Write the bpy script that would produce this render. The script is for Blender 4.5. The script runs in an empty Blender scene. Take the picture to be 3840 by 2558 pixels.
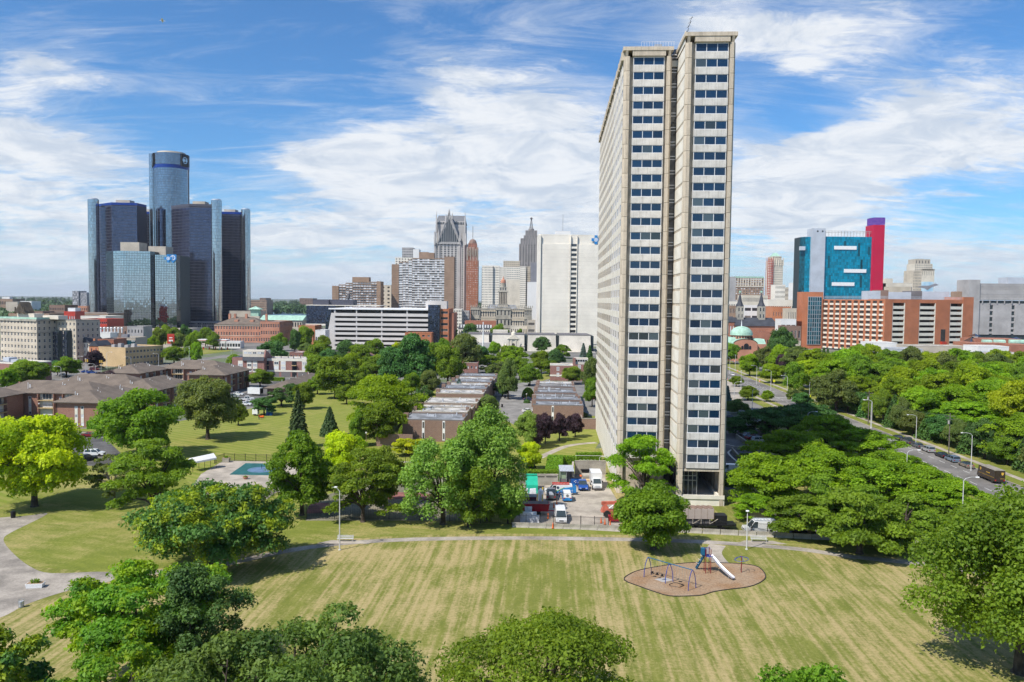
import bpy, math, random
import numpy as np
from mathutils import Matrix, Vector
R=random.Random(7); NR=np.random.RandomState(5)
C=bpy.context.scene.collection; SC=bpy.context.scene
rad=math.radians
# ---------------- camera, sky, sun, exposure ----------------
F=2987.0; HC=40.0; ROLL=.011; PIT=math.atan(153/F)
cr,sr=math.cos(ROLL),math.sin(ROLL); cp,sp=math.cos(PIT),math.sin(PIT)
R0=Vector((1,0,0)); U0=Vector((0,sp,cp)); B0=Vector((0,-cp,sp))
rx=R0*cr+U0*sr; ux=R0*-sr+U0*cr
cam=bpy.data.objects.new('camera',bpy.data.cameras.new('camera')); C.objects.link(cam)
cam.matrix_world=Matrix(((rx.x,ux.x,B0.x,0),(rx.y,ux.y,B0.y,0),(rx.z,ux.z,B0.z,HC),(0,0,0,1)))
cam.data.sensor_width=36; cam.data.lens=36*F/3840; cam.data.clip_start=.5; cam.data.clip_end=40000
SC.camera=cam
SUN_EL=rad(50); SUN_D=Vector((-.75*math.cos(SUN_EL),-.66*math.cos(SUN_EL),math.sin(SUN_EL))).normalized()
sl=bpy.data.lights.new('sun','SUN'); sl.energy=4.4; sl.angle=rad(.6); sl.color=(1,.94,.84)
so=bpy.data.objects.new('sun',sl); C.objects.link(so); so.rotation_euler=SUN_D.to_track_quat('Z','Y').to_euler()
SC.view_settings.view_transform='Standard'; SC.view_settings.look='None'; SC.view_settings.exposure=0.4; SC.view_settings.gamma=1
SC.view_settings.use_curve_mapping=False
cy=SC.cycles; cy.max_bounces=6; cy.diffuse_bounces=2; cy.glossy_bounces=3; cy.transmission_bounces=4; cy.transparent_max_bounces=6
cy.volume_bounces=0; cy.use_denoising=True; cy.use_adaptive_sampling=True; cy.adaptive_threshold=.02; cy.sample_clamp_indirect=4
W=bpy.data.worlds.new('World'); SC.world=W; W.use_nodes=True
class NT:
    def __init__(s,t): s.t=t; t.nodes.clear()
    def n(s,ty,**k):
        o=s.t.nodes.new(ty)
        for a,b in k.items(): setattr(o,a,b)
        return o
    def put(s,sock,v):
        if hasattr(v,'is_output') or hasattr(v,'links'): s.t.links.new(v,sock)
        elif v is not None: sock.default_value=v
    def m(s,op,a,b=None,c=None,clamp=False):
        o=s.n('ShaderNodeMath',operation=op,use_clamp=clamp); s.put(o.inputs[0],a); s.put(o.inputs[1],b); s.put(o.inputs[2],c); return o.outputs[0]
    def mix(s,f,a,b,mode='MIX'):
        o=s.n('ShaderNodeMix',data_type='RGBA',blend_type=mode); s.put(o.inputs[0],f)
        s.put(o.inputs[6],(a+(1,)) if isinstance(a,tuple) and len(a)==3 else a); s.put(o.inputs[7],(b+(1,)) if isinstance(b,tuple) and len(b)==3 else b); return o.outputs[2]
    def noise(s,vec,scale,detail=4,rough=.55,dist=0,w=None):
        o=s.n('ShaderNodeTexNoise'); s.put(o.inputs['Vector'],vec); o.inputs['Scale'].default_value=scale; o.inputs['Detail'].default_value=detail
        o.inputs['Roughness'].default_value=rough; o.inputs['Distortion'].default_value=dist; return o.outputs[0]
    def rng(s,v,a,b,c=0,d=1):
        o=s.n('ShaderNodeMapRange',interpolation_type='SMOOTHSTEP'); s.put(o.inputs[0],v)
        for i,q in enumerate((a,b,c,d)): o.inputs[i+1].default_value=q
        return o.outputs[0]
    def vm(s,op,a,b=None):
        o=s.n('ShaderNodeVectorMath',operation=op); s.put(o.inputs[0],a); s.put(o.inputs[1],b); return o.outputs[0]
def sky():
    t=NT(W.node_tree); out=t.n('ShaderNodeOutputWorld'); bg=t.n('ShaderNodeBackground')
    sk=t.n('ShaderNodeTexSky'); sk.sky_type='NISHITA'; sk.sun_disc=False; sk.sun_elevation=SUN_EL
    sk.sun_rotation=math.atan2(SUN_D.x,SUN_D.y)%(2*math.pi); sk.air_density=1.0; sk.dust_density=.4; sk.ozone_density=2.5; sk.altitude=200
    g=t.n('ShaderNodeTexCoord').outputs['Generated']; sep=t.n('ShaderNodeSeparateXYZ'); t.put(sep.inputs[0],g)
    x,y,z=sep.outputs; zz=t.m('MAXIMUM',z,.0)
    az=t.m('ARCTAN2',x,y); el=t.m('ARCSINE',z)
    den=t.m('ADD',zz,.16); cv=t.n('ShaderNodeCombineXYZ'); t.put(cv.inputs[0],t.m('DIVIDE',x,den)); t.put(cv.inputs[1],t.m('DIVIDE',y,den))
    p=cv.outputs[0]
    warp=t.noise(p,1.3,4,.6); wv=t.m('SUBTRACT',warp,.5)
    warp2=t.noise(t.vm('ADD',p,(7.3,2.1,0)),3.1,5,.6); wv2=t.m('SUBTRACT',warp2,.5)
    n1=t.noise(p,1.5,10,.66,.5); n2=t.noise(t.vm('MULTIPLY',p,(1,2.4,1)),4.2,10,.70,.7)
    # blobs in degrees of azimuth and elevation: (V-pixel x, y, rx, ry, weight)
    B=[(120,345,210,38,.34),(30,225,100,60,.25),(170,110,75,45,.10),(190,200,60,30,.08),(0,430,150,35,.14),(760,365,130,55,.35),(900,380,190,60,.36),
       (1010,220,110,60,.33),(1180,330,130,110,.30),(1330,400,150,160,.34),(1250,190,200,60,.10),(930,45,38,36,.26),(1600,55,120,50,.30),(1760,90,150,40,.30),(2000,60,320,60,.24),
       (2150,210,200,60,.14),(1800,420,150,110,.30),(2080,340,260,75,.32),(2230,300,160,60,.20),(1900,520,220,60,.18),(1000,520,420,90,.22),(200,560,330,110,.22),
       (690,550,70,14,.3),(2300,600,200,60,.2),(800,640,130,40,.25),(1820,160,40,12,.3),
       (700,150,300,110,-.22),(420,270,170,60,-.12),(1370,90,90,70,-.2),(560,430,150,40,-.15),(1880,255,110,50,-.22),(2260,470,160,50,-.2),(1800,300,60,60,-.2),(650,590,120,18,-.14),(500,330,120,60,-.2),(120,160,60,30,.12),(1000,150,110,40,.14),(1500,130,60,60,-.1),(2300,80,120,60,-.12),(1230,480,150,30,-.12),(2140,25,120,22,-.05),(330,30,200,30,-.12)]
    tot=None
    for bx,by,rx_,ry_,w in B:
        sx,sy=bx*1.6313,by*1.6313; hor=1126+.011*(sx-1920)
        a0=math.atan((sx-1920)/F); e0=math.atan((hor-sy)/F*math.cos(a0)); ra=rx_*1.6313/F; re=ry_*1.6313/F
        da=t.m('MULTIPLY',t.m('ADD',t.m('SUBTRACT',az,a0),t.m('MULTIPLY',wv,ra*1.6)),1/ra)
        de=t.m('MULTIPLY',t.m('ADD',t.m('SUBTRACT',el,e0),t.m('MULTIPLY',wv2,re*1.6)),1/re)
        r2=t.m('ADD',t.m('MULTIPLY',da,da),t.m('MULTIPLY',de,de))
        v=t.m('MULTIPLY',t.m('POWER',2.718,t.m('MULTIPLY',r2,-.8)),w)
        tot=v if tot is None else t.m('ADD',tot,v)
    low=t.rng(el,.02,.40,.17,-.02)
    base=t.m('ADD',t.m('MULTIPLY',n1,.70),t.m('MULTIPLY',n2,.70))
    s=t.m('ADD',t.m('ADD',base,tot),low)
    cov=t.rng(s,.81,1.12,0,.95)
    thin=t.rng(t.m('ADD',t.noise(t.vm('MULTIPLY',p,(.5,1.6,1)),2.6,10,.72,1.2),t.m('MULTIPLY',tot,.5)),.38,.78,0,.58)
    cov=t.m('MAXIMUM',cov,thin)
    skc=t.mix(1.0,sk.outputs[0],(.37,.64,.87),'MULTIPLY')
    shade=t.noise(t.vm('ADD',p,(.12,.25,0)),3.4,9,.68,.6)
    cc=t.mix(t.rng(shade,.36,.6),(3.7,4.15,4.8),(5.35,5.5,5.7))
    col=t.mix(cov,skc,cc)
    hz=t.rng(el,0.0,.10,.55,0); col=t.mix(hz,col,(4.0,4.75,5.6))
    t.put(bg.inputs[0],col); bg.inputs[1].default_value=.13; t.t.links.new(bg.outputs[0],out.inputs[0])
sky()
# ---------------- photograph geometry helpers ----------------
K=dict(A1=(0,500,.5102),A2=(900,900,.4464),A3=(1100,750,.5098),A4=(2100,50,.5102),A5=(2100,800,.4145),A6=(1900,1400,.4248),A7=(2650,750,.5103),A8=(2900,1450,.5103),
 B1=(0,1150,.3827),B2=(0,1700,.5473),B3=(700,1350,.4464),B4=(1450,1250,.3507),B5=(1200,1900,.5098),B6=(2250,1950,.3186),B7=(2400,2100,.6117),C1=(2200,300,.2551),C3=(2230,1550,.2615),
 C5=(1900,1750,.2336),C6=(2650,1550,.319),V=(0,0,1.6313),S=(0,0,1))
def ray(k,x,y):
    x0,y0,s=K[k]; cx=x0+x*s-1920; cyy=1279-(y0+y*s)
    a=cx*cr-cyy*sr; b=cx*sr+cyy*cr
    return Vector((a,F*cp+b*sp,-F*sp+b*cp))
def g(k,x,y,z=0):                       # where that line of sight meets height z
    d=ray(k,x,y); t=(z-HC)/d.z; return Vector((d.x*t,d.y*t,z))
def at(k,x,y,Y):                        # where it reaches depth Y
    d=ray(k,x,y); t=Y/d.y; return Vector((d.x*t,Y,HC+d.z*t))
def hline(k,x,P,u):                     # distance along u from P (2D) to the sight plane through pixel column x (near the horizon)
    s=K[k]; sx=s[0]+x*s[2]; d=ray('S',sx,1126+.011*(sx-1920)); t=d.x/d.y
    return (t*P[1]-P[0])/(u[0]-t*u[1])
def topz(k,x,y,P):
    d=ray(k,x,y); return HC+d.z/d.y*P[1]
# ---------------- mesh building ----------------
class MB:
    def __init__(s): s.v=[]; s.f=[]; s.m=[]; s.mi=0; s.T=None
    def add(s,vs,fs):
        o=len(s.v)
        if s.T is not None: vs=[tuple(s.T@Vector(p)) for p in vs]
        s.v+=vs; s.f+=[tuple(i+o for i in f) for f in fs]; s.m+=[s.mi]*len(fs); return s
    def box(s,x0,x1,y0,y1,z0,z1):
        if x0>x1:x0,x1=x1,x0
        if y0>y1:y0,y1=y1,y0
        return s.add([(x0,y0,z0),(x1,y0,z0),(x1,y1,z0),(x0,y1,z0),(x0,y0,z1),(x1,y0,z1),(x1,y1,z1),(x0,y1,z1)],
              [(0,3,2,1),(4,5,6,7),(0,1,5,4),(1,2,6,5),(2,3,7,6),(3,0,4,7)])
    def quad(s,*p): return s.add([tuple(q) for q in p],[tuple(range(len(p)))])
    def prism(s,pts,z0,z1):
        n=len(pts); A=sum(pts[i][0]*pts[(i+1)%n][1]-pts[(i+1)%n][0]*pts[i][1] for i in range(n))
        if A<0: pts=pts[::-1]
        return s.add([(p[0],p[1],z0) for p in pts]+[(p[0],p[1],z1) for p in pts],
            [tuple(range(n))[::-1],tuple(range(n,2*n))]+[(i,(i+1)%n,(i+1)%n+n,i+n) for i in range(n)])
    def hex8(s,lo,hi): # 4 low pts, 4 high pts (3D), ccw
        return s.add([tuple(p) for p in lo]+[tuple(p) for p in hi],[(0,3,2,1),(4,5,6,7),(0,1,5,4),(1,2,6,5),(2,3,7,6),(3,0,4,7)])
    def lathe(s,cx,cy_,prof,n=16,cap=True):
        vs=[];fs=[]
        for r,z in prof:
            for i in range(n): a=2*math.pi*i/n; vs.append((cx+r*math.cos(a),cy_+r*math.sin(a),z))
        for j in range(len(prof)-1):
            for i in range(n): k=(i+1)%n; fs.append((j*n+i,j*n+k,(j+1)*n+k,(j+1)*n+i))
        if cap: fs.append(tuple(range(n))[::-1]); fs.append(tuple(range((len(prof)-1)*n,len(prof)*n)))
        return s.add(vs,fs)
    def tube(s,path,rr,n=6,cap=True):
        P=[Vector(p) for p in path]; rr=rr if isinstance(rr,(list,tuple)) else [rr]*len(P)
        vs=[];fs=[]; up=Vector((0,0,1))
        for i,p in enumerate(P):
            d=(P[min(i+1,len(P)-1)]-P[max(i-1,0)]).normalized()
            a=d.cross(up if abs(d.z)<.95 else Vector((1,0,0))).normalized(); b=a.cross(d)
            for j in range(n): t=2*math.pi*j/n; vs.append(tuple(p+(a*math.cos(t)+b*math.sin(t))*rr[i]))
        for i in range(len(P)-1):
            for j in range(n): k=(j+1)%n; fs.append((i*n+j,(i+1)*n+j,(i+1)*n+k,i*n+k))
        if cap: fs.append(tuple(range(n))); fs.append(tuple(range((len(P)-1)*n,len(P)*n))[::-1])
        return s.add(vs,fs)
    def mesh(s,name,mats):
        me=bpy.data.meshes.new(name); me.from_pydata(s.v,[],s.f)
        mats=mats if isinstance(mats,(list,tuple)) else [mats]
        for m in mats: me.materials.append(m)
        if len(mats)>1: me.polygons.foreach_set('material_index',s.m)
        me.update(); return me
    def build(s,name,mats,parent=None,**k):
        return link(name,s.mesh(name,mats),parent,**k)
def link(name,me,parent=None,loc=None,rz=None,sc=None,**k):
    o=bpy.data.objects.new(name,me); C.objects.link(o)
    if parent is not None: o.parent=parent
    if loc is not None: o.location=loc
    if rz is not None: o.rotation_euler=(0,0,rz)
    if sc is not None: o.scale=sc
    for a,b in k.items(): o[a]=b
    return o
def thing(name,label,cat,loc=(0,0,0),rz=0,group=None):
    o=bpy.data.objects.new(name,None); C.objects.link(o); o.location=loc; o.rotation_euler=(0,0,rz); o.empty_display_size=.5
    o['label']=label; o['category']=cat
    if group: o['group']=group
    return o
def tag(o,label,cat,group=None):
    o['label']=label; o['category']=cat
    if group:o['group']=group
    return o
def dup(o,parent=None,loc=None,rz=None,label=None,sc=None):
    c=o.copy(); C.objects.link(c)
    if parent is not None: c.parent=parent
    if loc is not None: c.location=loc
    if rz is not None: c.rotation_euler=(0,0,rz)
    if sc is not None: c.scale=(sc,)*3 if not isinstance(sc,tuple) else sc
    if label: c['label']=label
    for ch in list(KIDS(o)): dup(ch,c)
    return c
def KIDS(o): return [x for x in o.children]
# ---------------- materials ----------------
def mat(name,col,rough=.8,var=.18,scale=.6,bump=0,metal=0,spec=.4,isl=0,col2=None,objr=0,coord='Object',fine=0,coat=0):
    m=bpy.data.materials.new(name); m.use_nodes=True; t=NT(m.node_tree)
    out=t.n('ShaderNodeOutputMaterial'); b=t.n('ShaderNodeBsdfPrincipled'); t.t.links.new(b.outputs[0],out.inputs[0])
    tc=t.n('ShaderNodeTexCoord').outputs[coord]
    n=t.noise(tc,scale,6,.6); c2=col2 or tuple(min(1,q*(1-var*1.8)) for q in col); c1=col if col2 else tuple(min(1,q*(1+var*.6)) for q in col)
    c=t.mix(t.rng(n,.3,.7),c2,c1)
    if fine:
        n2=t.noise(tc,scale*14,4,.7); c=t.mix(fine,c,t.mix(t.rng(n2,.3,.7),(.3,.3,.3),(1.5,1.5,1.5)),'MULTIPLY')
    if isl or objr:
        ge=t.n('ShaderNodeNewGeometry').outputs['Random Per Island']; oi=t.n('ShaderNodeObjectInfo').outputs['Random']
        r=t.m('FRACT',t.m('ADD',ge,t.m('MULTIPLY',oi,7.31))); v=max(isl,objr)
        q=t.m('ADD',t.m('MULTIPLY',r,2*v),1-v); cb=t.n('ShaderNodeCombineColor'); [t.put(cb.inputs[i],q) for i in range(3)]
        c=t.mix(1.0,c,cb.outputs[0],'MULTIPLY')
    t.put(b.inputs['Base Color'],c); b.inputs['Roughness'].default_value=rough; b.inputs['Metallic'].default_value=metal
    b.inputs['Specular IOR Level'].default_value=spec; b.inputs['Coat Weight'].default_value=coat
    if bump:
        bp=t.n('ShaderNodeBump'); bp.inputs['Strength'].default_value=bump; bp.inputs['Distance'].default_value=.05
        t.put(bp.inputs['Height'],t.noise(tc,scale*8,5,.7)); t.put(b.inputs['Normal'],bp.outputs[0])
    return m
def glassmat(name,dark=(.012,.02,.03),curt=(.25,.25,.22),pc=.25,ior=1.6,rough=.04,metal=0,wob=0):
    m=bpy.data.materials.new(name); m.use_nodes=True; t=NT(m.node_tree)
    out=t.n('ShaderNodeOutputMaterial'); b=t.n('ShaderNodeBsdfPrincipled'); t.t.links.new(b.outputs[0],out.inputs[0])
    ge=t.n('ShaderNodeNewGeometry').outputs['Random Per Island']; oi=t.n('ShaderNodeObjectInfo').outputs['Random']
    r=t.m('FRACT',t.m('ADD',ge,t.m('MULTIPLY',oi,7.31))); r2=t.m('FRACT',t.m('MULTIPLY',r,37.7))
    c=t.mix(t.rng(r,1-pc,1-pc+.02),t.mix(r2,dark,tuple(q*2.2 for q in dark)),t.mix(r2,tuple(q*.35 for q in curt),curt))
    t.put(b.inputs['Base Color'],c); b.inputs['Roughness'].default_value=rough; b.inputs['IOR'].default_value=ior; b.inputs['Metallic'].default_value=metal
    if wob:
        bp=t.n('ShaderNodeBump'); bp.inputs['Strength'].default_value=wob; bp.inputs['Distance'].default_value=.2
        t.put(bp.inputs['Height'],t.noise(t.n('ShaderNodeTexCoord').outputs['Object'],.5,2,.5)); t.put(b.inputs['Normal'],bp.outputs[0])
    return m
def brickmat(name,c1,c2,mortar=(.3,.27,.24),sc=1.0,fade=.25):
    m=bpy.data.materials.new(name); m.use_nodes=True; t=NT(m.node_tree)
    out=t.n('ShaderNodeOutputMaterial'); b=t.n('ShaderNodeBsdfPrincipled'); t.t.links.new(b.outputs[0],out.inputs[0])
    tc=t.n('ShaderNodeTexCoord').outputs['Object']; se=t.n('ShaderNodeSeparateXYZ'); t.put(se.inputs[0],tc)
    cb=t.n('ShaderNodeCombineXYZ'); t.put(cb.inputs[0],t.m('ADD',se.outputs[0],se.outputs[1])); t.put(cb.inputs[1],se.outputs[2])
    br=t.n('ShaderNodeTexBrick'); t.put(br.inputs['Vector'],cb.outputs[0]); br.inputs['Color1'].default_value=c1+(1,); br.inputs['Color2'].default_value=c2+(1,)
    br.inputs['Mortar'].default_value=mortar+(1,); br.inputs['Scale'].default_value=sc; br.inputs['Brick Width'].default_value=.42; br.inputs['Row Height'].default_value=.15; br.inputs['Mortar Size'].default_value=.012
    n=t.noise(tc,.5,6,.6); c=t.mix(t.rng(n,.3,.75),br.outputs[0],tuple(q*.6 for q in c1)); c=t.mix(fade,br.outputs[0],c)
    t.put(b.inputs['Base Color'],c); b.inputs['Roughness'].default_value=.85
    return m
AX=rad(3.0)   # the street grid runs 3 degrees right of the camera axis
GX=(math.cos(AX),-math.sin(AX)); GY=(math.sin(AX),math.cos(AX))
def grassmat(name,ang,green=(.085,.125,.022),green2=(.045,.08,.014),dry=(.34,.25,.115),dryness=.5,stripe=.5,per=.75,mow=0):
    m=bpy.data.materials.new(name); m.use_nodes=True; t=NT(m.node_tree)
    out=t.n('ShaderNodeOutputMaterial'); b=t.n('ShaderNodeBsdfPrincipled'); t.t.links.new(b.outputs[0],out.inputs[0])
    tc=t.n('ShaderNodeTexCoord').outputs['Object']
    mp=t.n('ShaderNodeMapping'); t.put(mp.inputs[0],tc); mp.inputs['Rotation'].default_value=(0,0,ang); q=mp.outputs[0]
    st=t.noise(t.vm('MULTIPLY',q,(per,.035,1)),1.0,5,.55,.15)
    big=t.noise(q,.05,6,.62,.6); mid=t.noise(t.vm('MULTIPLY',q,(.5,.16,1)),1.0,7,.68,.5); fine=t.noise(q,2.3,6,.75)
    f=t.m('ADD',t.m('ADD',t.m('MULTIPLY',st,stripe),t.m('MULTIPLY',big,.8)),t.m('ADD',t.m('MULTIPLY',mid,.55),t.m('MULTIPLY',fine,.55)))
    cross=t.noise(t.vm('MULTIPLY',q,(.05,.9,1)),1.0,4,.5); f=t.m('ADD',f,t.m('MULTIPLY',t.m('SUBTRACT',cross,.5),.16))
    mean=(stripe+.8+.55+.55)*.5
    d=t.rng(f,mean+.06-.32*dryness,mean+.42-.32*dryness,0,.85)
    gr=t.mix(t.rng(t.m('ADD',t.m('MULTIPLY',mid,.5),t.m('MULTIPLY',fine,.5)),.36,.62),green2,green)
    c=t.mix(d,gr,t.mix(t.rng(fine,.3,.7),tuple(x*.8 for x in dry),dry))
    if mow:
        w=t.n('ShaderNodeTexWave',wave_type='BANDS',bands_direction='X'); t.put(w.inputs[0],q); w.inputs['Scale'].default_value=mow; w.inputs['Distortion'].default_value=.6; w.inputs['Detail'].default_value=2
        c=t.mix(t.rng(w.outputs[1],.2,.8,0,.75),c,t.mix(.4,c,(.36,.31,.11)))
    sp=t.noise(q,.9,3,.8); c=t.mix(t.rng(sp,.66,.74,0,.45),c,(.03,.06,.015))
    t.put(b.inputs['Base Color'],c); b.inputs['Roughness'].default_value=.95; b.inputs['Specular IOR Level'].default_value=.1
    bp=t.n('ShaderNodeBump'); bp.inputs['Strength'].default_value=.6; bp.inputs['Distance'].default_value=.12; t.put(bp.inputs['Height'],t.noise(q,5,5,.8)); t.put(b.inputs['Normal'],bp.outputs[0])
    return m
M={}
M['lawn']=grassmat('dry lawn',AX,green=(.205,.215,.05),green2=(.14,.16,.032),dry=(.46,.36,.18),dryness=.66,stripe=.85,per=1.35)
M['lawn_green']=grassmat('mown green lawn',rad(-58),green=(.20,.24,.038),green2=(.15,.19,.03),dry=(.36,.31,.11),dryness=.35,stripe=.3,mow=.13)
M['lawn_soft']=grassmat('patchy lawn',rad(-75),green=(.20,.225,.04),green2=(.14,.17,.03),dry=(.40,.33,.14),dryness=.45,stripe=.25,per=.3)
M['conc']=mat('pale concrete paving',(.42,.37,.31),.9,.2,.25,fine=.18)
M['path']=mat('weathered path',(.36,.32,.275),.9,.25,.2,fine=.25)
M['asph']=mat('asphalt',(.13,.125,.12),.9,.3,.12,fine=.25)
M['road']=mat('pale worn asphalt road',(.22,.205,.19),.9,.25,.08,fine=.2)
M['paint']=mat('road paint',(.7,.7,.66),.7,.15,1)
M['mulch']=mat('wood chips',(.28,.165,.085),.95,.3,.25,bump=.6,col2=(.34,.25,.17),fine=.45)
M['pool']=mat('green pool cover',(.02,.12,.12),.7,.15,.5,fine=.2)
M['clay']=mat('red court',(.25,.10,.085),.9,.3,.3,fine=.3)
M['dirt']=mat('bare court',(.25,.225,.17),.95,.4,.15,col2=(.12,.12,.07),fine=.4)
def cityground():
    m=bpy.data.materials.new('city ground'); m.use_nodes=True; t=NT(m.node_tree)
    out=t.n('ShaderNodeOutputMaterial'); b=t.n('ShaderNodeBsdfPrincipled'); t.t.links.new(b.outputs[0],out.inputs[0])
    tc=t.n('ShaderNodeTexCoord').outputs['Object']
    n=t.noise(tc,.012,5,.6); n2=t.noise(tc,.05,5,.65); n3=t.noise(tc,.6,5,.7)
    c=t.mix(t.rng(n2,.42,.58),(.19,.18,.165),(.10,.10,.10)); c=t.mix(t.rng(n,.5,.58),c,t.mix(t.rng(n3,.3,.7),(.06,.10,.02),(.10,.14,.035)))
    c=t.mix(t.rng(n3,.3,.7,.0,.3),c,(.3,.28,.25))
    t.put(b.inputs['Base Color'],c); b.inputs['Roughness'].default_value=.95; return m
M['city']=cityground()
def sheet(name,pts,z,m,kind='structure',**k):
    P=[tuple(p)[:2] for p in pts]; me=bpy.data.meshes.new(name)
    A=sum(P[i][0]*P[(i+1)%len(P)][1]-P[(i+1)%len(P)][0]*P[i][1] for i in range(len(P)))
    if A<0: P=P[::-1]
    me.from_pydata([(p[0],p[1],z) for p in P],[],[tuple(range(len(P)))]); me.materials.append(m); me.update()
    return link(name,me,k.pop('parent',None),kind=kind,**k) if kind else link(name,me,k.pop('parent',None),**k)
def smooth(P,n=4,closed=False):
    P=[Vector((p[0],p[1])) for p in P]; out=[]; N=len(P); rngi=range(N if closed else N-1)
    for i in rngi:
        a=P[(i-1)%N] if closed or i>0 else P[0]; b=P[i]; c=P[(i+1)%N]; d=P[(i+2)%N] if closed or i+2<N else P[-1]
        for j in range(n):
            t=j/n; out.append(tuple(.5*((2*b)+(c-a)*t+(2*a-5*b+4*c-d)*t*t+(3*b-a-3*c+d)*t**3)))
    if not closed: out.append(tuple(P[-1]))
    return out
def strip(name,cl,w,z,m,n=5,**k):
    """a ribbon of width w along a smooth centre line; w may be a list"""
    P=smooth(cl,n); W_=w if isinstance(w,(list,tuple)) else [w]*len(cl)
    ww=[W_[min(int(i/n),len(W_)-1)]*(1-(i%n)/n)+W_[min(int(i/n)+1,len(W_)-1)]*((i%n)/n) for i in range(len(P))]
    L=[];Rr=[]
    for i,p in enumerate(P):
        a=Vector(P[max(i-1,0)]); b=Vector(P[min(i+1,len(P)-1)]); d=(b-a).normalized(); nn=Vector((-d.y,d.x)); p=Vector(p)
        L.append(tuple(p+nn*ww[i]/2)); Rr.append(tuple(p-nn*ww[i]/2))
    me=bpy.data.meshes.new(name); n_=len(P); vs=[(p[0],p[1],z) for p in L+Rr]
    me.from_pydata(vs,[],[(i+n_,i+1+n_,i+1,i) for i in range(n_-1)]); me.materials.append(m); me.update()
    k.setdefault('kind','structure'); return link(name,me,**k)
G2=lambda k,L:[tuple(g(k,x,y))[:2] for x,y in L]
sheet('ground',[(-16000,-3000),(16000,-3000),(16000,26000),(-16000,26000)],-.05,M['city'])
# lawns
sheet('lawn',[(-120,-60),(120,-60),(130,60)]+G2('S',[(3840,2080),(3740,1960),(3300,1640),(3050,1500),(2700,1640)])+[(60,215),(20,215)]+G2('S',[(2160,1960),(1200,1980),(0,2100)])+[(-140,80)],0,M['lawn'])
sheet('back_lawn',G2('S',[(-600,2100),(0,2100),(1200,1980),(2160,1960),(2160,1790),(2260,1640),(2240,1560),(1800,1560),(1500,1500),(1330,1420),(1180,1440),(1000,1520),(800,1560),(400,1620),(-300,1620)]),.004,M['lawn_green'])
sheet('meadow',G2('S',[(-400,1930),(0,1900),(300,1750),(620,1740),(760,1850),(1050,1960),(1200,1984),(1080,2060),(900,2080),(560,2140),(420,2150),(120,2125),(0,2060),(-300,2060)]),.006,M['lawn_soft'])
sheet('far_land',[tuple(at('S',sx,1150,Y))[:2] for sx,Y in((-900,1250),(1350,1750),(2300,2300),(4600,1500),(4600,25000),(-900,25000))],-.04,mat('far green land',(.05,.085,.03),.95,.3,.004,col2=(.12,.125,.10)))
sheet('grass_verge',G2('V',[(640,1262),(780,1240),(950,1230),(1200,1227),(1430,1230),(1600,1235),(1740,1244),(1960,1270),(2120,1288),(2120,1262),(1960,1240),(1700,1222),(1200,1205),(1000,1190),(700,1190)]),.008,M['lawn_soft'])
# the walk: left junction then right across the park
walk=G2('V',[(150,1345),(235,1325),(330,1318),(500,1300),(640,1270),(780,1250),(950,1240),(1200,1237),(1430,1240),(1600,1245),(1740,1254),(1850,1264),(1960,1280),(2120,1297),(2300,1325)])
strip('footpath',walk,1.95,.012,M['path'])
sheet('path_plaza',G2('V',smooth([(0,1190),(60,1186),(110,1180),(75,1200),(30,1222),(8,1240),(28,1270),(70,1303),(120,1318),(250,1315),(255,1336),(150,1360),(60,1390),(0,1420),(-100,1440),(-100,1200)],4,True)),.016,M['path'])
strip('playground_path',G2('V',[(1650,1253),(1640,1270),(1652,1290),(1668,1302)]),2.6,.02,M['conc'])
for x,y in((790,1246),(1745,1247)):
    p=g('V',x,y); sheet('bench_pad',[(p.x-4.2,p.y-.9),(p.x+4.5,p.y-.9),(p.x+2.6,p.y+.9),(p.x-2.2,p.y+.9)],.024,M['conc'])
# mulch island with its dark edging
isl=smooth(G2('B6',[(285,710),(350,640),(480,590),(700,548),(900,520),(1150,503),(1430,508),(1700,522),(1870,560),(1950,660),(1900,730),(1750,790),(1500,822),(1330,850),(1200,888),(1000,900),(810,896),(650,850),(480,790)]),3,True)
sheet('play_surface',isl,.03,M['mulch'])
M['edge']=mat('black edging',(.03,.028,.027),.8)
e=MB(); nI=len(isl)
for i in range(nI):
    a=Vector(isl[i]); b=Vector(isl[(i+1)%nI]); d=(b-a).normalized(); n=Vector((-d.y,d.x))*.06
    e.hex8([(*(a+n),0),(*(a-n),0),(*(b-n),0),(*(b+n),0)],[(*(a+n),.1),(*(a-n),.1),(*(b-n),.1),(*(b+n),.1)])
tag(e.build('border',M['edge']),'low black border curving around the wood chip play area','border')
# service yard, pool deck, courts
sheet('service_yard',G2('A6',[(60,1330),(120,930),(130,930),(455,960),(470,890),(860,890),(900,1000),(1000,1160),(1010,1400),(60,1350)]),.02,M['conc'])
def recess(name,pts,z,m): return sheet(name,pts,z,m)
deck=G2('B3',[(120,960),(310,846),(770,856),(1000,880),(1000,1100),(760,1110),(640,1190),(560,1150),(100,1200),(20,1100)])
sheet('pool_deck',deck,.02,M['conc'])
sheet('pool_cover',G2('B3',[(496,868),(800,872),(800,972),(358,964)]),.032,M['pool'])
sheet('pool_water',G2('B2',[(1500,260),(1640,260),(1620,330),(1440,330)]),.034,mat('light blue pool cover',(.12,.35,.40),.5))
sheet('court',G2('B3',[(1000,1350),(1040,1180),(1250,1110),(1560,960),(1792,960),(2300,1000),(2300,1350)]),.02,M['dirt'])
sheet('court_strip',G2('B3',[(1000,1290),(1040,1200),(1200,1200),(1220,1290)]),.026,M['clay'])
sheet('court_strip',G2('B3',[(1500,1165),(1560,1100),(2150,1130),(2100,1180)]),.026,M['clay'])
strip('footpath',G2('B4',[(1400,1400),(1560,1365),(1720,1290),(1900,1215),(2060,1185),(2240,1170)]),2.1,.02,M['conc'])
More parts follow.
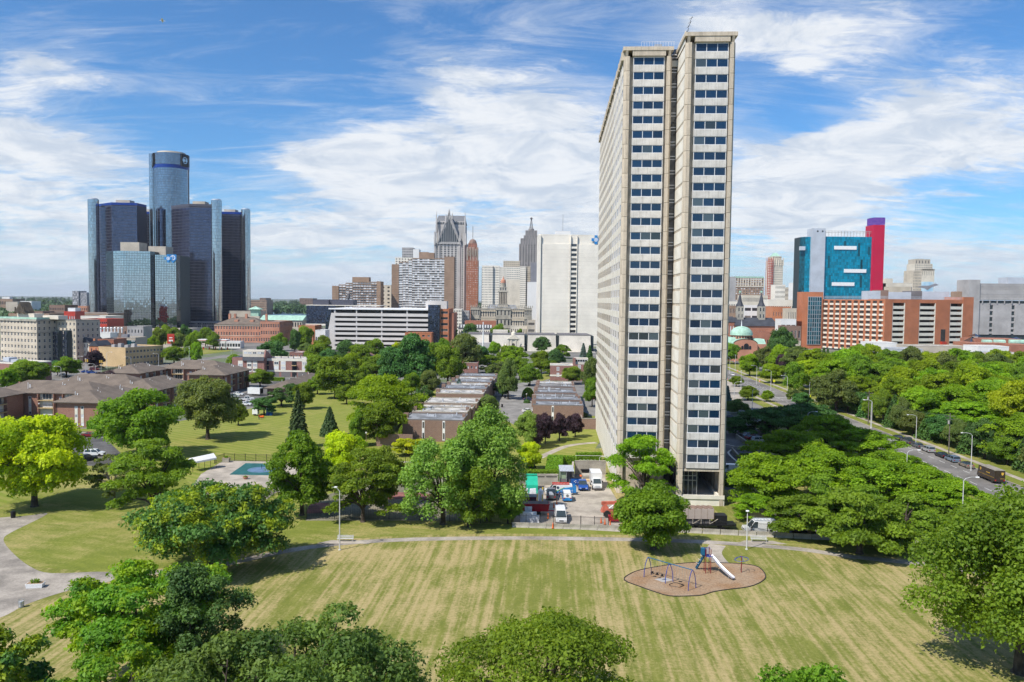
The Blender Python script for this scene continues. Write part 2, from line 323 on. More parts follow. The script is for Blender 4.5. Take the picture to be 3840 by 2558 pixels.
strip('footpath',G2('B4',[(60,1375),(250,1378),(500,1385)]),1.6,.02,M['conc'])
# left car park by the brown apartments
sheet('parking_lot',G2('B1',[(440,1235),(620,1262),(820,1235),(1000,1260),(1250,1500),(1100,1560),(0,1560),(-200,1300)]),.018,M['asph'])
for x in (620,700,790,870): 
    a=g('B1',x,1276); b=g('B1',x+32,1262)
for i in range(9):
    o=g('B1',540+i*84,1290); sheet('parking_line',[(o.x,o.y),(o.x+.14,o.y),(o.x+1.6,o.y+5),(o.x+1.46,o.y+5)],.024,M['paint'])
strip('kerb_walk',G2('B1',[(540,1190),(640,1215),(800,1235),(960,1240)]),1.4,.026,M['conc'])
# second car park seen between trees, and the service lane behind
sheet('parking_lot',G2('A2',[(-60,1400),(0,1300),(120,1260),(300,1180),(640,1130),(640,1200),(250,1240),(230,1320),(120,1400)]),.018,M['asph'])
sheet('parking_lot',G2('B4',[(1150,860),(1180,640),(1290,560),(1600,500),(1750,480),(1600,620),(1600,900),(1400,1000)]),.018,mat('pale asphalt yard',(.26,.25,.235),.9,.2,.2,fine=.2))
sheet('parking_lot',G2('C6',[(200,300),(260,130),(420,90),(760,280),(640,430),(560,520),(430,640),(330,900),(200,900)]),.018,M['asph'])
def leafmat(name,c1,c2,trans=.48,c3=None):
    m=bpy.data.materials.new(name); m.use_nodes=True; t=NT(m.node_tree)
    out=t.n('ShaderNodeOutputMaterial'); d=t.n('ShaderNodeBsdfPrincipled'); tr=t.n('ShaderNodeBsdfTranslucent'); mx=t.n('ShaderNodeMixShader')
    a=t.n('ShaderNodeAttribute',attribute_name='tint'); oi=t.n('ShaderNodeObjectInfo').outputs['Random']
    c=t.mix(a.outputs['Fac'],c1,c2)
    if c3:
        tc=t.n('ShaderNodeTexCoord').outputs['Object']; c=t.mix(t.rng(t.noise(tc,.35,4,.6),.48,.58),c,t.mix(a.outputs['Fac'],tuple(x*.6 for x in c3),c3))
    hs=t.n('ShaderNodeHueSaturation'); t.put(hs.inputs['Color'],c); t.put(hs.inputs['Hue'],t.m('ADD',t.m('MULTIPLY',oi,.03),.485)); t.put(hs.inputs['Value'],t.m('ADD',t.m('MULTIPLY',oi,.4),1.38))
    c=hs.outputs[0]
    t.put(d.inputs['Base Color'],c); d.inputs['Roughness'].default_value=.55; d.inputs['Specular IOR Level'].default_value=.25
    t.put(tr.inputs[0],t.mix(1.0,c,(1.5,1.4,.5),'MULTIPLY')); mx.inputs[0].default_value=trans
    t.t.links.new(d.outputs[0],mx.inputs[1]); t.t.links.new(tr.outputs[0],mx.inputs[2]); t.t.links.new(mx.outputs[0],out.inputs[0])
    return m
L=dict(
 green=leafmat('leaf green',(.07,.125,.012),(.155,.235,.02)),
 locust=leafmat('leaf bright locust',(.09,.16,.008),(.19,.285,.014)),
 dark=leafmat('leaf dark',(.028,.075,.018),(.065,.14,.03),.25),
 maple=leafmat('leaf maple',(.06,.12,.009),(.14,.225,.016)),
 yellow=leafmat('leaf yellow green',(.16,.24,.008),(.36,.42,.012)),
 olive=leafmat('leaf olive',(.065,.10,.025),(.14,.18,.05)),
 purple=leafmat('leaf purple',(.018,.011,.016),(.05,.028,.038),.15),
 spruce=leafmat('needle green',(.025,.05,.022),(.07,.11,.04),.1),
 bluesp=leafmat('needle blue',(.05,.085,.075),(.12,.17,.15),.1),
 oak=leafmat('leaf mixed oak',(.025,.085,.018),(.06,.16,.03),.3,(.22,.32,.015)),
 mixed=leafmat('leaf mixed maple',(.05,.12,.012),(.12,.23,.02),.4,(.20,.29,.012)),
 willow=leafmat('leaf pale willow',(.09,.15,.022),(.19,.28,.05),.4),
 red=leafmat('leaf red',(.07,.01,.015),(.14,.02,.03),.2),
 feather=leafmat('leaf feathery',(.05,.095,.02),(.115,.18,.035),.4),
 hedge=leafmat('hedge leaf',(.06,.13,.008),(.15,.26,.015),.25),
 far=leafmat('leaf far',(.03,.06,.025),(.06,.10,.04),.15),
)
M['bark']=mat('bark',(.085,.065,.05),.95,.35,1.2,bump=.5)
M['bark_pale']=mat('pale bark',(.17,.15,.125),.95,.35,1.2,bump=.5)
def leafmesh(name,cen,nor,size,tint,m,elong=1.7,jit=1.0,rs=None):
    """cen (n,3) leaf centres, nor (n,3) rough facing; one rhombus per leaf, folded along its length"""
    rs=rs or NR; n=len(cen); nor=nor+rs.normal(0,.55*jit,(n,3)); nor/=np.linalg.norm(nor,axis=1)[:,None]+1e-9
    a=np.cross(nor,rs.normal(0,1,(n,3))); a/=np.linalg.norm(a,axis=1)[:,None]+1e-9; b=np.cross(nor,a)
    s=(size*(.4+.95*rs.rand(n)))[:,None]; h=s*elong*.5; w=s*.5
    V=np.stack([cen-a*h,cen+b*w+nor*s*.12,cen+a*h-nor*s*.25,cen-b*w+nor*s*.12],1).reshape(-1,3)
    me=bpy.data.meshes.new(name); me.vertices.add(4*n); me.vertices.foreach_set('co',V.astype(np.float32).ravel())
    me.loops.add(4*n); me.loops.foreach_set('vertex_index',np.arange(4*n,dtype=np.int32)); me.polygons.add(n)
    me.polygons.foreach_set('loop_start',np.arange(0,4*n,4,dtype=np.int32)); me.polygons.foreach_set('loop_total',np.full(n,4,dtype=np.int32))
    at_=me.attributes.new('tint','FLOAT','FACE'); at_.data.foreach_set('value',np.clip(tint,0,1).astype(np.float32))
    me.materials.append(m); me.update(calc_edges=True); me.validate(); return me
def clumps(kind,n,rs):
    """clump centres in a crown of half-width 1 and height 0..1 -> xyz, radii, flatten"""
    out=[]
    while len(out)<n:
        th=rs.rand()*2*math.pi; u=rs.rand()
        if kind=='round':
            ph=math.acos(1-1.9*u); r=.8*(rs.rand()**.22 if u<2 else 1); x=r*math.sin(ph); z=.5+.46*r*math.cos(ph)/.8*1.0
            out.append((x*math.cos(th),x*math.sin(th),z,.20+.12*rs.rand(),.8))
        elif kind=='spread':      # wide tree, several limbs with open gaps
            r=.25+.62*math.sqrt(u); z=.12+.74*rs.rand()**.8*(1-.55*r*r)+.1*(1-r); out.append((r*math.cos(th),r*math.sin(th),z,.17+.12*rs.rand(),.6))
        elif kind=='layer':       # honey locust: flat overlapping sprays on a dome
            r=.92*math.sqrt(u); top=.92-.5*r**2; z=top-(.05*rs.rand() if rs.rand()<.45 else .62*rs.rand()); out.append((r*math.cos(th),r*math.sin(th),max(z,.1),.15+.13*rs.rand(),.5))
        elif kind=='tall':
            r=.72*math.sqrt(u); z=.14+.76*rs.rand(); k=math.sin(math.pi*min(1,(z*.86+.16)))**.6; out.append((r*k*math.cos(th)*1.1,r*k*math.sin(th)*1.1,z,.18+.1*rs.rand(),1.0))
        elif kind=='willow':
            r=.8*math.sqrt(u); z=.9-.42*r*r-.68*rs.rand()**1.3; out.append((r*math.cos(th),r*math.sin(th),max(.1,z),.15+.11*rs.rand(),1.2))
    return out
def crown(name,kind,m,n,cl,leaf,seed,W_,H_,jit=1.0,elong=1.7):
    """leafy crown W_ wide, H_ tall, standing on z=0"""
    rs=np.random.RandomState(seed); cs=clumps(kind,cl,rs); per=n//cl; P=[];N_=[];T=[]
    asym=rs.normal(0,.10,(3,)); ax=1+.16*rs.normal()
    for (x,y,z,r,fl) in cs:
        k=1+.22*math.sin(3*math.atan2(y,x)+seed)*.6+.15*math.sin(5*math.atan2(y,x)+2*seed)*.5
        c=np.array([x*k*W_/2,y*k*W_/2,z*H_]); rr=r*W_/2
        m_=int(per*(r/.24)**2*(.7+.6*rs.rand())); d=rs.normal(0,1,(m_,3)); d/=np.linalg.norm(d,axis=1)[:,None]
        low=d[:,2]<-.25; d[low,2]*=-1
        rad_=rr*(.45+.62*rs.rand(m_)**.7)[:,None]; lump=1+.22*np.sin(d[:,:1]*7+seed)*np.cos(d[:,1:2]*6+x*9)
        p=c+d*rad_*lump*np.array([1,1,fl])
        if kind=='willow': p[:,2]-=np.abs(rs.normal(0,.35,m_))*rr
        P.append(p); nn=d*np.array([1,1,1.0])+np.array([0,0,.35 if fl>.5 else .9]); N_.append(nn/np.linalg.norm(nn,axis=1)[:,None])
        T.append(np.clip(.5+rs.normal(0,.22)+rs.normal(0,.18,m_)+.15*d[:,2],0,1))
    P=np.concatenate(P); P[:,2]=np.maximum(P[:,2],.02*H_)
    return leafmesh(name,P,np.concatenate(N_),leaf,np.concatenate(T),m,elong,jit,rs),cs
def trunkmesh(cs,W_,H_,clear,seed,r0=None,m=None,lean=0):
    """trunk with limbs that reach the clumps; z=0 is the ground, the crown starts at `clear`"""
    rs=random.Random(seed); b=MB(); r0=r0 or .028*W_+.06; T=clear+.12*H_
    b.tube([(0,0,-.1),(0,0,.25),(lean*.4,0,T*.5),(lean,0,T)],[r0*1.5,r0*1.05,r0*.9,r0*.75],9)
    pick=sorted(cs,key=lambda c:-(c[2]+.3*(c[0]**2+c[1]**2)**.5)); st=max(1,len(pick)//16)
    for c in pick[::st][:20]:
        e=Vector((c[0]*W_/2*.93,c[1]*W_/2*.93,clear+c[2]*H_)); s=Vector((lean,0,T*(.75+.25*rs.random())))
        mid=s.lerp(e,.5)+Vector((rs.uniform(-.4,.4),rs.uniform(-.4,.4),.09*H_)); q=s.lerp(mid,.5)+Vector((0,0,.03*H_))
        b.tube([s,q,mid,e],[r0*.5,r0*.38,r0*.24,r0*.06],5)
        for k in range(2):
            f=mid.lerp(e,rs.random()*.6); e2=f+Vector((rs.uniform(-1,1),rs.uniform(-1,1),rs.uniform(.0,.6)))*(W_*.09); b.tube([f,e2],[r0*.14,r0*.04],4)
    return b.mesh('trunk',m or M['bark'])
def conifer(name,m,seed,H_,W_,n,leaf=.35):
    rs=np.random.RandomState(seed); P=[];N_=[];T=[]; tiers=int(22)
    for i in range(tiers):
        z=.05+.93*(i/tiers)**.92; r=(1-z)**.85*W_/2; k=max(4,int(15*(1-z)+4)); off=rs.rand()*6
        for j in range(k):
            th=off+2*math.pi*j/k+rs.normal(0,.12); rr=r*(.78+.3*rs.rand()); m_=max(8,int(n/(tiers*11)))
            t=rs.rand(m_)**.6; w=.30*rr*(1-t*.75)*.55; s=rs.uniform(-1,1,m_)
            x=t*rr; lat=s*w; zz=z*H_-t*t*rr*.35+.12*rr*(1-t)-np.abs(s)*.05*rr-rs.rand(m_)*.12*rr
            P.append(np.stack([x*math.cos(th)-lat*math.sin(th),x*math.sin(th)+lat*math.cos(th),zz],1))
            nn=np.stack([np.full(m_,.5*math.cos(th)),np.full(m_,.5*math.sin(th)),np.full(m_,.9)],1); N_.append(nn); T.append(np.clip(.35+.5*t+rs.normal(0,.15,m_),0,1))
    return leafmesh(name,np.concatenate(P),np.concatenate(N_),leaf,np.concatenate(T),m,2.0,1.1,rs)
PROTO={}
def proto(key):
    """shared crown and trunk meshes, 12 m wide and 9 m tall crown at unit scale; the leaf colour is set per tree"""
    kind,col,v=key; key=(kind,v%2)
    if key in PROTO: return PROTO[key]
    seed=abs(hash_(key))%9999
    cfg=dict(round=(28000,60,.29),spread=(28000,50,.28),layer=(32000,110,.26),tall=(28000,80,.29),willow=(28000,80,.27))[kind]
    me,cs=crown('crown',kind,L['green'],cfg[0],cfg[1],cfg[2],seed,12,9)
    PROTO[key]=(me,trunkmesh(cs,12,9,1.6,seed,m=M['bark'])); return PROTO[key]
def hash_(k):
    h=17
    for ch in str(k): h=(h*31+ord(ch))%1000003
    return h
TREES=[]
def tree(k,x,yb,w,h,kind,col,label,cat='tree',name='tree',group=None,v=0,clear=None,P=None,rz=None):
    """base at pixel (x,yb); w,h in metres"""
    p=P or g(k,x,yb); cm,tm=proto((kind,col,v)); clear=clear if clear is not None else .08*h
    t=thing(name,label,cat,(p[0],p[1],0),rz if rz is not None else R.uniform(0,6.28),group)
    # crown from clear to h
    s=w/12; sh=(h-clear)/9
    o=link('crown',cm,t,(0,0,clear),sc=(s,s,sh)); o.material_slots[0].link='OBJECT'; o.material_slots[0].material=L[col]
    link('trunk',tm,t,sc=(s,s,h/10.6))
    TREES.append((p[0],p[1],w,h)); return t
def bigtree(p,w,h,kind,col,label,n,cl,leaf,seed,clear,name='tree',group=None,bark=None):
    t=thing(name,label,'tree',(p[0],p[1],0),0,group)
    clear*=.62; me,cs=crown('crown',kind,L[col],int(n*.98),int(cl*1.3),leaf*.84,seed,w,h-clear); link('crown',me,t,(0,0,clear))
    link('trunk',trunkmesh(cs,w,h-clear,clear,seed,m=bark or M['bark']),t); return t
def spruce(p,w,h,col,label,seed,n=9000,leaf=.3,group=None):
    t=thing('spruce_tree',label,'tree',(p[0],p[1],0),0,group)
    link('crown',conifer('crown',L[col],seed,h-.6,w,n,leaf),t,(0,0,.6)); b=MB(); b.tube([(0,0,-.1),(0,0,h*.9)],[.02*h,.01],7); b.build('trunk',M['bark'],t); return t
M['precast']=mat('tan precast concrete',(.55,.475,.38),.9,.12,.35,fine=.12,isl=.04)
M['spandrel']=mat('pale precast panel',(.60,.575,.54),.9,.1,.5,fine=.15,objr=.03)
def streak(m,amt=.25):
    t=NT.__new__(NT); t.t=m.node_tree; b=[n for n in t.t.nodes if n.type=='BSDF_PRINCIPLED'][0]; l=b.inputs['Base Color'].links[0].from_socket
    g_=t.n('ShaderNodeTexCoord').outputs['Object']; oi=t.n('ShaderNodeObjectInfo').outputs['Random']; v=t.vm('MULTIPLY',g_,(2.2,2.2,.16)); cv=t.n('ShaderNodeCombineXYZ'); t.put(cv.inputs[0],t.m('MULTIPLY',oi,31)); n=t.noise(t.vm('ADD',v,cv.outputs[0]),1.0,5,.65)
    t.put(b.inputs['Base Color'],t.mix(t.rng(n,.46,.72,0,amt),l,(.16,.135,.10)))
streak(M['precast'],.45); streak(M['spandrel'],.38)
M['pier']=mat('light pier concrete',(.56,.50,.42),.9,.1,.4,fine=.1)
M['white_panel']=mat('white panel',(.74,.70,.62),.85,.08,.4,isl=.04)
M['frame']=mat('white window frame',(.72,.72,.74),.5,.05,1)
M['tglass']=glassmat('tower glass',(.004,.017,.042),(.07,.10,.12),.14,1.6,.03)
M['dglass']=glassmat('dark glass',(.02,.025,.035),(.12,.12,.13),.2,1.6,.05)
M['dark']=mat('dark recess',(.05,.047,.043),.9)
M['black']=mat('black metal',(.012,.012,.014),.5,.1,1)
M['steel']=mat('galvanised steel',(.45,.46,.47),.4,.1,1,metal=.6)
def window(w,h,n,mats,fr=.07,dep=.05,bars=0):
    """n panes side by side; returns frame mesh and pane mesh, centred, facing -y"""
    key=('win',round(w,2),round(h,2),n,mats[0].name,bars)
    if key in PROTO: return PROTO[key]
    b=MB(); x0=-w/2; z0=-h/2
    b.box(x0,x0+w,-dep,dep,z0,z0+fr); b.box(x0,x0+w,-dep,dep,z0+h-fr,z0+h)
    for i in range(n+1):
        c=x0+fr/2+(w-fr)*i/n; b.box(c-fr/2,c+fr/2,-dep,dep,z0+fr,z0+h-fr)
    for i in range(bars): c=z0+h*(i+1)/(bars+1); b.box(x0+fr,x0+w-fr,-dep*.8,dep*.8,c-fr/2,c+fr/2)
    f=b.mesh('window',mats[0]); p=MB(); pw=(w-fr)/n-fr
    p.quad((-pw/2,0,z0+fr),(pw/2,0,z0+fr),(pw/2,0,z0+h-fr),(-pw/2,0,z0+h-fr)); pm=p.mesh('pane',mats[1])
    PROTO[key]=(f,pm,(w-fr)/n); return PROTO[key]
def put_window(par,x,y,z,w,h,n,mats,rz=0,sub=True,**k):
    f,pm,st=window(w,h,n,mats,**k); o=link('window',f,par,(x,y,z),rz)
    for i in range(n): link('pane',pm,o,((i-(n-1)/2)*st,0,0))
    return o
def tower():
    yaw=-AX; Y1=164.6
    P=at('S',2341,190,Y1); u=(math.cos(yaw),math.sin(yaw)); v=(-math.sin(yaw),math.cos(yaw))
    t=thing('apartment_tower','very tall tan concrete apartment slab with bands of dark windows rising above the park','tower',(P.x,P.y,0),yaw)
    H=91.5; PI_=2.943; z0=9.3; WD=9.7; LEN=87.5
    # offsets of the right slab in local coordinates
    Q=at('S',2572,150,155.4); dx=Q.x-P.x; dy=Q.y-P.y; RX=dx*u[0]+dy*u[1]; RY=dx*v[0]+dy*v[1]; RW=9.5
    HR=H
    def slab(X0,Y0,Wd,Ln,top,rows,lo,right):
        # core box, recessed
        b=MB(); zb=7.2 if right else 0
        b.box(X0+.32,X0+Wd-.35,Y0+.55,Y0+Ln,zb,top-1.8); b.build('core_wall',M['precast'],t)
        # spandrels between window bands on the end face
        bx0=X0+1.85; bx1=bx0+6.35; yb=Y0-.05
        sp=MB(); sp.box(0,6.35,0,.6,0,1.31); spm=sp.mesh('spandrel',M['spandrel'])
        for r in range(rows):
            zc=z0+PI_*r+ (0)
            link('spandrel',spm,t,(bx0,yb,zc+.82))
            put_window(t,bx0+3.175,Y0+.08,zc,6.25,1.64,3,(M['frame'],M['tglass']),fr=.11)
        b=MB(); b.box(bx0-.02,bx1+.02,yb,Y0+.6,lo,z0-.82); b.build('spandrel',M['spandrel'],t)
        # end columns built of storey-high pieces with open joints
        c=MB(); c.prism([(0,.55),(0,.3),(.5,-.22),(1.15,-.22),(1.15,.55)],.07,PI_); cm=c.mesh('column_panel',M['precast'])
        c=MB(); c.prism([(0,.55),(0,-.22),(.72,-.22),(1.1,.4),(1.1,.55)],.07,PI_); cm2=c.mesh('column_panel',M['precast'])
        n=int((top-1.8)/PI_)
        for r in range(n+1):
            z=top-1.8-PI_*(r+1); s=1
            if z<0: s=(PI_+z)/PI_; z=0
            link('column_panel',cm,t,(X0,Y0,z),sc=(1,1,s)); link('column_panel',cm2,t,(X0+Wd-1.1,Y0,z),sc=(1,1,s))
        # fascia with brackets
        b=MB(); b.box(bx0-.15,bx1+.15,Y0-.5,Y0+.6,top-1.78,top-.75); b.box(X0-.22,X0+Wd+.22,Y0-.62,Y0+Ln,top-.74,top)
        for xx in (X0+.3,X0+Wd-.8): b.hex8([(xx,Y0-.2,top-1.8),(xx+.5,Y0-.2,top-1.8),(xx+.5,Y0+.3,top-1.8),(xx,Y0+.3,top-1.8)],[(xx,Y0-.6,top-.76),(xx+.5,Y0-.6,top-.76),(xx+.5,Y0+.3,top-.76),(xx,Y0+.3,top-.76)])
        b.build('cornice',M['precast'],t)
    slab(0,0,WD,LEN,H,28,7.5,False)
    slab(RX,RY,RW,LEN,HR,28,7.4,True)
    # long west face of the left slab: piers, white panels, windows
    nb=24; bw=(LEN-2.2)/nb; pat=[2.75,1.35,1.35]
    xs=0; y=1.2; bays=[]; i=0
    while y<LEN-2: w=(2.9,1.55,1.55,2.9,1.55)[i%5]; bays.append((y,w)); y+=w+.62; i+=1
    pr=MB(); pr.box(-.03,.3,.04,.42,0,H-2); pm=pr.mesh('pier',M['pier'])
    for k,(yy,w) in enumerate(bays): link('pier',pm,t,(0,yy-.56,0))
    b=MB()
    for r in range(29):
        zc=z0+PI_*r; b.box(.0,.3,.7,LEN-.6,zc-.82-1.31,zc-.82)
    b.box(0,.4,.7,LEN-.6,0,z0-2.2)
    b.build('white_panel',M['white_panel'],t)
    cnt=0; far=MB()
    for k,(yy,w) in enumerate(bays):
        for r in range(28):
            if k<9: put_window(t,.05,yy+w/2,z0+PI_*r,w-.02,1.62,1,(M['frame'],M['tglass']),-math.pi/2,fr=.09)
            else: far.quad((.03,yy,z0+PI_*r+.81),(.03,yy,z0+PI_*r-.81),(.03,yy+w,z0+PI_*r-.81),(.03,yy+w,z0+PI_*r+.81))
    far.build('far_windows',M['tglass'],t,kind='stuff')
    b=MB()
    for k,(yy,w) in enumerate(bays): 
        if w>2: b.box(-.5,0,yy-.6,yy+.3,H-2.4,H-.76)
    b.box(-.35,.5,.8,LEN,H-2.0,H-1.0); b.build('cornice_bracket',M['precast'],t)
    # west face of the right slab in front of the left one: big white infill panels
    pm=MB(); fl=RY+.9; ln=-RY+1.2; pm.box(-.06,.0,0,ln-.35,0,PI_-.5); pmm=pm.mesh('infill_panel',M['white_panel'])
    b=MB(); b.box(RX+.1,RX+.4,RY+.5,RY+11,7.2,H-2); b.build('side_wall',M['precast'],t)
    for r in range(29): link('infill_panel',pmm,t,(RX+.1,fl,z0-1.9+PI_*r))
    # glazed stair strip in the slot
    x0=WD+.05; x1=RX-.02; ys=2.0
    b=MB(); b.box(x0-.4,x1+.4,ys+.5,ys+4,0,H-1.5); b.build('core_wall',M['dark'],t)
    sm=MB(); sm.mi=0; sm.box(0,x1-x0,-.12,.1,0,.16); smm=sm.mesh('slot_bar',M['frame'])
    gm=MB(); gm.quad((0,0,0),(x1-x0,0,0),(x1-x0,0,PI_),(0,0,PI_)); gmm=gm.mesh('slot_pane',M['dglass'])
    for r in range(-2,28):
        z=z0+PI_*r; link('slot_pane',gmm,t,(x0,ys,z)); link('slot_bar',smm,t,(x0,ys-.01,z+1.1)); link('slot_bar',smm,t,(x0,ys-.01,z+1.72))
    b=MB(); b.box(x0-.2,x1+.2,ys-.4,ys+1,H-3.4,H-2.2); b.build('white_lintel',M['white_panel'],t)
    # porch under the right slab
    b=MB(); b.box(RX+.1,RX+RW-.1,RY-.1,RY+30,0,1.35); b.box(RX+.1,RX+RW-.1,RY-.3,RY+.15,1.35,2.1); b.box(RX+RW-1.4,RX+RW-.95,RY+.3,RY+30,1.35,2.1)
    b.build('plinth',M['white_panel'],t)
    b=MB(); b.box(RX+.9,RX+RW-.9,RY+.15,RY+40,6.75,7.18); b.build('soffit',M['precast'],t)
    lb=MB(); lb.box(RX+1.0,RX+4.4,RY+2.3,RY+30,1.36,6.74); lb.build('lobby_wall',M['dglass'],t)
    b=MB()
    for i in range(5): x=RX+1.0+3.4*i/4; b.box(x-.05,x+.05,RY+2.2,RY+2.3,1.36,6.74)
    for z in(1.4,4.5,5.4,6.65): b.box(RX+1.0,RX+4.4,RY+2.21,RY+2.29,z-.05,z+.05)
    b.build('lobby_frame',M['steel'],t)
    cm=MB(); cm.box(0,.5,0,1.1,1.36,6.74); cmm=cm.mesh('column',M['precast'])
    for i in range(8): link('column',cmm,t,(RX+RW-.75,RY+2.2+i*3.6,0))
    b=MB(); b.box(RX+RW-.3,RX+RW-.12,RY+.6,RY+36,1.36,6.74); b.build('side_wall',M['precast'],t)
    # sunken entry left of the right slab
    b=MB(); b.box(WD-3,RX-.3,-2.2,-1.6,0,2.6); b.box(WD-3,RX-.3,-1.6,-.3,2.3,2.6); b.build('entry_canopy',M['precast'],t)
    # roof plant
    b=MB(); b.box(6.4,7.9,2.5,4.5,H+.02,H+1.4); b.build('roof_vent',M['steel'],t)
    rl=MB()
    for i in range(13): x=3.6+i*.55; rl.tube([(x,1.5,H),(x,1.5,H+1.6)],.025,4)
    rl.tube([(3.6,1.5,H+1.6),(10.4,1.5,H+1.6)],.025,4); rl.build('roof_railing',M['frame'],t)
    a=MB(); x,y_=RX+.3,RY+1; a.tube([(x,y_,H),(x+.3,y_,H+1.2),(x+.2,y_,H+1.4),(x+.7,y_,H+2.3),(x+.6,y_,H+2.5),(x+1.0,y_,H+3.4)],.05,4)
    for k in range(4): a.tube([(x+.2*k-.2,y_,H+.8*k+.5),(x+.25*k+.4,y_,H+.8*k+.9)],.03,4)
    a.build('antenna',M['black'],t)
    b=MB(); b.quad((0,0,0),(.45,0,0),(.45,0,.75),(0,0,.75)); 
    return t
tower()
ORD='first second third fourth fifth sixth seventh eighth ninth tenth eleventh twelfth thirteenth fourteenth fifteenth sixteenth seventeenth eighteenth nineteenth'.split(); ORD+=['twenty-'+q for q in ORD]; CN=dict(locust='lime green',green='mid green',olive='olive green',dark='dark green',yellow='yellow-green')
L['yellow2']=leafmat('leaf bright lime',(.13,.19,.008),(.25,.31,.012))
def tr(k,xc,top,Y,w,kind,col,label,v=0,hmin=3,**kw):
    """tree at depth Y whose crown is centred on pixel column xc and whose top is seen at row `top`"""
    s=K[k]; p=at(k,xc,top,Y); h=max(hmin,p.z); return tree(k,0,0,w,h,kind,col,label,v=v,P=(p.x,Y),**kw)
def G1(k,x,y): return g(k,x,y)
# --- big foreground trees, each with its own crown
def P_(sx,Y): p=at('S',sx,1300,Y); return (p.x,Y)
bigtree(P_(520,80),15,14.6,'spread','mixed','bright yellow-green tree with dark open limbs at the bottom, beside the dark pine',42000,44,.30,11,3.2)
bigtree(P_(735,78),10.5,13.3,'tall','dark','dark green pine squeezed between the yellow-green tree and the big blue-green locust',30000,50,.24,12,2.5,name='pine_tree')
bigtree(P_(1120,62),17,16.4,'spread','feather','large dark green feathery tree at the bottom edge, left of the lawn',52000,60,.26,13,3.0)
bigtree(P_(790,58),14,15.4,'spread','feather','dark feathery tree in the bottom corner under the pine',36000,44,.26,14,3.0)
bigtree(P_(400,67),11,10.5,'spread','mixed','low bright green tree under the yellow-green one at the bottom edge',24000,30,.26,15,1.8)
bigtree(P_(2050,69),20,11.2,'layer','green','wide thin-leaved tree with see-through branches at the bottom centre of the lawn',38000,75,.27,16,2.6)
bigtree(P_(3080,60),10.5,12.0,'round','maple','rounded dark crown rising just over the bottom edge, right of the centre',20000,34,.27,17,2.6)
bigtree(P_(2720,60),5.4,11.0,'round','green','small crown tip poking over the bottom edge beside the rounded dark one',7000,20,.25,171,2.6)
bigtree(P_(3880,85),23.5,19.6,'tall','green','tall green tree filling the right edge, shading the dry lawn',76000,95,.34,18,2.6)
bigtree(P_(-60,62),10,13.4,'round','oak','dark crown cut by the left edge at the bottom corner',22000,34,.27,19,2.5)
bigtree(P_(792,117),22,13.0,'spread','oak','broad two-toned oak with low spreading limbs between the meadow and the lawn',60000,56,.36,20,2.2,name='oak_tree')
bigtree(P_(118,149),20,17.2,'round','yellow','vivid yellow-green maple on the left edge over the curved path',46000,52,.42,21,2.4,name='maple_tree')
bigtree(P_(1838,143),14.5,21.6,'willow','willow','tallest pale green poplar in the middle beside the service yard',52000,74,.35,22,1.4)
bigtree(P_(1665,140),15,17.0,'willow','willow','pale green tree left of the tallest poplar, hanging over the old court',34000,60,.36,23,1.2)
bigtree(P_(1765,138.5),10.5,12.5,'willow','green','lower leafy tree filling the gap between the two pale poplars',17000,40,.33,231,.8)
bigtree(P_(2425,156.8),12.6,14.4,'layer','locust','airy bright locust standing right against the tower front',26000,70,.30,24,3.0)
bigtree(P_(2464,127),12.8,9.7,'round','maple','glossy round maple on the lawn beside the playground',34000,44,.34,25,1.0,name='maple_tree')
bigtree(P_(1130,145),12.6,15.4,'round','maple','dense deep green maple beside the pool corner',36000,46,.36,26,1.8,name='maple_tree')
bigtree(P_(1362,141),12.2,14.2,'layer','green','green locust between the dense maple and the street lamp',28000,60,.32,27,1.8)
def spot(k,x,yb): p=g(k,x,yb); return (p.x,p.y)
bigtree(P_(572,141),15,15.2,'layer','green','grey-green locust beside the pool with a pale twisted trunk',30000,60,.36,28,2.6)
bigtree(P_(420,150),9,11.5,'spread','olive','thin pale tree with bare twigs left of the grey-green locust',5000,26,.34,29,2.2,bark=M['bark_pale'])
bigtree(P_(515,197),21.5,15.4,'round','maple','deep green maple in front of the brown-roofed apartments',36000,50,.5,30,1.8,name='maple_tree')
bigtree(P_(776,222),18,17.2,'round','olive','olive-leaved plane tree with a thick trunk on the striped back lawn',30000,60,.46,31,2.6)
bigtree(P_(1430,243),22.5,17.0,'layer','locust','wide lime-green locust in the middle of the striped lawn',36000,80,.46,32,2.4)
bigtree(P_(1435,217),13,12.6,'round','maple','fresh green round maple in front of the lime-green locust',22000,44,.40,33,1.6,name='maple_tree')
bigtree(P_(1257,317),17,17,'round','green','dull green round tree at the far end of the striped lawn',20000,50,.56,34,2.2)
bigtree(P_(1560,362),21,24,'tall','dark','tallest dark green tree behind the lime-green locust',30000,60,.66,35,2.6)
tr('S',1475,1305,365,15,'tall','dark','dark green tree leaning on the left of the tallest dark one',1)
tr('S',1680,1300,362,17,'tall','green','mid green tree on the right of the tallest dark one',2)
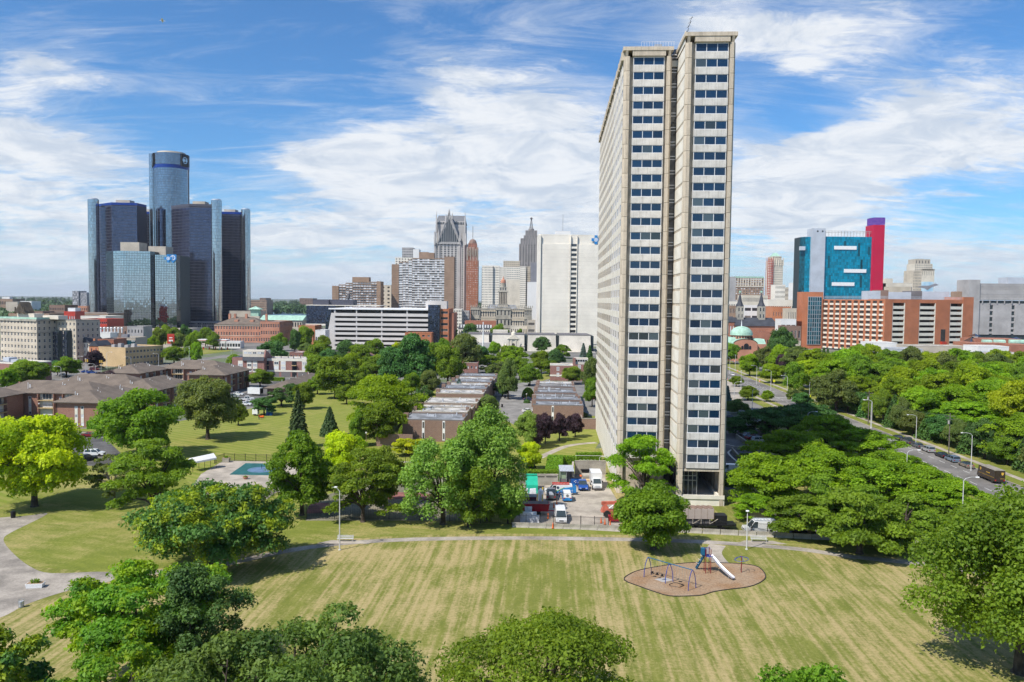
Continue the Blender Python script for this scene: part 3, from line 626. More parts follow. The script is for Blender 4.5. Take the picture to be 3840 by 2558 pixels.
# spruces
spruce(P_(1117,211),7.4,16.2,'spruce','taller of the two dark spruces on the striped lawn',41,26000,.30)
spruce(P_(1236,230),6.8,8.9,'spruce','shorter of the two dark spruces on the striped lawn',42,15000,.28)
spruce(P_(1722,320),6.2,8.6,'bluesp','blue spruce standing against the left row of flat-roofed houses',43,8000,.34)
spruce(P_(2188,520),8,13,'bluesp','bluish spruce at the end of the long white building',44,5000,.5)
spruce(P_(2212,510),6.5,12.2,'dark','dark conifer next to the bluish spruce beside the tower',45,5000,.5)
spruce(P_(2733,297),4.6,9.2,'bluesp','narrow spruce just right of the tower foot',46,5000,.4)
for i,(sx,Y,w,h,l) in enumerate([(3090,508,6,12.5,'left one of two dark conifers at the foot of the orange garage'),(3105,512,5,11.5,'right one of two dark conifers at the foot of the orange garage')]):
    spruce(P_(sx,Y),w,h,'dark',l,50+i,3000,.5)
# --- trees of the middle distance
tr('S',990,1478,270,9,'spread','dark','dark pine beside the blue cabin at the lawn edge',0,name='pine_tree')
tr('S',1055,1450,292,11,'spread','dark','wide dark pine in front of the low grey roof',1,name='pine_tree')
tr('S',1140,1440,285,8,'round','green','small fresh green tree beside the low grey roof',0)
tr('S',893,1518,247,6,'round','green','small round tree by the car park with a leaning trunk',0)
tr('S',975,1388,352,11.5,'round','green','small spreading tree in front of the garage doors of the brick row',1)
tr('S',407,1393,335,12.5,'round','purple','dark purple plum tree between the brown roofs',0,name='plum_tree')
tr('S',100,1355,345,19,'round','green','pale green tree in front of the arched brick building',0)
tr('S',25,1385,330,10,'round','locust','light green tree at the left edge in front of the arched brick building',0)
tr('S',248,1342,388,13,'round','green','mid green tree at the street corner by the stone apartment block',1)
tr('S',215,1355,395,8,'round','dark','dark bushy tree left of the street corner one',0)
tr('S',352,1318,430,11,'round','purple','dark purple tree against the plain side of the tan building',0)
tr('S',652,1303,470,14,'round','maple','deep green tree beside the tan building corner',0)
tr('S',716,1256,480,10,'tall','green','slim green tree in front of the petrol station',1)
tr('S',735,1288,468,8,'round','locust','short bright tree at the kerb by the petrol station',0)
tr('S',330,1416,318,5,'round','green','small street tree beside the purple plum',0)
for i,(sx,t_,Y,w,c_) in enumerate([(595,1232,600,13,'green'),(575,1262,560,10,'locust'),(650,1232,640,14,'green'),(690,1222,660,12,'dark'),(672,1252,590,13,'olive'),(735,1244,620,12,'locust'),(770,1232,640,13,'green'),(800,1248,600,10,'green'),(620,1222,660,9,'locust'),
   (460,1246,640,9,'green'),(498,1240,650,9,'dark'),(405,1252,560,7,'green'),(320,1262,500,8,'locust')]):
    tr('S',sx,t_,Y,w,'round',c_,ORD[i]+' street tree on the green strips below the mirrored tower, '+CN[c_],i%2,group='street trees below the mirrored tower')
for sx,t_,Y,w,c_,kd,l in [(1025,1284,450,18,'dark','round','dark tree behind the brick row with the white bands'),(1192,1293,440,16,'green','round','green tree left of the white-banded garage'),(1050,1253,600,13,'green','round','green tree at the corner of the red-brick hall'),
  (1142,1228,585,13,'green','round','leafy tree between the red-brick hall and the glass block'),(1105,1240,560,9,'dark','round','dark narrow tree behind the leafy one by the red-brick hall'),(1210,1262,545,14,'green','round','green tree at the lower left corner of the garage'),
  (1300,1280,480,16,'dark','round','dark green tree below the left part of the garage'),(1405,1276,470,16,'green','round','green tree below the middle of the garage'),(1485,1290,440,8,'yellow','round','yellowish tree tip behind the dark ones below the garage'),
  (1320,1330,400,15,'locust','round','lighter green tree above the dull green one'),(1410,1335,395,14,'green','round','green tree between the dull green one and the tallest dark one'),(1355,1382,330,9,'green','round','low green tree behind the dull green one'),
  (1746,1259,425,18.5,'olive','round','pale round lime tree in front of the long white building'),(1837,1326,438,14,'green','layer','umbrella-shaped tree left of the cul-de-sac'),(1930,1294,452,15,'locust','layer','bright umbrella-shaped tree at the end of the cul-de-sac'),
  (1988,1368,372,11,'green','round','round tree standing in the cul-de-sac'),(2030,1320,435,12,'green','round','green tree behind the cul-de-sac'),(1907,1352,320,9.5,'olive','tall','olive tree beside the right end of the left house row'),(1885,1430,330,8,'dark','round','dark tree under the olive one at the house row'),
  (2031,1266,600,14,'dark','round','dark round tree on the white building forecourt'),(1853,1284,560,9.5,'locust','round','bright small tree beside the cream chapel'),(2109,1290,552,11,'green','layer','thin tree right of the dark round one on the forecourt'),
  (2150,1378,382,11.5,'green','round','green tree in front of the brick house with attic windows'),(2216,1345,340,9,'olive','tall','tree brushing the left side of the tower'),(2222,1420,300,7,'green','tall','lower tree brushing the left side of the tower'),
  (1832,1482,265,8,'olive','tall','yellow-olive tree at the near end of the left house row'),(1575,1480,265,10,'olive','spread','loose pale tree left of the house row'),(2180,1560,262,6,'olive','tall','small tree on the terrace right of the right house row'),
  (1985,1550,215,8,'willow','round','pale shrub-like tree left of the purple row'),(1990,1665,186,6.5,'yellow','round','small yellow tree at the bend of the path'),(1530,1634,202,9,'yellow','spread','low yellow-green tree in front of the end house'),
  (1600,1265,640,12,'dark','round','tree between the garage and the county building'),(1765,1218,700,16,'dark','round','dark tree on the right of the mansard-roofed house'),(1875,1220,690,19,'green','round','tree row below the county building'),
  (1700,1235,650,10,'green','round','small tree at the left of the mansard-roofed house'),(1950,1238,660,10,'green','round','small tree behind the cream chapel')]:
    tr('S',sx,t_,Y,w,kd,c_,l,len(l)%3)
for i,(sx,Y,w) in enumerate([(2046,221,5.6),(2099,226,6.0),(2158,232,5.4),(2020,214,5)]):
    tr('S',sx,1556+(8 if i==3 else 0),Y,w,'round','purple',['leftmost full crown of the purple plums','middle purple plum, darkest and densest','rightmost purple plum with a thin stem on the grass','purple plum half hidden by the pale poplar'][i],i,group='purple plum trees by the path',name='plum_tree')
tr('S',1280,1628,172,10.5,'round','yellow','yellow flowering shrub tree behind the deep green maple',0)
tr('S',1445,1690,152,9,'round','green','fresh green tree right behind the street lamp locust',1)
tr('S',1530,1596,246,5,'round','red','low dark red maple against the end house wall',0,hmin=3.4)
tr('S',1345,1545,214,6,'round','green','green sapling on the left of the round maple',1)
tr('S',1905,1890,141,5.5,'round','maple','dense green bush at the fence left of the service yard',0,hmin=5)
# right of the tower
for sx,t_,Y,w,c_,l in [(2965,1608,182,19,'locust','tall bright locust beside the tower drive'),(2880,1690,153,15,'locust','bright locust closest to the tower'),(3105,1550,210,17,'locust','rear locust, its crown top highest of the group'),(3080,1672,160,16,'locust','bright locust in the middle of the group by the tower'),
  (3245,1605,200,17,'locust','locust with its crown reaching over the kerb'),(3250,1712,158,16,'locust','wide locust right of the middle one'),(3345,1690,172,15,'locust','locust whose crown touches the street lamp head'),(3440,1738,155,15,'locust','locust next to the avenue, lower than its neighbour'),
  (3560,1790,148,14,'locust','outermost locust toward the delivery truck'),(2830,1850,146,8,'locust','small locust bough hanging beside the lit grass'),(3040,1842,134,13,'green','darker tree standing over the blue van'),(3232,1800,126,15,'green','forked greyish tree on the lawn side of the fence'),
  (3400,1850,133,14,'green','green tree at the right end of the fence'),(3150,1770,142,13,'green','grey-green tree behind the forked one'),(3330,1945,128,9,'green','low bough tree right of the forked one'),(3560,1885,140,10,'green','leafy tree between the fence and the avenue')]:
    tr('S',sx,t_,Y,w,'layer' if c_=='locust' else 'spread',c_,l,len(l)%3)
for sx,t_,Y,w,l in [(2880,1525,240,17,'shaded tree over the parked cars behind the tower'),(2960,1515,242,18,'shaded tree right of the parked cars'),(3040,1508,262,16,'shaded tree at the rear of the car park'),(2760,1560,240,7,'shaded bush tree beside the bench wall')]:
    tr('S',sx,t_,Y,w,'layer','dark',l,1)  # tower's shade put into the leaf colour: shadowed locusts take the dark leaves
for sx,t_,Y,w,kd,c_,l in [(2813,1332,434,12,'round','locust','lime street tree on the left of the avenue bend'),(2872,1306,470,14,'round','olive','grey-green tree above the lime street trees'),(2930,1299,455,16,'round','locust','tallest lime tree near the domed church'),(2896,1367,398,14,'round','locust','lime tree beside the striped barrels'),
  (2985,1362,341,11,'tall','green','hanging green tree beside the crossing'),(2762,1412,379,7,'round','green','small tree between two lamps on the avenue'),(2806,1450,326,8.5,'round','green','small dark green tree on the verge'),(2877,1466,322,5.5,'round','locust','smallest lime tree on the verge'),
  (2767,1500,285,9,'round','olive','brownish bush tree at the drive entrance'),(2932,1334,430,7,'round','purple','purple tree tucked between the lime trees'),(2930,1237,515,20,'round','dark','big dark tree beside the domed church'),(2735,1290,520,14,'round','green','tree in front of the domed church wall'),
  (3140,1396,292,17,'round','olive','rounded light tree at the start of the wood'),(3010,1475,305,8,'round','dark','dark shrub at the kerb of the crossing'),(2990,1440,312,7,'spread','olive','thin tree at the kerb of the crossing')]:
    tr('S',sx,t_,Y,w,kd,c_,l,len(l)%3)
# the wood east of the avenue
ru=random.Random(3); n=0
for row,Y in enumerate([205,228,252,276,300,326,352,380,410]):
    x=129.5+ (0 if Y<380 else 14)+ru.uniform(-3,4); q_=0
    while x<min(Y*.70+12,300):
        w=ru.uniform(15,20); n+=1
        h=ru.uniform(15.5,20.5) if x>140 or Y>300 else ru.uniform(12,15)
        c_=ru.choice(['locust','green','locust','yellow2','locust']) if Y<330 else ru.choice(['locust','locust','yellow2','locust','green','olive']); q_+=1
        tree('S',0,0,w,h,'layer' if ru.random()<.75 else 'round',c_,CN.get(c_,'bright lime')+' tree of the wood, '+ORD[row]+' row from the front, '+ORD[q_-1]+' from the avenue',v=ru.randrange(3),P=(x+2,Y+ru.uniform(-6,6)),group='trees of the wood beyond the avenue',clear=2.5)
        x+=w*ru.uniform(.62,.8)
for i in range(17):
    Y=184+i*7.4; w=ru.uniform(7,10.5); h=ru.uniform(6.5,11)
    if i%3==1: spruce((124.5+ru.uniform(-1,1),Y),w*.95,h+2,'dark',ORD[i//3]+' conifer from the near end of the pavement along the wood',200+i,5000,.36,group='conifers along the avenue pavement')
    else: tree('S',0,0,w,h,'round',ru.choice(['green','dark','olive']),ORD[i]+' low leafy tree from the near end of the wood pavement',v=i%2,P=(124.5+ru.uniform(-1,1),Y),group='shrubs along the avenue pavement',clear=.6)
# bright trees of the wood visible on its left front
for sx,t_,Y,w,c_,l in [(3090,1318,395,17,'locust','leftmost high crown of the wood, above the crossing'),(3165,1308,405,18,'green','second high crown of the wood from the crossing'),(3210,1345,365,15,'green','crown in front of the second high one of the wood'),(3060,1352,372,11,'green','low crown leading the wood at the crossing')]:
    tr('S',sx,t_,Y,w,'layer',c_,l,1)
for i,(sx,Y,h,w) in enumerate(sorted([(1180,400,11,12),(1235,430,12,13),(1290,395,11,12),(1345,440,14,14),(1455,420,14,14),(1500,440,15,13),(1620,420,16,14),(1640,480,14,13),(1660,560,12,13),(1800,500,11,12),(1590,300,8,8),(1612,330,10,9),(1500,310,9,9),(1470,275,7,8),(1860,400,10,11),(1950,400,11,11),(2062,420,10,10),(2085,470,11,11),(1900,480,12,12),(1150,520,10,12),(960,430,8,9),(880,440,8,9),(1215,350,9,10),(1190,330,8,8),(1100,318,7,8),(1300,300,7,8),(1380,320,8,9),(1545,330,9,9)])):
    tree('S',0,0,w,h,['round','round','spread'][i%3],['green','maple','dark','olive','green'][i%5],(ORD[i] if i<18 else 'twenty-'+ORD[i-19] if i>18 else 'nineteenth')+' filler tree from the left in the green belt between striped lawn and garage',v=i%2,P=P_(sx,Y),group='belt trees below the garage')
# small plants
def bush(P,w,h,col,label,seed=0,cat='shrub'):
    rs=np.random.RandomState(seed); n=int(900*w*h)+300; d=rs.normal(0,1,(n,3)); d/=np.linalg.norm(d,axis=1)[:,None]; d[:,2]=np.abs(d[:,2])
    p=d*np.array([w/2,w/2,h])*(.75+.3*rs.rand(n,1)); me=leafmesh('shrub',p,d,.2,rs.rand(n),L[col],rs=rs)
    return tag(link('shrub',me,loc=(P[0],P[1],0)),label,cat)
bush(spot('B4',2140,1020),1.9,1.6,'hedge','single clipped green bush at the foot of the brick wall',1)
bush(spot('B4',1500,745),2.6,1.4,'dark','low clipped bush beside the parked dark car',2)
bush(spot('B4',1510,680),5,3.8,'hedge','tall rounded bush at the entrance of the cul-de-sac',3)
bush(spot('B3',1680,890),3.6,2,'green','dark clipped shrub on the grass beside the old court',4)
bush(spot('B4',1540,1440),2.4,1.2,'dark','dark low shrub under the small yellow tree',5)
bush(spot('B4',200,1090),4,3.4,'green','loose shrub climbing the end house wall',6)
bush(spot('B4',2185,700),4,4.6,'red','dark red shrub on the terrace beside the tower',7)
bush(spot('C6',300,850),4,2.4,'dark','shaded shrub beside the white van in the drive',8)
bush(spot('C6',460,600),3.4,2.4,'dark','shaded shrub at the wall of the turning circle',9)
def hedge(P0,P1,w,h,label,seed):
    a=Vector(P0);b=Vector(P1); d=b-a; Ln=d.length; rs=np.random.RandomState(seed); t=thing('hedge',label,'hedge',(a.x,a.y,0),math.atan2(d.y,d.x))
    m=MB(); m.box(.1,Ln-.1,-w/2+.12,w/2-.12,0,h-.12); m.build('stems',L['hedge'],t)
    n=int((Ln*h*2+Ln*w)*85); f=rs.rand(n); P=np.zeros((n,3)); N_=np.zeros((n,3)); P[:,0]=rs.rand(n)*Ln
    A=f<w/(2*h+w); P[A,1]=rs.uniform(-w/2,w/2,A.sum()); P[A,2]=h; N_[A,2]=1
    for sgn,msk in((-1,(~A)&(rs.rand(n)<.5)),(1,(~A))):
        q=msk&(P[:,2]==0)&(N_[:,1]==0); P[q,1]=sgn*w/2; P[q,2]=rs.rand(q.sum())*h; N_[q,1]=sgn
    P+=rs.normal(0,.07,(n,3)); link('leaves',leafmesh('leaves',P,N_,.16,rs.rand(n),L['hedge'],rs=rs),t); return t
h0=g('A6',112,948);h1=g('A6',452,948);h2=g('A6',430,800);h3=g('A6',605,800)
hedge(h0.xy,h1.xy,2.2,2.3,'clipped bright hedge along the retaining wall of the service yard',1)
hedge((h1.x-.9,h1.y+1.2),h2.xy,3.6,2.2,'wide clipped hedge running back from the yard corner',2)
hedge((h2.x+1,h2.y),h3.xy,1.6,1.9,'narrow hedge beside the metal roofed shelter',3)
hedge(g('A6',612,775).xy,g('A6',835,772).xy,1.6,2,'hedge behind the bicycle racks',4)
hedge(g('B1',870,1195).xy,g('B1',1005,1200).xy,2.2,2.4,'short clipped hedge at the apartment corner by the parked cars',5)
hedge(g('B3',710,175).xy,g('B3',820,178).xy,1.6,1.6,'low clipped hedge beside the garage doors',6)
# far woods
def wood(name,label,a0,a1,Y0,Y1,n,hh,seed,size=3.2,col='far'):
    rs=np.random.RandomState(seed); nt=max(10,n//34); ty=Y0+(Y1-Y0)*rs.rand(nt)**1.3; tx=(a0+(a1-a0)*rs.rand(nt))*ty; r=rs.uniform(5,9,nt); h=hh*(.7+.5*rs.rand(nt))
    i=rs.randint(0,nt,n); d=rs.normal(0,1,(n,3)); d/=np.linalg.norm(d,axis=1)[:,None]; d[:,2]=np.abs(d[:,2])
    P=np.stack([tx[i]+d[:,0]*r[i],ty[i]+d[:,1]*r[i],h[i]*.35+d[:,2]*h[i]*.65],1)
    o=link(name,leafmesh(name,P,d,size,np.clip(.3+.5*rs.rand(n)+.15*d[:,2],0,1),L[col],1.2,rs=rs)); o['kind']='stuff'; return o
wood('woods','',-.75,-.36,1250,2600,45000,13,1,5)
wood('woods','',-.80,.8,2600,7500,50000,18,2,13)
wood('woods','',-.30,-.14,1950,3600,24000,15,3,9)
wood('woods','',-.66,-.50,620,1150,9000,9,4,2.2)
wood('woods','',.25,.8,1300,2600,20000,12,5,7)
def proj(P):
    d=Vector((P[0],P[1],P[2]-HC)); cx=d.dot(rx); cyy=d.dot(ux); dz=-d.dot(B0); return (1920+F*cx/dz,1279-F*cyy/dz)
class Bd:
    """a building: an Empty at its front left corner, local x along the front, local y to the back"""
    def __init__(s,name,label,cat,k,x,Y,yaw=0,group=None):
        s.k=k; P=at(k,x,(1126-K[k][1])/K[k][2],Y); s.o=Vector((P.x,P.y)); s.yaw=yaw
        s.u=Vector((math.cos(yaw),math.sin(yaw))); s.v=Vector((-math.sin(yaw),math.cos(yaw)))
        s.t=thing(name,label,cat,(P.x,P.y,0),yaw,group)
    def w(s,x,y): return s.o+s.u*x+s.v*y
    def X(s,px,y=0): p=s.w(0,y); return hline(s.k,px,p,s.u)
    def Y(s,px,x=0): p=s.w(x,0); return hline(s.k,px,p,s.v)
    def Z(s,py,x=0,y=0):
        P=s.w(x,y); sx=proj((P.x,P.y,HC))[0]; kk=K[s.k]; return topz('S',sx,kk[1]+py*kk[2],P)
WINS={}
def winmesh(w,h,n,mats,fr,bars):
    key=('wm',round(w,2),round(h,2),n,mats[0].name,mats[1].name,bars,fr)
    if key in PROTO: return PROTO[key]
    b=MB(); x0=-w/2; z0=-h/2; d=.05; b.mi=1; b.quad((x0,0,z0),(-x0,0,z0),(-x0,0,-z0),(x0,0,-z0)); b.mi=0
    if fr:
        b.box(x0,-x0,-d,0,z0,z0+fr); b.box(x0,-x0,-d,0,-z0-fr,-z0)
        for i in range(n+1): c=x0+fr/2+(w-fr)*i/n; b.box(c-fr/2,c+fr/2,-d,0,z0+fr,-z0-fr)
        for i in range(bars): c=z0+h*(i+1)/(bars+1); b.box(x0+fr,-x0-fr,-d*.8,0,c-fr/2,c+fr/2)
    PROTO[key]=b.mesh('window',mats); return PROTO[key]
def face(mb,wins,f,fx,fy,a0,a1,z0,z1,g_,dep=.25):
    """wall face with a grid of real openings. f: F front at y=fy, K back, L left at x=fx, R right at x=fx. g_=(nx,nz,wf,hf[,voff])"""
    def q(a,b,z):
        return {'F':(a,fy+b,z),'K':(a,fy-b,z),'L':(fx+b,a,z),'R':(fx-b,a,z)}[f]
    rz={'F':0,'K':math.pi,'L':-math.pi/2,'R':math.pi/2}[f]
    if not g_: mb.quad(q(a0,0,z0),q(a1,0,z0),q(a1,0,z1),q(a0,0,z1)); return
    nx,nz,wf,hf=g_[:4]; vo=g_[4] if len(g_)>4 else 0; cw=(a1-a0)/nx; ch=(z1-z0)/nz; w=cw*wf; h=ch*hf
    zs=[z0+ch*(j+.5+vo) for j in range(nz)]
    lo=z0
    for z in zs:
        mb.quad(q(a0,0,lo),q(a1,0,lo),q(a1,0,z-h/2),q(a0,0,z-h/2)); lo=z+h/2
        pa=a0
        for i in range(nx):
            c=a0+cw*(i+.5); l,r=c-w/2,c+w/2
            if l-pa>1e-4: mb.quad(q(pa,0,z-h/2),q(l,0,z-h/2),q(l,0,z+h/2),q(pa,0,z+h/2))
            pa=r
            mb.quad(q(l,0,z-h/2),q(l,dep,z-h/2),q(l,dep,z+h/2),q(l,0,z+h/2)); mb.quad(q(r,0,z-h/2),q(r,dep,z-h/2),q(r,dep,z+h/2),q(r,0,z+h/2))
            mb.quad(q(l,0,z-h/2),q(r,0,z-h/2),q(r,dep,z-h/2),q(l,dep,z-h/2)); mb.quad(q(l,0,z+h/2),q(r,0,z+h/2),q(r,dep,z+h/2),q(l,dep,z+h/2))
            wins.append((q(c,dep,z),w,h,rz))
        if a1-pa>1e-4: mb.quad(q(pa,0,z-h/2),q(a1,0,z-h/2),q(a1,0,z+h/2),q(pa,0,z+h/2))
    mb.quad(q(a0,0,lo),q(a1,0,lo),q(a1,0,z1),q(a0,0,z1))
def emit(t,wins,mats,parts=True,n=1,fr=.08,bars=0,name='window'):
    if not wins: return
    used=t.get('_nw',0)
    if parts:
        take=wins[:max(0,290-used)]; rest=wins[len(take):]; t['_nw']=used+len(take)
        for p,w,h,rz in take: link(name,winmesh(w,h,n,mats,fr,bars),t,p,rz)
    else: rest=wins
    if rest:
        b=MB(); b.mi=1
        for p,w,h,rz in rest:
            c,s=math.cos(rz)*w/2,math.sin(rz)*w/2; b.quad((p[0]-c,p[1]-s,p[2]-h/2),(p[0]+c,p[1]+s,p[2]-h/2),(p[0]+c,p[1]+s,p[2]+h/2),(p[0]-c,p[1]-s,p[2]+h/2))
            if n>1:
                b.mi=0
                for i in range(1,n): f=i/n*2-1; x,y=p[0]+c*f,p[1]+s*f; b.box(x-.05,x+.05,y-.05,y+.05,p[2]-h/2,p[2]+h/2)
                b.mi=1
        b.build('small_'+name+'s',mats,t,kind='stuff')
def block(t,x0,x1,y0,y1,z0,z1,wm,F=None,L_=None,R_=None,roof=None,gl=None,fr=None,parts=True,n=1,bars=0,dep=.25,par=.5,frw=.08,wname='wall',cap=None):
    mb=MB(); ws=[]
    face(mb,ws,'F',0,y0,x0,x1,z0,z1,F,dep); face(mb,ws,'L',x0,0,y0,y1,z0,z1,L_,dep); face(mb,ws,'R',x1,0,y0,y1,z0,z1,R_,dep); face(mb,ws,'K',0,y1,x0,x1,z0,z1,None)
    mb.build(wname,wm,t)
    if F or L_ or R_:
        c=MB(); d=dep+.06; c.box(x0+d,x1-d,y0+d,y1-d,z0+.05,z1-.06); c.build('inner_core',M['dark'],t)
    r=MB(); r.box(x0+.02,x1-.02,y0+.02,y1-.02,z1-.05,z1); r.build('roof',roof or M['roofgrey'],t)
    if par:
        r=MB(); 
        for a in((x0-.06,x1+.06,y0-.06,y0+.3),(x0-.06,x1+.06,y1-.3,y1+.06),(x0-.06,x0+.3,y0+.3,y1-.3),(x1-.3,x1+.06,y0+.3,y1-.3)): r.box(*a,z1+.003,z1+par)
        r.build('parapet',cap or wm,t)
    emit(t,ws,(fr or M['frame'],gl or M['dglass']),parts,n,frw,bars)
def curt(t,name,P0,P1,z0,z1,nx,nz,m,gap=.12,jit=.004,seed=0,off=0,par=None):
    rs=np.random.RandomState(seed+1); P0=Vector(P0);P1=Vector(P1); d=(P1-P0); Ln=d.length; d/=Ln; n=Vector((d.y,-d.x)); b=MB(); cw=Ln/nx; ch=(z1-z0)/nz
    for i in range(nx):
        for j in range(nz):
            a,c=i*cw+gap/2,(i+1)*cw-gap/2; e,f=z0+j*ch+gap/2,z0+(j+1)*ch-gap/2; j1,j2=rs.normal(0,jit,2); vs=[]
            for (s_,z_) in((a,e),(c,e),(c,f),(a,f)):
                o=off+j1*(s_-(a+c)/2)+j2*(z_-(e+f)/2); p=P0+d*s_+n*o; vs.append((p.x,p.y,z_))
            b.quad(*vs)
    return b.build(name,m,t,kind='stuff')
def cylcurt(t,name,cx,cy_,r,z0,z1,n,nz,m,gap=.12,jit=.003,a0=math.pi,a1=2*math.pi,seed=0):
    for i in range(0): pass
    rs=np.random.RandomState(seed+3); b=MB(); ch=(z1-z0)/nz
    for i in range(n):
        A=a0+(a1-a0)*i/n; B_=a0+(a1-a0)*(i+1)/n; P0=Vector((cx+r*math.cos(A),cy_+r*math.sin(A))); P1=Vector((cx+r*math.cos(B_),cy_+r*math.sin(B_))); d=(P1-P0); Ln=d.length; d/=Ln; nn=Vector((d.y,-d.x))
        for j in range(nz):
            a,c=gap/2,Ln-gap/2; e,f=z0+j*ch+gap/2,z0+(j+1)*ch-gap/2; j1,j2=rs.normal(0,jit,2); vs=[]
            for (s_,z_) in((a,e),(c,e),(c,f),(a,f)): o=.05+j1*(s_-(a+c)/2)+j2*(z_-(e+f)/2); p=P0+d*s_+nn*o; vs.append((p.x,p.y,z_))
            b.quad(*vs)
    b.build(name,m,t,kind='stuff')
    c=MB(); c.lathe(cx,cy_,[(r-.02,z0),(r-.02,z1)],48 if r>8 else 24); c.build(name+'_core',M['mullion'],t)
def glazed(name,base,metal=.9,rough=.06,isl=.15,wob=0):
    m=mat(name,base,rough,.02,1,metal=metal,isl=isl); return m
def hip(mb,x0,x1,y0,y1,z0,z1,ov=.8,ins=None):
    x0-=ov;x1+=ov;y0-=ov;y1+=ov; W_=x1-x0;D=y1-y0
    if W_<=D: i=ins if ins is not None else W_/2; r0=((x0+x1)/2,y0+i);r1=((x0+x1)/2,y1-i)
    else: i=ins if ins is not None else D/2; r0=(x0+i,(y0+y1)/2); r1=(x1-i,(y0+y1)/2)
    v=[(x0,y0,z0),(x1,y0,z0),(x1,y1,z0),(x0,y1,z0),(*r0,z1),(*r1,z1)]
    if W_<=D: f=[(0,1,4),(1,2,5,4),(2,3,5),(3,0,4,5)]
    else: f=[(0,1,5,4),(1,2,5),(2,3,4,5),(3,0,4)]
    mb.add(v,f+[(3,2,1,0)]); mb.box(x0+.1,x1-.1,y0+.1,y1-.1,z0-.25,z0-.01)
def gable(mb,x0,x1,y0,y1,z0,z1,along='y',ov=.4):
    if along=='y': v=[(x0-ov,y0-ov,z0),(x1+ov,y0-ov,z0),(x1+ov,y1+ov,z0),(x0-ov,y1+ov,z0),((x0+x1)/2,y0-ov,z1),((x0+x1)/2,y1+ov,z1)]; f=[(0,1,4),(1,2,5,4),(2,3,5),(3,0,4,5),(3,2,1,0)]
    else: v=[(x0-ov,y0-ov,z0),(x1+ov,y0-ov,z0),(x1+ov,y1+ov,z0),(x0-ov,y1+ov,z0),(x0-ov,(y0+y1)/2,z1),(x1+ov,(y0+y1)/2,z1)]; f=[(0,1,5,4),(1,2,5),(2,3,4,5),(3,0,4),(3,2,1,0)]
    mb.add(v,f)
M.update(
 roofgrey=mat('grey flat roof',(.26,.25,.24),.9,.25,.15,fine=.15), roofwhite=mat('white flat roof',(.55,.53,.50),.85,.35,.3,fine=.35), roofblue=mat('grey membrane roof',(.27,.285,.31),.85,.3,.3,fine=.3),
 shingle=mat('brown grey shingles',(.175,.14,.112),.95,.15,.3,fine=.3), slate=mat('dark slate',(.055,.06,.075),.7,.2,.3), copper=mat('green copper roof',(.36,.56,.45),.7,.15,.3),
 brick=brickmat('brown brick',(.33,.15,.10),(.24,.11,.08),(.34,.26,.21)), brickdk=brickmat('dark brown brick',(.25,.15,.11),(.19,.115,.09),(.3,.24,.2)), brickrow=brickmat('purple brown brick',(.30,.13,.10),(.22,.09,.08),(.36,.28,.25)),
 brickred=mat('red brick',(.40,.17,.11),.9,.15,.12,fine=.15), brickor=mat('orange brick',(.50,.205,.105),.9,.1,.1,fine=.1), brickpink=mat('pink brick',(.50,.24,.16),.9,.12,.1,fine=.1), brownst=mat('brown facade',(.33,.225,.16),.9,.12,.1,fine=.1),
 tan=mat('tan brick',(.56,.40,.22),.9,.1,.08,fine=.12), cream=mat('cream stone',(.66,.60,.50),.9,.1,.08,fine=.1), stone=mat('pale stone',(.56,.49,.39),.9,.12,.08,fine=.12), stoned=mat('weathered stone',(.40,.37,.31),.9,.2,.1,fine=.2),
 white=mat('white cladding',(.74,.73,.71),.7,.05,.05), gband=mat('white garage band',(.62,.585,.56),.85,.06,.06), offw=mat('off-white concrete',(.78,.73,.64),.85,.07,.06), grey=mat('grey concrete',(.40,.385,.38),.9,.12,.08,fine=.1), greyd=mat('dark grey concrete',(.17,.16,.165),.9,.15,.1),
 greyblue=mat('grey stone tower',(.25,.25,.28),.9,.12,.08), metalw=mat('pale metal',(.55,.58,.63),.4,.08,.1,metal=.2), red=mat('red cladding',(.50,.012,.055),.55,.06,.05,spec=.3), redp=mat('red paint',(.50,.05,.03),.5,.1,.4),
 blueband=mat('blue light band',(.0,.035,.25),.4,.05,.2), mullion=mat('dark mullion',(.065,.068,.095),.6,.05,.2), mull2=mat('dark green mullion',(.03,.045,.05),.6,.05,.2), mullw=mat('pale mullion',(.35,.36,.38),.6,.05,.2),
 yellowed=mat('yellow balcony edge',(.52,.38,.2),.8,.1,.4), wpanel=mat('cream panel',(.70,.67,.58),.7,.05,.4), conc2=mat('precast wall',(.36,.33,.28),.9,.2,.4,fine=.2), beige=mat('beige concrete',(.50,.44,.36),.9,.1,.1,fine=.1), bronze=mat('orange brick facade',(.46,.17,.085),.9,.1,.1,fine=.1),
 lens=mat('white enamel',(.8,.8,.8),.5,.03,.5),
)
M['rcglass']=glazed('dark tower glass',(.09,.11,.18),.85,.12,.25); M['rcglassL']=glazed('dark tower glass side',(.09,.095,.16),.8,.2,.3); M['shaft']=glazed('shaft glass',(.52,.54,.55),.95,.12,.12)
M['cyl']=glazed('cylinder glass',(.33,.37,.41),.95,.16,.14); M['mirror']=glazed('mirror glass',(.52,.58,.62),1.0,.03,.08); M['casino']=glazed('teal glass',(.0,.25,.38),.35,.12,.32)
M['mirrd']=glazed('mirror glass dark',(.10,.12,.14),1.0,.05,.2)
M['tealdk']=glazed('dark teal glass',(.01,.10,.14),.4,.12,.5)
M['gdark']=glassmat('far window',(.018,.022,.028),(.22,.2,.18),.12,1.6,.08); M['gwhite']=glassmat('window with white curtains',(.04,.05,.06),(.75,.77,.8),.6,1.5,.1)
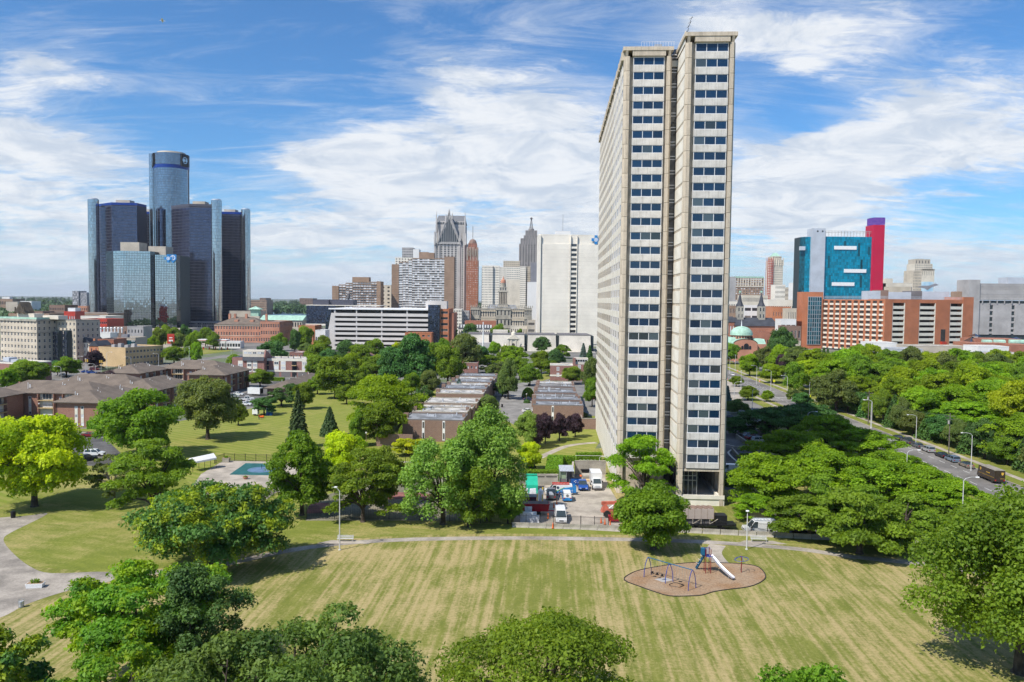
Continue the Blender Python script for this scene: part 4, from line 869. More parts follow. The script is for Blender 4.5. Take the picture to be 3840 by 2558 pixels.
def cross(t,x,y,z,s):
    b=MB(); b.box(x-s*.33,x+s*.33,y-.25,y,z-s,z+s); b.box(x-s,x-s*.33,y-.25,y,z-s*.33,z+s*.33); b.box(x+s*.33,x+s,y-.25,y,z-s*.33,z+s*.33); o=b.build('cross_sign',M['signblue'],t)
    c=MB(); ring(c,x,y-.27,z,s*.42,s*.30); ring(c,x,y-.27,z,s*.16,.01); c.box(x-s*.05,x+s*.05,y-.3,y-.26,z-s*.4,z+s*.4); c.build('emblem',M['lens'],o)
def ring(b,x,y,z,R1,R2,n=20):
    v=[];f=[]
    for i in range(n):
        a=2*math.pi*i/n
        for r in(R1,R2): v.append((x+r*math.cos(a),y,z+r*math.sin(a)))
    for i in range(n): k=(i+1)%n; f.append((2*i,2*k,2*k+1,2*i+1))
    b.add(v,f)
M['dormer']=mat('dark carved stone',(.10,.08,.06),.9,.3,.3)
M['signblue']=mat('bright blue sign',(.02,.22,.55),.4,.05,1)
# ---------- round glass hotel and its four dark towers ----------
def octtower(px0,pxc,px1,top,Y,label,band,shaft=None,nxl=14,nxr=20,yR=rad(8),yL=rad(-38)):
    b=Bd('office_tower',label,'tower','A1',pxc,Y,0,group='towers of the riverside office complex'); t=b.t
    H=b.Z(top); uR=(math.cos(yR),math.sin(yR)); uL=(-math.cos(yL),-math.sin(yL))
    wR=hline('A1',px1,b.o,uR); wL=hline('A1',px0,b.o,uL)
    p0=(uL[0]*wL,uL[1]*wL); p2=(uR[0]*wR,uR[1]*wR); bk=[(p2[0]+2,p2[1]+22),(p2[0]-8,p2[1]+36),(p0[0]+8,p0[1]+36),(p0[0]-2,p0[1]+22)]
    m=MB(); m.prism([p0,(0,0),p2]+bk,0,H); m.build('core',M['mullion'],t)
    nz=39
    curt(t,'curtain_wall',p0,(0,0),6,H-4,nxl,nz,M['rcglassL'],.5,.003,1,off=.15); curt(t,'curtain_wall',(0,0),p2,6,H-4,nxr,nz,M['rcglass'],.45,.003,2,off=.15)
    m=MB(); q=lambda f,p:(p[0]*f,p[1]*f); m.prism([(p0[0]-.4,p0[1]-.3),(0,-.5),(p2[0]+.4,p2[1]-.3)]+bk,H-2.6,H+.4); m.build('roof_band',M['blueband'] if band else M['mullion'],t)
    m=MB(); m.box(-2+p2[0]*.1,p2[0]*.62,9,22,H+.42,H+4.5); m.build('roof_plant',M['beige'],t)
    m=MB(); m.prism([(p0[0]-.2,p0[1]-.2),(0,-.3),(p2[0]+.2,p2[1]-.2)]+bk,0,5.8); m.build('base_band',M['offw'],t)
    for (sx,st,dia,seed) in shaft or []:
        cx=b.X(sx,4); zt=b.Z(st,cx,4); cylcurt(t,'lift_shaft',cx,6,dia/2,2,zt,14,40,M['shaft'],.22,.004,seed=seed)
        m=MB(); m.lathe(cx,6,[(dia/2-.6,zt),(dia/2-.8,zt+1.2)],20); m.tube([(cx-2,6,zt+1),(cx-2,6,zt+4)],.12,4); m.tube([(cx+2,6,zt+1),(cx+2,6,zt+3.4)],.12,4); m.build('shaft_cap',M['metalw'],t)
octtower(1017,1050,1117,577,1100,'dark glass tower squeezed behind, between the front left dark tower and the round tower',True,nxl=6,nxr=10)
b=Bd('round_tower','tallest round blue glass hotel tower with a flat drum top','tower','A1',1271,1062,0); t=b.t
Rr=hline('A1',1392,b.o,b.u)*.985; H=b.Z(160); zb=b.Z(252); 
cylcurt(t,'curtain_wall',0,0,Rr,4,zb-3,44,66,M['cyl'],.28,.004); cylcurt(t,'crown_wall',0,0,Rr+.6,zb+1.5,H,44,8,M['cyl'],.3,.004,seed=9)
m=MB(); m.lathe(0,0,[(Rr+.4,zb-3),(Rr+.4,zb+1.4)],48); m.build('blue_band',M['blueband'],t)
m=MB(); m.lathe(0,0,[(Rr-3,H),(Rr-4,H+2.6)],32); m.box(-6,8,-8,6,H+2.6,H+3.6); m.build('roof_plant',M['beige'],t)
cx=b.X(1140); cylcurt(t,'lift_shaft',cx,-3,4.4,2,b.Z(155,cx),10,60,M['shaft'],.25,.004,seed=4); cx=b.X(1194,-Rr); cylcurt(t,'lift_shaft',cx,-Rr,5.2,2,b.Z(556,cx,-Rr),10,40,M['rcglass'],.3,.004,seed=5)
for a in (rad(212),rad(-22)):
    px,py=(Rr+1)*math.cos(a),(Rr+1)*math.sin(a); o=link('logo_plate',MB().box(-6,6,-.6,.6,-8,8).mesh('logo_plate',M['black']),t,(px,py,b.Z(208)),a+math.pi/2)
    r_=MB(); ring(r_,0,-.7,0,4.2,3.4); r_.box(-3,-.6,-.8,-.7,-1.6,1.6); r_.box(.4,3,-.8,-.7,-1.6,1.6); r_.build('emblem',M['shaft'],o)
octtower(705,830,1015,510,1000,'dark glass tower on the left of the complex with a blue roof band',True,[(690,486,12.8,1)],14,20)
octtower(1268,1397,1557,520,985,'dark glass tower in front of the round one, right side, with a dark roof edge',False,[(1592,492,12.4,2)],13,18)
octtower(1600,1632,1772,578,1070,'rightmost dark glass tower of the complex with a blue roof band',True,[(1806,560,11.8,3)],3,16)
b=Bd('podium','long low dark podium under the riverside towers','building','A1',640,975,0)
block(b.t,0,b.X(1330),0,40,0,b.Z(1345),M['offw'],roof=M['roofgrey'],par=0); block(b.t,b.X(1330),b.X(1660),-30,30,0,b.Z(1375),M['greyd'],(26,3,.8,.5),par=0,gl=M['gdark'],parts=False); block(b.t,b.X(1640),b.X(1860),20,50,0,b.Z(1298),M['beige'],par=.5)
# mirrored office pair
b=Bd('mirrored_office','mirrored glass office block with two beige roof boxes, reflecting clouds and the city','building','A1',838,905,0); t=b.t; H=b.Z(865)
pts=[(b.X(783,9),9),(0,0),(b.X(910,-9),-9),(b.X(1108,-4),-4),(b.X(1140,3),3),(b.X(1142,2.5),2.5),(b.X(1297,7),7),(b.X(1325,16),16)]
z2=b.Z(895,pts[6][0],7)
m=MB(); m.prism([(p[0],p[1]+.3) for p in pts[:5]]+[(pts[4][0],45),(pts[0][0],45)],4,H-.2); m.build('core',M['mull2'],t)
m=MB(); m.prism([(p[0],p[1]+.3) for p in pts[4:]]+[(pts[7][0],45),(pts[4][0]+.1,45)],4,z2-.2); m.build('core',M['mull2'],t)
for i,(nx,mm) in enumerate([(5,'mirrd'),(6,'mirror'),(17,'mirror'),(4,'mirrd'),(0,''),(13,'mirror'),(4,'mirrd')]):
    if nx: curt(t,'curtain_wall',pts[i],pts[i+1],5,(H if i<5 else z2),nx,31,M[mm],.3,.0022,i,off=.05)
for a,c,e,f in((890,1028,800,H),(1095,1222,830,z2)):
    x0,x1=b.X(a,14),b.X(c,14); m=MB(); m.box(x0,x1,14,34,f,b.Z(e,x0,14)); m.build('roof_plant',M['tan'] if 0 else M['beige'],t)
x=b.X(1243,5)-0; zz=b.Z(920,x,5); cross(t,x,3.9,zz,4.6)
s=MB(); x=b.X(1278,6); s.prism([(x-4,4.2),(x+4,4.2),(x+4,4.6),(x-4,4.6)],zz-1,zz+4.5); s.add([(x-4,4.2,zz-1),(x+4,4.2,zz-1),(x,4.2,zz-5.2),(x-4,4.6,zz-1),(x+4,4.6,zz-1),(x,4.6,zz-5.2)],[(0,2,1),(3,4,5),(0,3,5,2),(1,2,5,4)]); o=s.build('shield_sign',M['signblue'],t)
c=MB(); ring(c,x,4.1,zz+.8,2.8,2.1); c.box(x-.3,x+.3,4.05,4.15,zz-1.6,zz+3); c.build('emblem',M['lens'],o)
m=MB(); m.box(pts[0][0]-2,pts[7][0]+18,-6,44,0,3.9); m.build('base_slab',M['beige'],t)
# ---------- left skyline odds ----------
def simple(name,label,k,x0,x1,top,Y,D,wm,F=None,yaw=0,R_=None,L_=None,parts=False,roof=None,gl='gdark',par=.5,cat='building',**kw):
    b=Bd(name,label,cat,k,x0,Y,yaw); W_=b.X(x1); H=b.Z(top); block(b.t,0,W_,0,D,0,H,M[wm],F,L_,R_,roof=M[roof] if roof else None,gl=M[gl],parts=parts,par=par,**kw); return b,W_,H
b,w_,h_=simple('apartment_tower','far grey high-rise by the river with white balcony stacks','A1',533,577,1160,1650,20,'greyblue',(4,18,.75,.5),rad(-20),(5,18,.5,.5),gl='gwhite'); block(b.t,w_,b.X(630),3,24,0,h_-3,M['greyblue'],(6,18,.6,.5),gl=M['gwhite'],parts=False)
for x0,x1,tp,Y,D,wm,FF,l in [(42,128,1240,1300,30,'beige',None,'plain beige far block on the left horizon'),(0,92,1218,1600,40,'brownst',(8,2,.6,.4),'low brown far building with a white box on its roof'),(15,70,1203,1620,10,'white',None,'white box on the far left skyline'),
  (362,475,1264,1000,30,'brickdk',(9,3,.5,.3),'purple brown far block right of the dormer'),(235,312,1311,780,20,'brickdk',None,'small dark brown far block'),(500,640,1272,1150,26,'brickpink',(10,3,.5,.45),'pink arched far building below the river tower'),
  (300,790,1322,860,60,'brownst',(40,2,.8,.35),'long flat parking deck with lamps on its roof'),(590,775,1346,660,30,'offw',None,'low pale strip building above the red garage'),(150,230,1235,1500,30,'white',(6,3,.6,.4),'small white far building among trees'),(1842,1960,1228,1900,50,'brownst',(14,6,.5,.5),'far brown block on the river bank'),
  (60,360,1325,760,30,'brownst',None,'long brown roof behind the stone apartment block')]:
    simple('building',l,'A1',x0,x1,tp,Y,D,wm,FF)
b,w_,h_=simple('stepped_building','small red and white striped stepped block','A1',468,550,1312,720,16,'redp',(5,2,.5,.4),gl='gwhite'); block(b.t,w_*.2,w_*.85,3,12,h_,h_+3,M['lens'])
for x0,x1,tp,l in [(165,215,488,'far apartment block on the opposite bank, left'),(500,610,490,'far purple block on the opposite bank')]:
    simple('building',l,'A2',x0,x1,tp,2700,60,'brickdk',(8,8,.5,.5))
# water
sheet('river',[tuple(at('S',sx,1150,Y))[:2] for sx,Y in((1000,1700),(1330,1700),(1360,2600),(960,2600))],-.03,mat('river water',(.12,.2,.28),.25,.1,.02,spec=.6))
# ---------- stone apartment block ----------
b=Bd('apartment_block','large pale stone apartment block with green cornice at the left edge','building','B1',355,470,rad(-25)); t=b.t; H=b.Z(125); wl=34
x0=-wl; wr=b.Y(557,0)
block(t,x0,0,0,wr,0,H,M['stone'],(11,7,.42,.50),R_=(4,7,.42,.5),gl=M['gdark'],n=1,bars=1,roof=M['roofwhite'],cap=M['copper'],par=1.1,frw=.12,parts=True)
m=MB()
for z in (H-8.2,H-20): m.box(x0-.2,.25,-.25,0,z,z+.35); m.box(0,.25,0,wr,z,z+.35)
m.box(x0-.5,.6,-.7,wr+.5,H-1.2,H-.02); m.build('stone_band',M['stoned'],t)
m=MB(); m.box(-24,-8,4,10,H,H+3.2); m.box(-6,8,8,14,H,H+2.2); m.build('penthouse',M['cream'],t)
m=MB(); gable(m,-23,-14,2.4,8,H+3.3,H+10); m.build('dormer',M['dormer'],t); m=MB(); [m.box(-23+i*4-.3,-22.4+i*4,2,2.5,H+3,H+7) for i in range(3)]; m.build('dormer_post',M['dormer'],t)
xr=b.X(770,14); y0=12
block(t,1.2,xr,y0,y0+16,0,H-1,M['stone'],(5,7,.4,.5),R_=(5,7,.4,.5),gl=M['gdark'],bars=1,roof=M['roofwhite'],cap=M['stoned'],par=.8,frw=.12)
for px in (566,655):
    cx=b.X(px,y0-1); c=MB(); c.lathe(cx,y0-.6,[(2.5,0),(2.5,b.Z(232,cx,y0-1))],10); c.build('dark_bay',M['mull2'],t); curt(t,'bay_glass',(cx-2.3,y0-3.2),(cx+2.3,y0-3.2),1,b.Z(240,cx,y0-1),3,7,M['rcglass'],.5,.01)
# ---------- red garage, houses, small commercial ----------
b,w_,h_=simple('parking_garage','long red four-level parking garage with arched top openings','B1',772,1045,128,600,26,'redp',(14,5,.72,.42),par=.6,parts=True)
simple('building','grey box building with rooftop cooling unit','B1',1242,1400,198,560,14,'grey',(5,3,.35,.4),parts=True)
simple('building','low dark brown warehouse with a pitched grey roof','B1',1000,1240,205,575,16,'brickdk',(7,2,.4,.4))
b,w_,h_=simple('building','small white shed with a row of white roof vents','B1',925,1075,258,540,10,'white')
for i in range(7): m=MB(); x=2+i*2.4; m.lathe(x,4,[(.45,h_),(.5,h_+2.6),(.9,h_+3.2),(.4,h_+3.9)],10); m.build('roof_vent',M['lens'],b.t)
b,w_,h_=simple('building','flat beige shop with dark glazed front and rooftop boxes','B1',1105,1322,310,500,16,'beige'); curt(b.t,'shop_glazing',(w_*.45,-.2),(w_,-.2),.6,h_-1,8,2,M['tealdk'],.2); m=MB(); m.box(3,7,4,7,h_,h_+2.4); m.build('roof_unit',M['greyblue'],b.t)
c=MB(); [ring(c,w_*.9+i*1.1,-.4,h_-1.6,.55,.38) for i in(-.5,.5)]; c.build('round_sign',M['lens'],b.t)
simple('building','old red brown brick block behind the orange gable','B1',950,1108,325,478,16,'brickred',(6,2,.4,.5),parts=True)
b=Bd('house','tall narrow white gabled house','house','B1',775,478,rad(-8)); W_=b.X(868); H=b.Z(352); block(b.t,0,W_,0,14,0,H,M['cream'],(3,3,.35,.55),gl=M['gdark'],par=0,parts=True); m=MB(); gable(m,0,W_,0,14,H,b.Z(300)); m.build('roof',M['slate'],b.t)
b=Bd('house','orange brick gabled house beside the tan building','house','B1',866,462,rad(-8)); W_=b.X(955); H=b.Z(385); block(b.t,0,W_,0,12,0,H,M['brickor'],(2,2,.25,.5),gl=M['gdark'],par=0,parts=True); m=MB(); gable(m,0,W_,0,12,H,b.Z(335)); m.build('roof',M['slate'],b.t); m=MB(); m.box(-1,.2,5,6.2,H,H+4); m.build('chimney',M['brickor'],b.t)
# tan building
b=Bd('tan_building','tan brick three-storey building with a blank side wall and roof units','building','B1',1222,446,rad(-22)); t=b.t; H=b.Z(414); xl=b.X(958); yr=b.Y(1592,0)
block(t,xl,0,0,yr,0,H,M['tan'],None,R_=(11,3,.62,.40),gl=M['gdark'],n=2,roof=M['roofgrey'],par=.7)
m=MB(); [m.box(xl+3+i*4,xl+5.5+i*4,6+i,8+i,H,H+1.6+(i%2)*.8) for i in range(4)]; m.build('roof_unit',M['grey'],t)
# arched brown building at the left edge
b=Bd('arched_building','low brown brick building with tall dark arches and a flat roof','building','B1',180,352,rad(-22)); t=b.t; H=b.Z(566); xl=b.X(-160); yr=b.Y(492,0)
block(t,xl,0,0,yr,0,H,M['brickrow'],None,roof=M['roofgrey'],cap=M['offw'],par=.5)
a=MB(); a.box(-.8,.8,-.12,.1,0,3.6); a.lathe(0,0,[(0.01,0),(0.01,0)],3); am=MB(); 
for s_ in range(1):
    v=[(-.85,-.1,0),(.85,-.1,0),(.85,-.1,4)]+[(.85*math.cos(i*math.pi/8),-.1,4+.85*math.sin(i*math.pi/8)) for i in range(1,8)]+[(-.85,-.1,4)]; am.quad(*v)
ame=am.mesh('arch_window',M['gdark'])
for i in range(8): link('arch_window',ame,t,(-1.9-i*2.9,0,1))
for i in range(int((yr-3)/3)): link('arch_window',ame,t,(.0,2+i*3,1),math.pi/2)
m=MB(); m.box(-14,-10,6,9,H,H+1.3); m.box(-22,-18,8,12,H,H+1.8); m.build('roof_unit',M['metalw'],t)
# petrol station
b=Bd('petrol_station','petrol station with a long white canopy and red stripe','canopy','B1',1925,600,0); w_=b.X(2215); h_=b.Z(322)
m=MB(); m.box(0,w_,0,9,h_-1.1,h_); m.build('canopy_roof',M['lens'],b.t); m=MB(); m.box(-.03,w_+.03,-.04,9.04,h_-.75,h_-.35); m.build('red_stripe',M['redp'],b.t)
for i in range(5):
    m=MB(); x=2+i*(w_-4)/4; m.box(x-.25,x+.25,4,4.5,0,h_-1.1); m.build('post',M['lens'],b.t); m=MB(); m.box(x+.9,x+1.7,4,4.6,0,1.9); m.build('fuel_pump',M['redp'],b.t)
b,w2,h2=simple('petrol_shop','low white petrol station shop with red trim','B1',2140,2352,345,622,9,'white',(8,1,.8,.5)); 
t=thing('pole_sign','tall red square sign on a pole by the petrol station','sign',tuple(at('B1',1676,400,585)*1)[:2]+(0,)); m=MB(); m.tube([(0,0,0),(0,0,9)],.15,6); m.build('pole',M['lens'],t); m=MB(); m.box(-2.6,2.6,-.3,.3,5.2,12.5); p=m.build('sign_box',M['redp'],t); m=MB(); m.box(-1.5,1.5,-.36,-.31,7,8.2); m.box(-1.2,1.2,-.36,-.31,9.4,10); m.build('mark',M['lens'],p)
# romanesque red hall
b=Bd('brick_hall','old red-brick hall with a brown hipped roof and arched windows','building','A1',1575,705,0); t=b.t; W_=b.X(1935); H=b.Z(1405)
block(t,0,W_,0,30,0,H,M['brickpink'],(18,3,.42,.55),gl=M['gdark'],par=0,parts=True,bars=1)
m=MB(); hip(m,0,W_,0,30,H,b.Z(1350),.6,ins=14); m.build('roof',M['shingle'],t)
for px in(1720,1835): x=b.X(px); m=MB(); m.box(x-1.6,x+1.6,5,9,H+1,H+4.2); m.build('dormer',M['brickpink'],t)
for px in(1650,1690,1775,1925): x=b.X(px); m=MB(); m.box(x-.9,x+.9,12,14,H+2,H+9.5); m.build('chimney',M['brickpink'],t)
m=MB(); m.box(-.2,W_+.2,-.25,0,H-1.2,H-.3); m.box(-.2,W_+.2,-.2,0,H*.36,H*.39); m.build('stone_band',M['beige'],t)
b=Bd('brick_wing','flat-roofed red-brick wing beside the hipped hall','building','A2',170,700,0); t=b.t; W_=b.X(330); H=b.Z(690); yr=b.Y(440,W_)
block(t,0,W_,0,min(yr,60) if yr>0 else 30,0,H,M['brickpink'],(8,3,.5,.5),R_=(9,3,.3,.45),gl=M['gdark'],par=.6,parts=True,bars=1)
b,w_,h_=simple('market_hall','low pale building with a light green gabled roof','A2',170,520,672,800,26,'beige',(16,2,.5,.5),par=0); m=MB(); gable(m,0,w_,0,26,h_,b.Z(633),'x',1); m.build('copper_roof',M['copper'],b.t)
b=Bd('copper_cupola','green copper roofed lantern turret','turret','A2',72,815,0); w_=b.X(162); z1=b.Z(640);z2=b.Z(582);z3=b.Z(556); m=MB(); m.box(0,w_,0,w_,0,z1); m.build('base',M['beige'],b.t); m=MB(); m.box(1.5,w_-1.5,1.5,w_-1.5,z1,z2); m.build('lantern',M['copper'],b.t); m=MB(); hip(m,0,w_,0,w_,z2,z3,.6,ins=w_/2+.5); m.build('copper_roof',M['copper'],b.t)
simple('building','small brick hall with a pale roof among trees','A2',490,630,722,640,22,'brickor',(7,1,.4,.5),roof='roofwhite'); simple('building','low white kiosk building left of the garage','A2',632,716,762,600,14,'white',(5,1,.6,.4))
# black glass block
b=Bd('glass_block','black glass office block raised on a white deck left of the garage','building','A2',557,720,0); t=b.t; W_=b.X(800); z0=b.Z(703); H=b.Z(550)
m=MB(); m.box(.1,W_,.2,40,z0,H-.1); m.build('core',M['mull2'],t); curt(t,'curtain_wall',(0,0),(W_,0),z0,H,20,11,M['rcglass'],.2,.01,3)
m=MB(); m.box(-.5,W_+5,-1.5,42,z0-1.6,z0-.02); m.build('deck',M['offw'],t)
for i in range(5): m=MB(); x=3+i*W_/5; m.lathe(x,2,[(.7,0),(.7,z0-1.6)],10); m.build('column',M['offw'],t)
m=MB(); m.box(-.3,W_+40,-.3,40,H,H+.6); m.build('roof',M['offw'],t)
m=MB(); m.box(b.X(612,8),b.X(745,8),8,24,H+.6,b.Z(500,10,8)); m.box(b.X(745,10),b.X(948,10),10,30,H+.6,b.Z(500,20,10)); m.build('penthouse',M['mullion'],t)
b=Bd('water_tank','small dark water tank on a roof','tank','A2',893,780,0); zz=b.Z(452);x=b.X(922); m=MB(); m.lathe(x/2,2,[(x/2,b.Z(490)),(x/2,zz),(.2,b.Z(440))],14); m.tube([(x/2,2,0),(x/2,2,b.Z(490))],.8,8); m.build('tank',M['greyd'],b.t)
# ---------- white-banded garage ----------
b=Bd('parking_garage','wide parking garage with eight white bands and a glass stair tower','building','A2',768,625,0); t=b.t; W_=b.X(1627); H=b.Z(572); D=55
band=b.Z(613)
m=MB(); m.box(-2,W_-3,-1.4,1.2,H-1.0,H); m.box(0,W_,1.2,D,H-.4,H); m.build('roof_slab',M['lens'],t)
rows=[(612,637),(655,676),(695,717),(734,756),(774,794),(814,836),(853,873),(890,925)]
def wx(side,z):  # sloping ends
    f=(band-z)/band; return (-f*5.0) if side==0 else W_+f*2.0
for a,c in rows:
    z1,z0=b.Z(a),max(0,b.Z(c)); m=MB(); m.hex8([(wx(0,z0),-1.0,z0),(wx(1,z0),-1.0,z0),(wx(1,z0),-.7,z0),(wx(0,z0),-.7,z0)],[(wx(0,z1),-1.0,z1),(wx(1,z1),-1.0,z1),(wx(1,z1),-.7,z1),(wx(0,z1),-.7,z1)]); m.build('white_band',M['gband'],t)
    m=MB(); m.box(.5,W_-.5,-.6,D-1,z0-.1,z0+.25); m.build('floor_slab',M['grey'],t)
xa=b.X(798); xb=b.X(1590)
m=MB(); 
for s_,xi in((0,xa),(1,xb)):
    L0,L1=(wx(0,0),wx(0,band)) if s_==0 else (xi,xi); R0_,R1=(xi,xi) if s_==0 else (wx(1,0),wx(1,band)); m.hex8([(L0,-1.003,0),(R0_,-1.003,0),(R0_,-.69,0),(L0,-.69,0)],[(L1,-1.003,band),(R1,-1.003,band),(R1,-.69,band),(L1,-.69,band)])
m.build('end_panel',M['gband'],t)
for px in (798,980,1192,1405,1597): x=b.X(px); m=MB(); m.box(x-.45,x+.45,-.66,.2,0,H-1); m.build('column',M['gband'],t)
m=MB(); m.box(.5,W_-.5,10,10.4,0,H-1); m.build('inner_wall',M['greyd'],t)
for j,(a,c) in enumerate(rows[:-1]):
    z=b.Z(c)
    for i in range(3):
        m=MB(); x=4+i*5+j%2; m.hex8([(x,1,z-3),(x+4,1,z-3.2),(x+4,1.3,z-3.2),(x,1.3,z-3)],[(x,1,z-2.6),(x+4,1,z-2.8),(x+4,1.3,z-2.8),(x,1.3,z-2.6)]); m.build('ramp_beam',M['wpanel'],t)
x0,x1=b.X(1582),b.X(1680); zt=b.Z(535); m=MB(); m.box(x0+.1,x1-.1,-2.2,9,0,zt-.1); m.build('stair_core',M['mull2'],t); curt(t,'stair_glass',(x0,-2.4),(x1,-2.4),1,zt,6,16,M['rcglass'],.25,.01,5)
x0_,x1_=b.X(716,2),b.X(768,2); m=MB(); m.box(x0_+.1,x1_,2.2,9,0,H-1); m.build('stair_core',M['mull2'],t); curt(t,'stair_glass',(x0_,2),(x1_,2),1,H-.5,4,18,M['rcglass'],.35,.01,6)
yr=45; xw=x1; x2=b.X(1755,yr*.6); 
block(t,x1,b.X(1755,0),0,yr,0,b.Z(575),M['bronze'],(1,7,.8,.42),gl=M['gdark'],par=.6,parts=True); block(t,b.X(1755,2)+.02,b.X(1797,2),2,40,0,b.Z(608),M['brickred'],par=.5)
m=MB(); m.box(b.X(1560,15),b.X(1737,15),15,30,H,b.Z(512,70,15)); m.build('penthouse',M['gband'],t)
b2,w_,h_=simple('brick_building','low orange brick building front with small dark windows under the garage','A2',1387,1610,783,600,14,'bronze',(5,3,.5,.3,.1),roof='roofgrey',parts=True)
# ---------- brown apartment slabs ----------
def brownslab(Y,label,segs,px,rows,side,pent,zb=0):
    b=Bd('apartment_slab',label,'building','A2',px[0],Y,0); t=b.t
    for a,c,tp,kind in segs:
        x0,x1=b.X(a),b.X(c); H=b.Z(tp)
        if kind=='b':
            block(t,x0,x1,0,22,0,H,M['brownst'],par=.4)
            m=MB(); n=int(H/2.85)
            for i in range(n): z=H-1.5-2.85*i; m.box(x0+.2,x1-.05,-.06,0,z,z+.18)
            m.build('floor_line',M['brownst2'],t)
        else:
            nz=max(1,int(H/2.85)); nx=max(1,int((x1-x0)/2.9)); block(t,x0,x1,.6,22,0,H,M['brownst'],(nx,nz,.86,.60),gl=M['gwhite'],parts=True,n=2,par=.4,frw=.16)
            m=MB(); 
            for i in range(nz): z=H*i/nz; m.box(x0+.05,x1-.05,.2,.59,z-.05,z+(.75 if side=='lens' else .22))
            m.build('balcony_slab',M[side],t)
    for a,c,tp in pent: m=MB(); x0=b.X(a,4);x1=b.X(c,4); m.box(x0,x1,4,16,b.Z(segs[-1][2])-3,b.Z(tp,x0,4)); m.build('penthouse',M['brownst'],t)
    return b
M['brownst2']=mat('brown edge line',(.24,.16,.12),.9)
b=brownslab(930,'lower brown apartment slab with rows of white windows, left of the banded one',[(773,828,388,'b'),(828,886,376,'w'),(886,944,361,'w'),(944,1148,350,'w'),(1148,1181,346,'b')],(773,),15,'brownst2',[(943,1083,311)])
b=brownslab(960,'taller brown apartment slab striped with white balconies',[(1273,1333,207,'b'),(1333,1366,187,'w'),(1366,1412,183,'w'),(1412,1445,165,'w'),(1445,1715,152,'w'),(1715,1797,137,'b')],(1273,),30,'lens',[(1503,1580,101),(1580,1628,107)])
simple('building','plain beige block between the two brown slabs','A2',1181,1270,382,990,20,'cream',(2,12,.4,.4)); simple('building','grey roof box building behind the taller brown slab','A2',1360,1452,66,1120,20,'grey',(7,30,.5,.4)); simple('building','white block with an aerial behind the taller brown slab','A2',1452,1502,80,1120,20,'white')
simple('building','pale stepped top seen left behind the taller brown slab','A2',1302,1450,150,1080,20,'offw',(6,30,.5,.4))
simple('building','grey windowed block right of the taller brown slab','A3',1180,1240,806,820,20,'offw',(5,9,.5,.5)); simple('building','pale blue-grey low block behind the stone county building','A3',1240,1292,818,830,20,'grey',(4,8,.4,.4))
# ---------- gothic grey tower ----------
M['slatelt']=mat('light slate',(.17,.175,.19),.8)
b=Bd('gothic_tower','grey granite skyscraper with steep gothic gables and corner spires','tower','A3',1034,1313,0); t=b.t; W_=b.X(1272); D=W_*.8; H=b.Z(298); Hs=b.Z(235)
xs=W_*.93
block(t,0,W_,0,D,0,H-4,M['grey'],None,par=0)
M['gran']=mat('pale grey granite',(.46,.44,.425),.8,.1,.05)
ws=[]; m=MB(); face(m,ws,'F',0,-1,W_*.06,W_*.94,0,H-5,(8,36,.5,.62),.8); m.build('front_wall',M['gran'],t); emit(t,ws,(M['gran'],M['gdark']),True)
m=MB()
for i,px in enumerate((1034,1062,1213,1246)):
    x=b.X(px); m.box(x,x+b.X(1062)-b.X(1050),-2.2,-1,0,[Hs,H-8,H-8,Hs][i])
m.build('corner_pier',M['gran'],t)
g0,g1,gx=b.X(1058),b.X(1228),b.X(1142); zt=b.Z(92); zb_=H-6
for dy,mm,ins in((-2.4,M['gran'],0),(-2.6,M['gdark'],.17)):
    m=MB(); a0=g0+(gx-g0)*ins;a1=g1-(g1-gx)*ins; zz=zt-(zt-zb_)*ins*1.1; z0=zb_+4*(ins>0)
    m.add([(a0,dy,z0),(a1,dy,z0),(gx,dy,zz),(a0,8,z0),(a1,8,z0),(gx,8,zz)],[(0,1,2),(3,5,4),(0,3,4,1),(1,4,5,2),(2,5,3,0)]); m.build('gable' if not ins else 'gable_window',mm,t)
m=MB()
for i in range(1,9):
    x=g0+(g1-g0)*(.1+.8*i/9); zz=zb_+(zt-zb_)*(1-abs(x-gx)/(gx-g0)); m.box(x-.35,x+.35,-3.0,-2.6,zb_,zz)
for i in range(14): 
    f=i/14; 
    for s_ in(-1,1): x=gx+s_*(gx-g0)*(1-f); z=zb_+(zt-zb_)*f; m.box(x-.6,x+.6,-3.4,-2.3,z-1,z+3.4)
m.build('gable_rib',M['gran'],t)
zu=b.Z(152); m=MB(); m.box(b.X(1047),b.X(1262),4,D-2,H-6,zu-6); m.build('upper_wall',M['gran'],t); ws=[]; m=MB(); face(m,ws,'F',0,3.8,b.X(1047),b.X(1262),H-6,zu,(10,5,.8,.5),.5); m.build('upper_wall',M['gran'],t); emit(t,ws,(M['gran'],M['gdark']),True)
m=MB(); zr=b.Z(105); x0,x1=b.X(1043),b.X(1264); x2,x3=b.X(1056),b.X(1252); m.add([(x0,3,zu-4),(x1,3,zu-4),(x1,D,zu-4),(x0,D,zu-4),(x2,D/2-1,zr),(x3,D/2-1,zr),(x3,D/2+1,zr),(x2,D/2+1,zr)],[(0,1,5,4),(1,2,6,5),(2,3,7,6),(3,0,4,7),(4,5,6,7)]); m.build('roof',M['slatelt'],t)
for px,tp,bt in((1050,76,240),(1259,78,240),(1142,64,100),(1120,100,170),(1166,95,140),(1068,210,300),(1225,225,300),(1040,235,330),(1266,240,330)):
    x=b.X(px); m=MB(); z0,z1=b.Z(bt),b.Z(tp); m.lathe(x,0 if px in(1050,1259) else -2.6,[(1.7,z0),(1.5,(z0+z1)/2),(.1,z1)],6); m.build('spire',M['gran'],t)
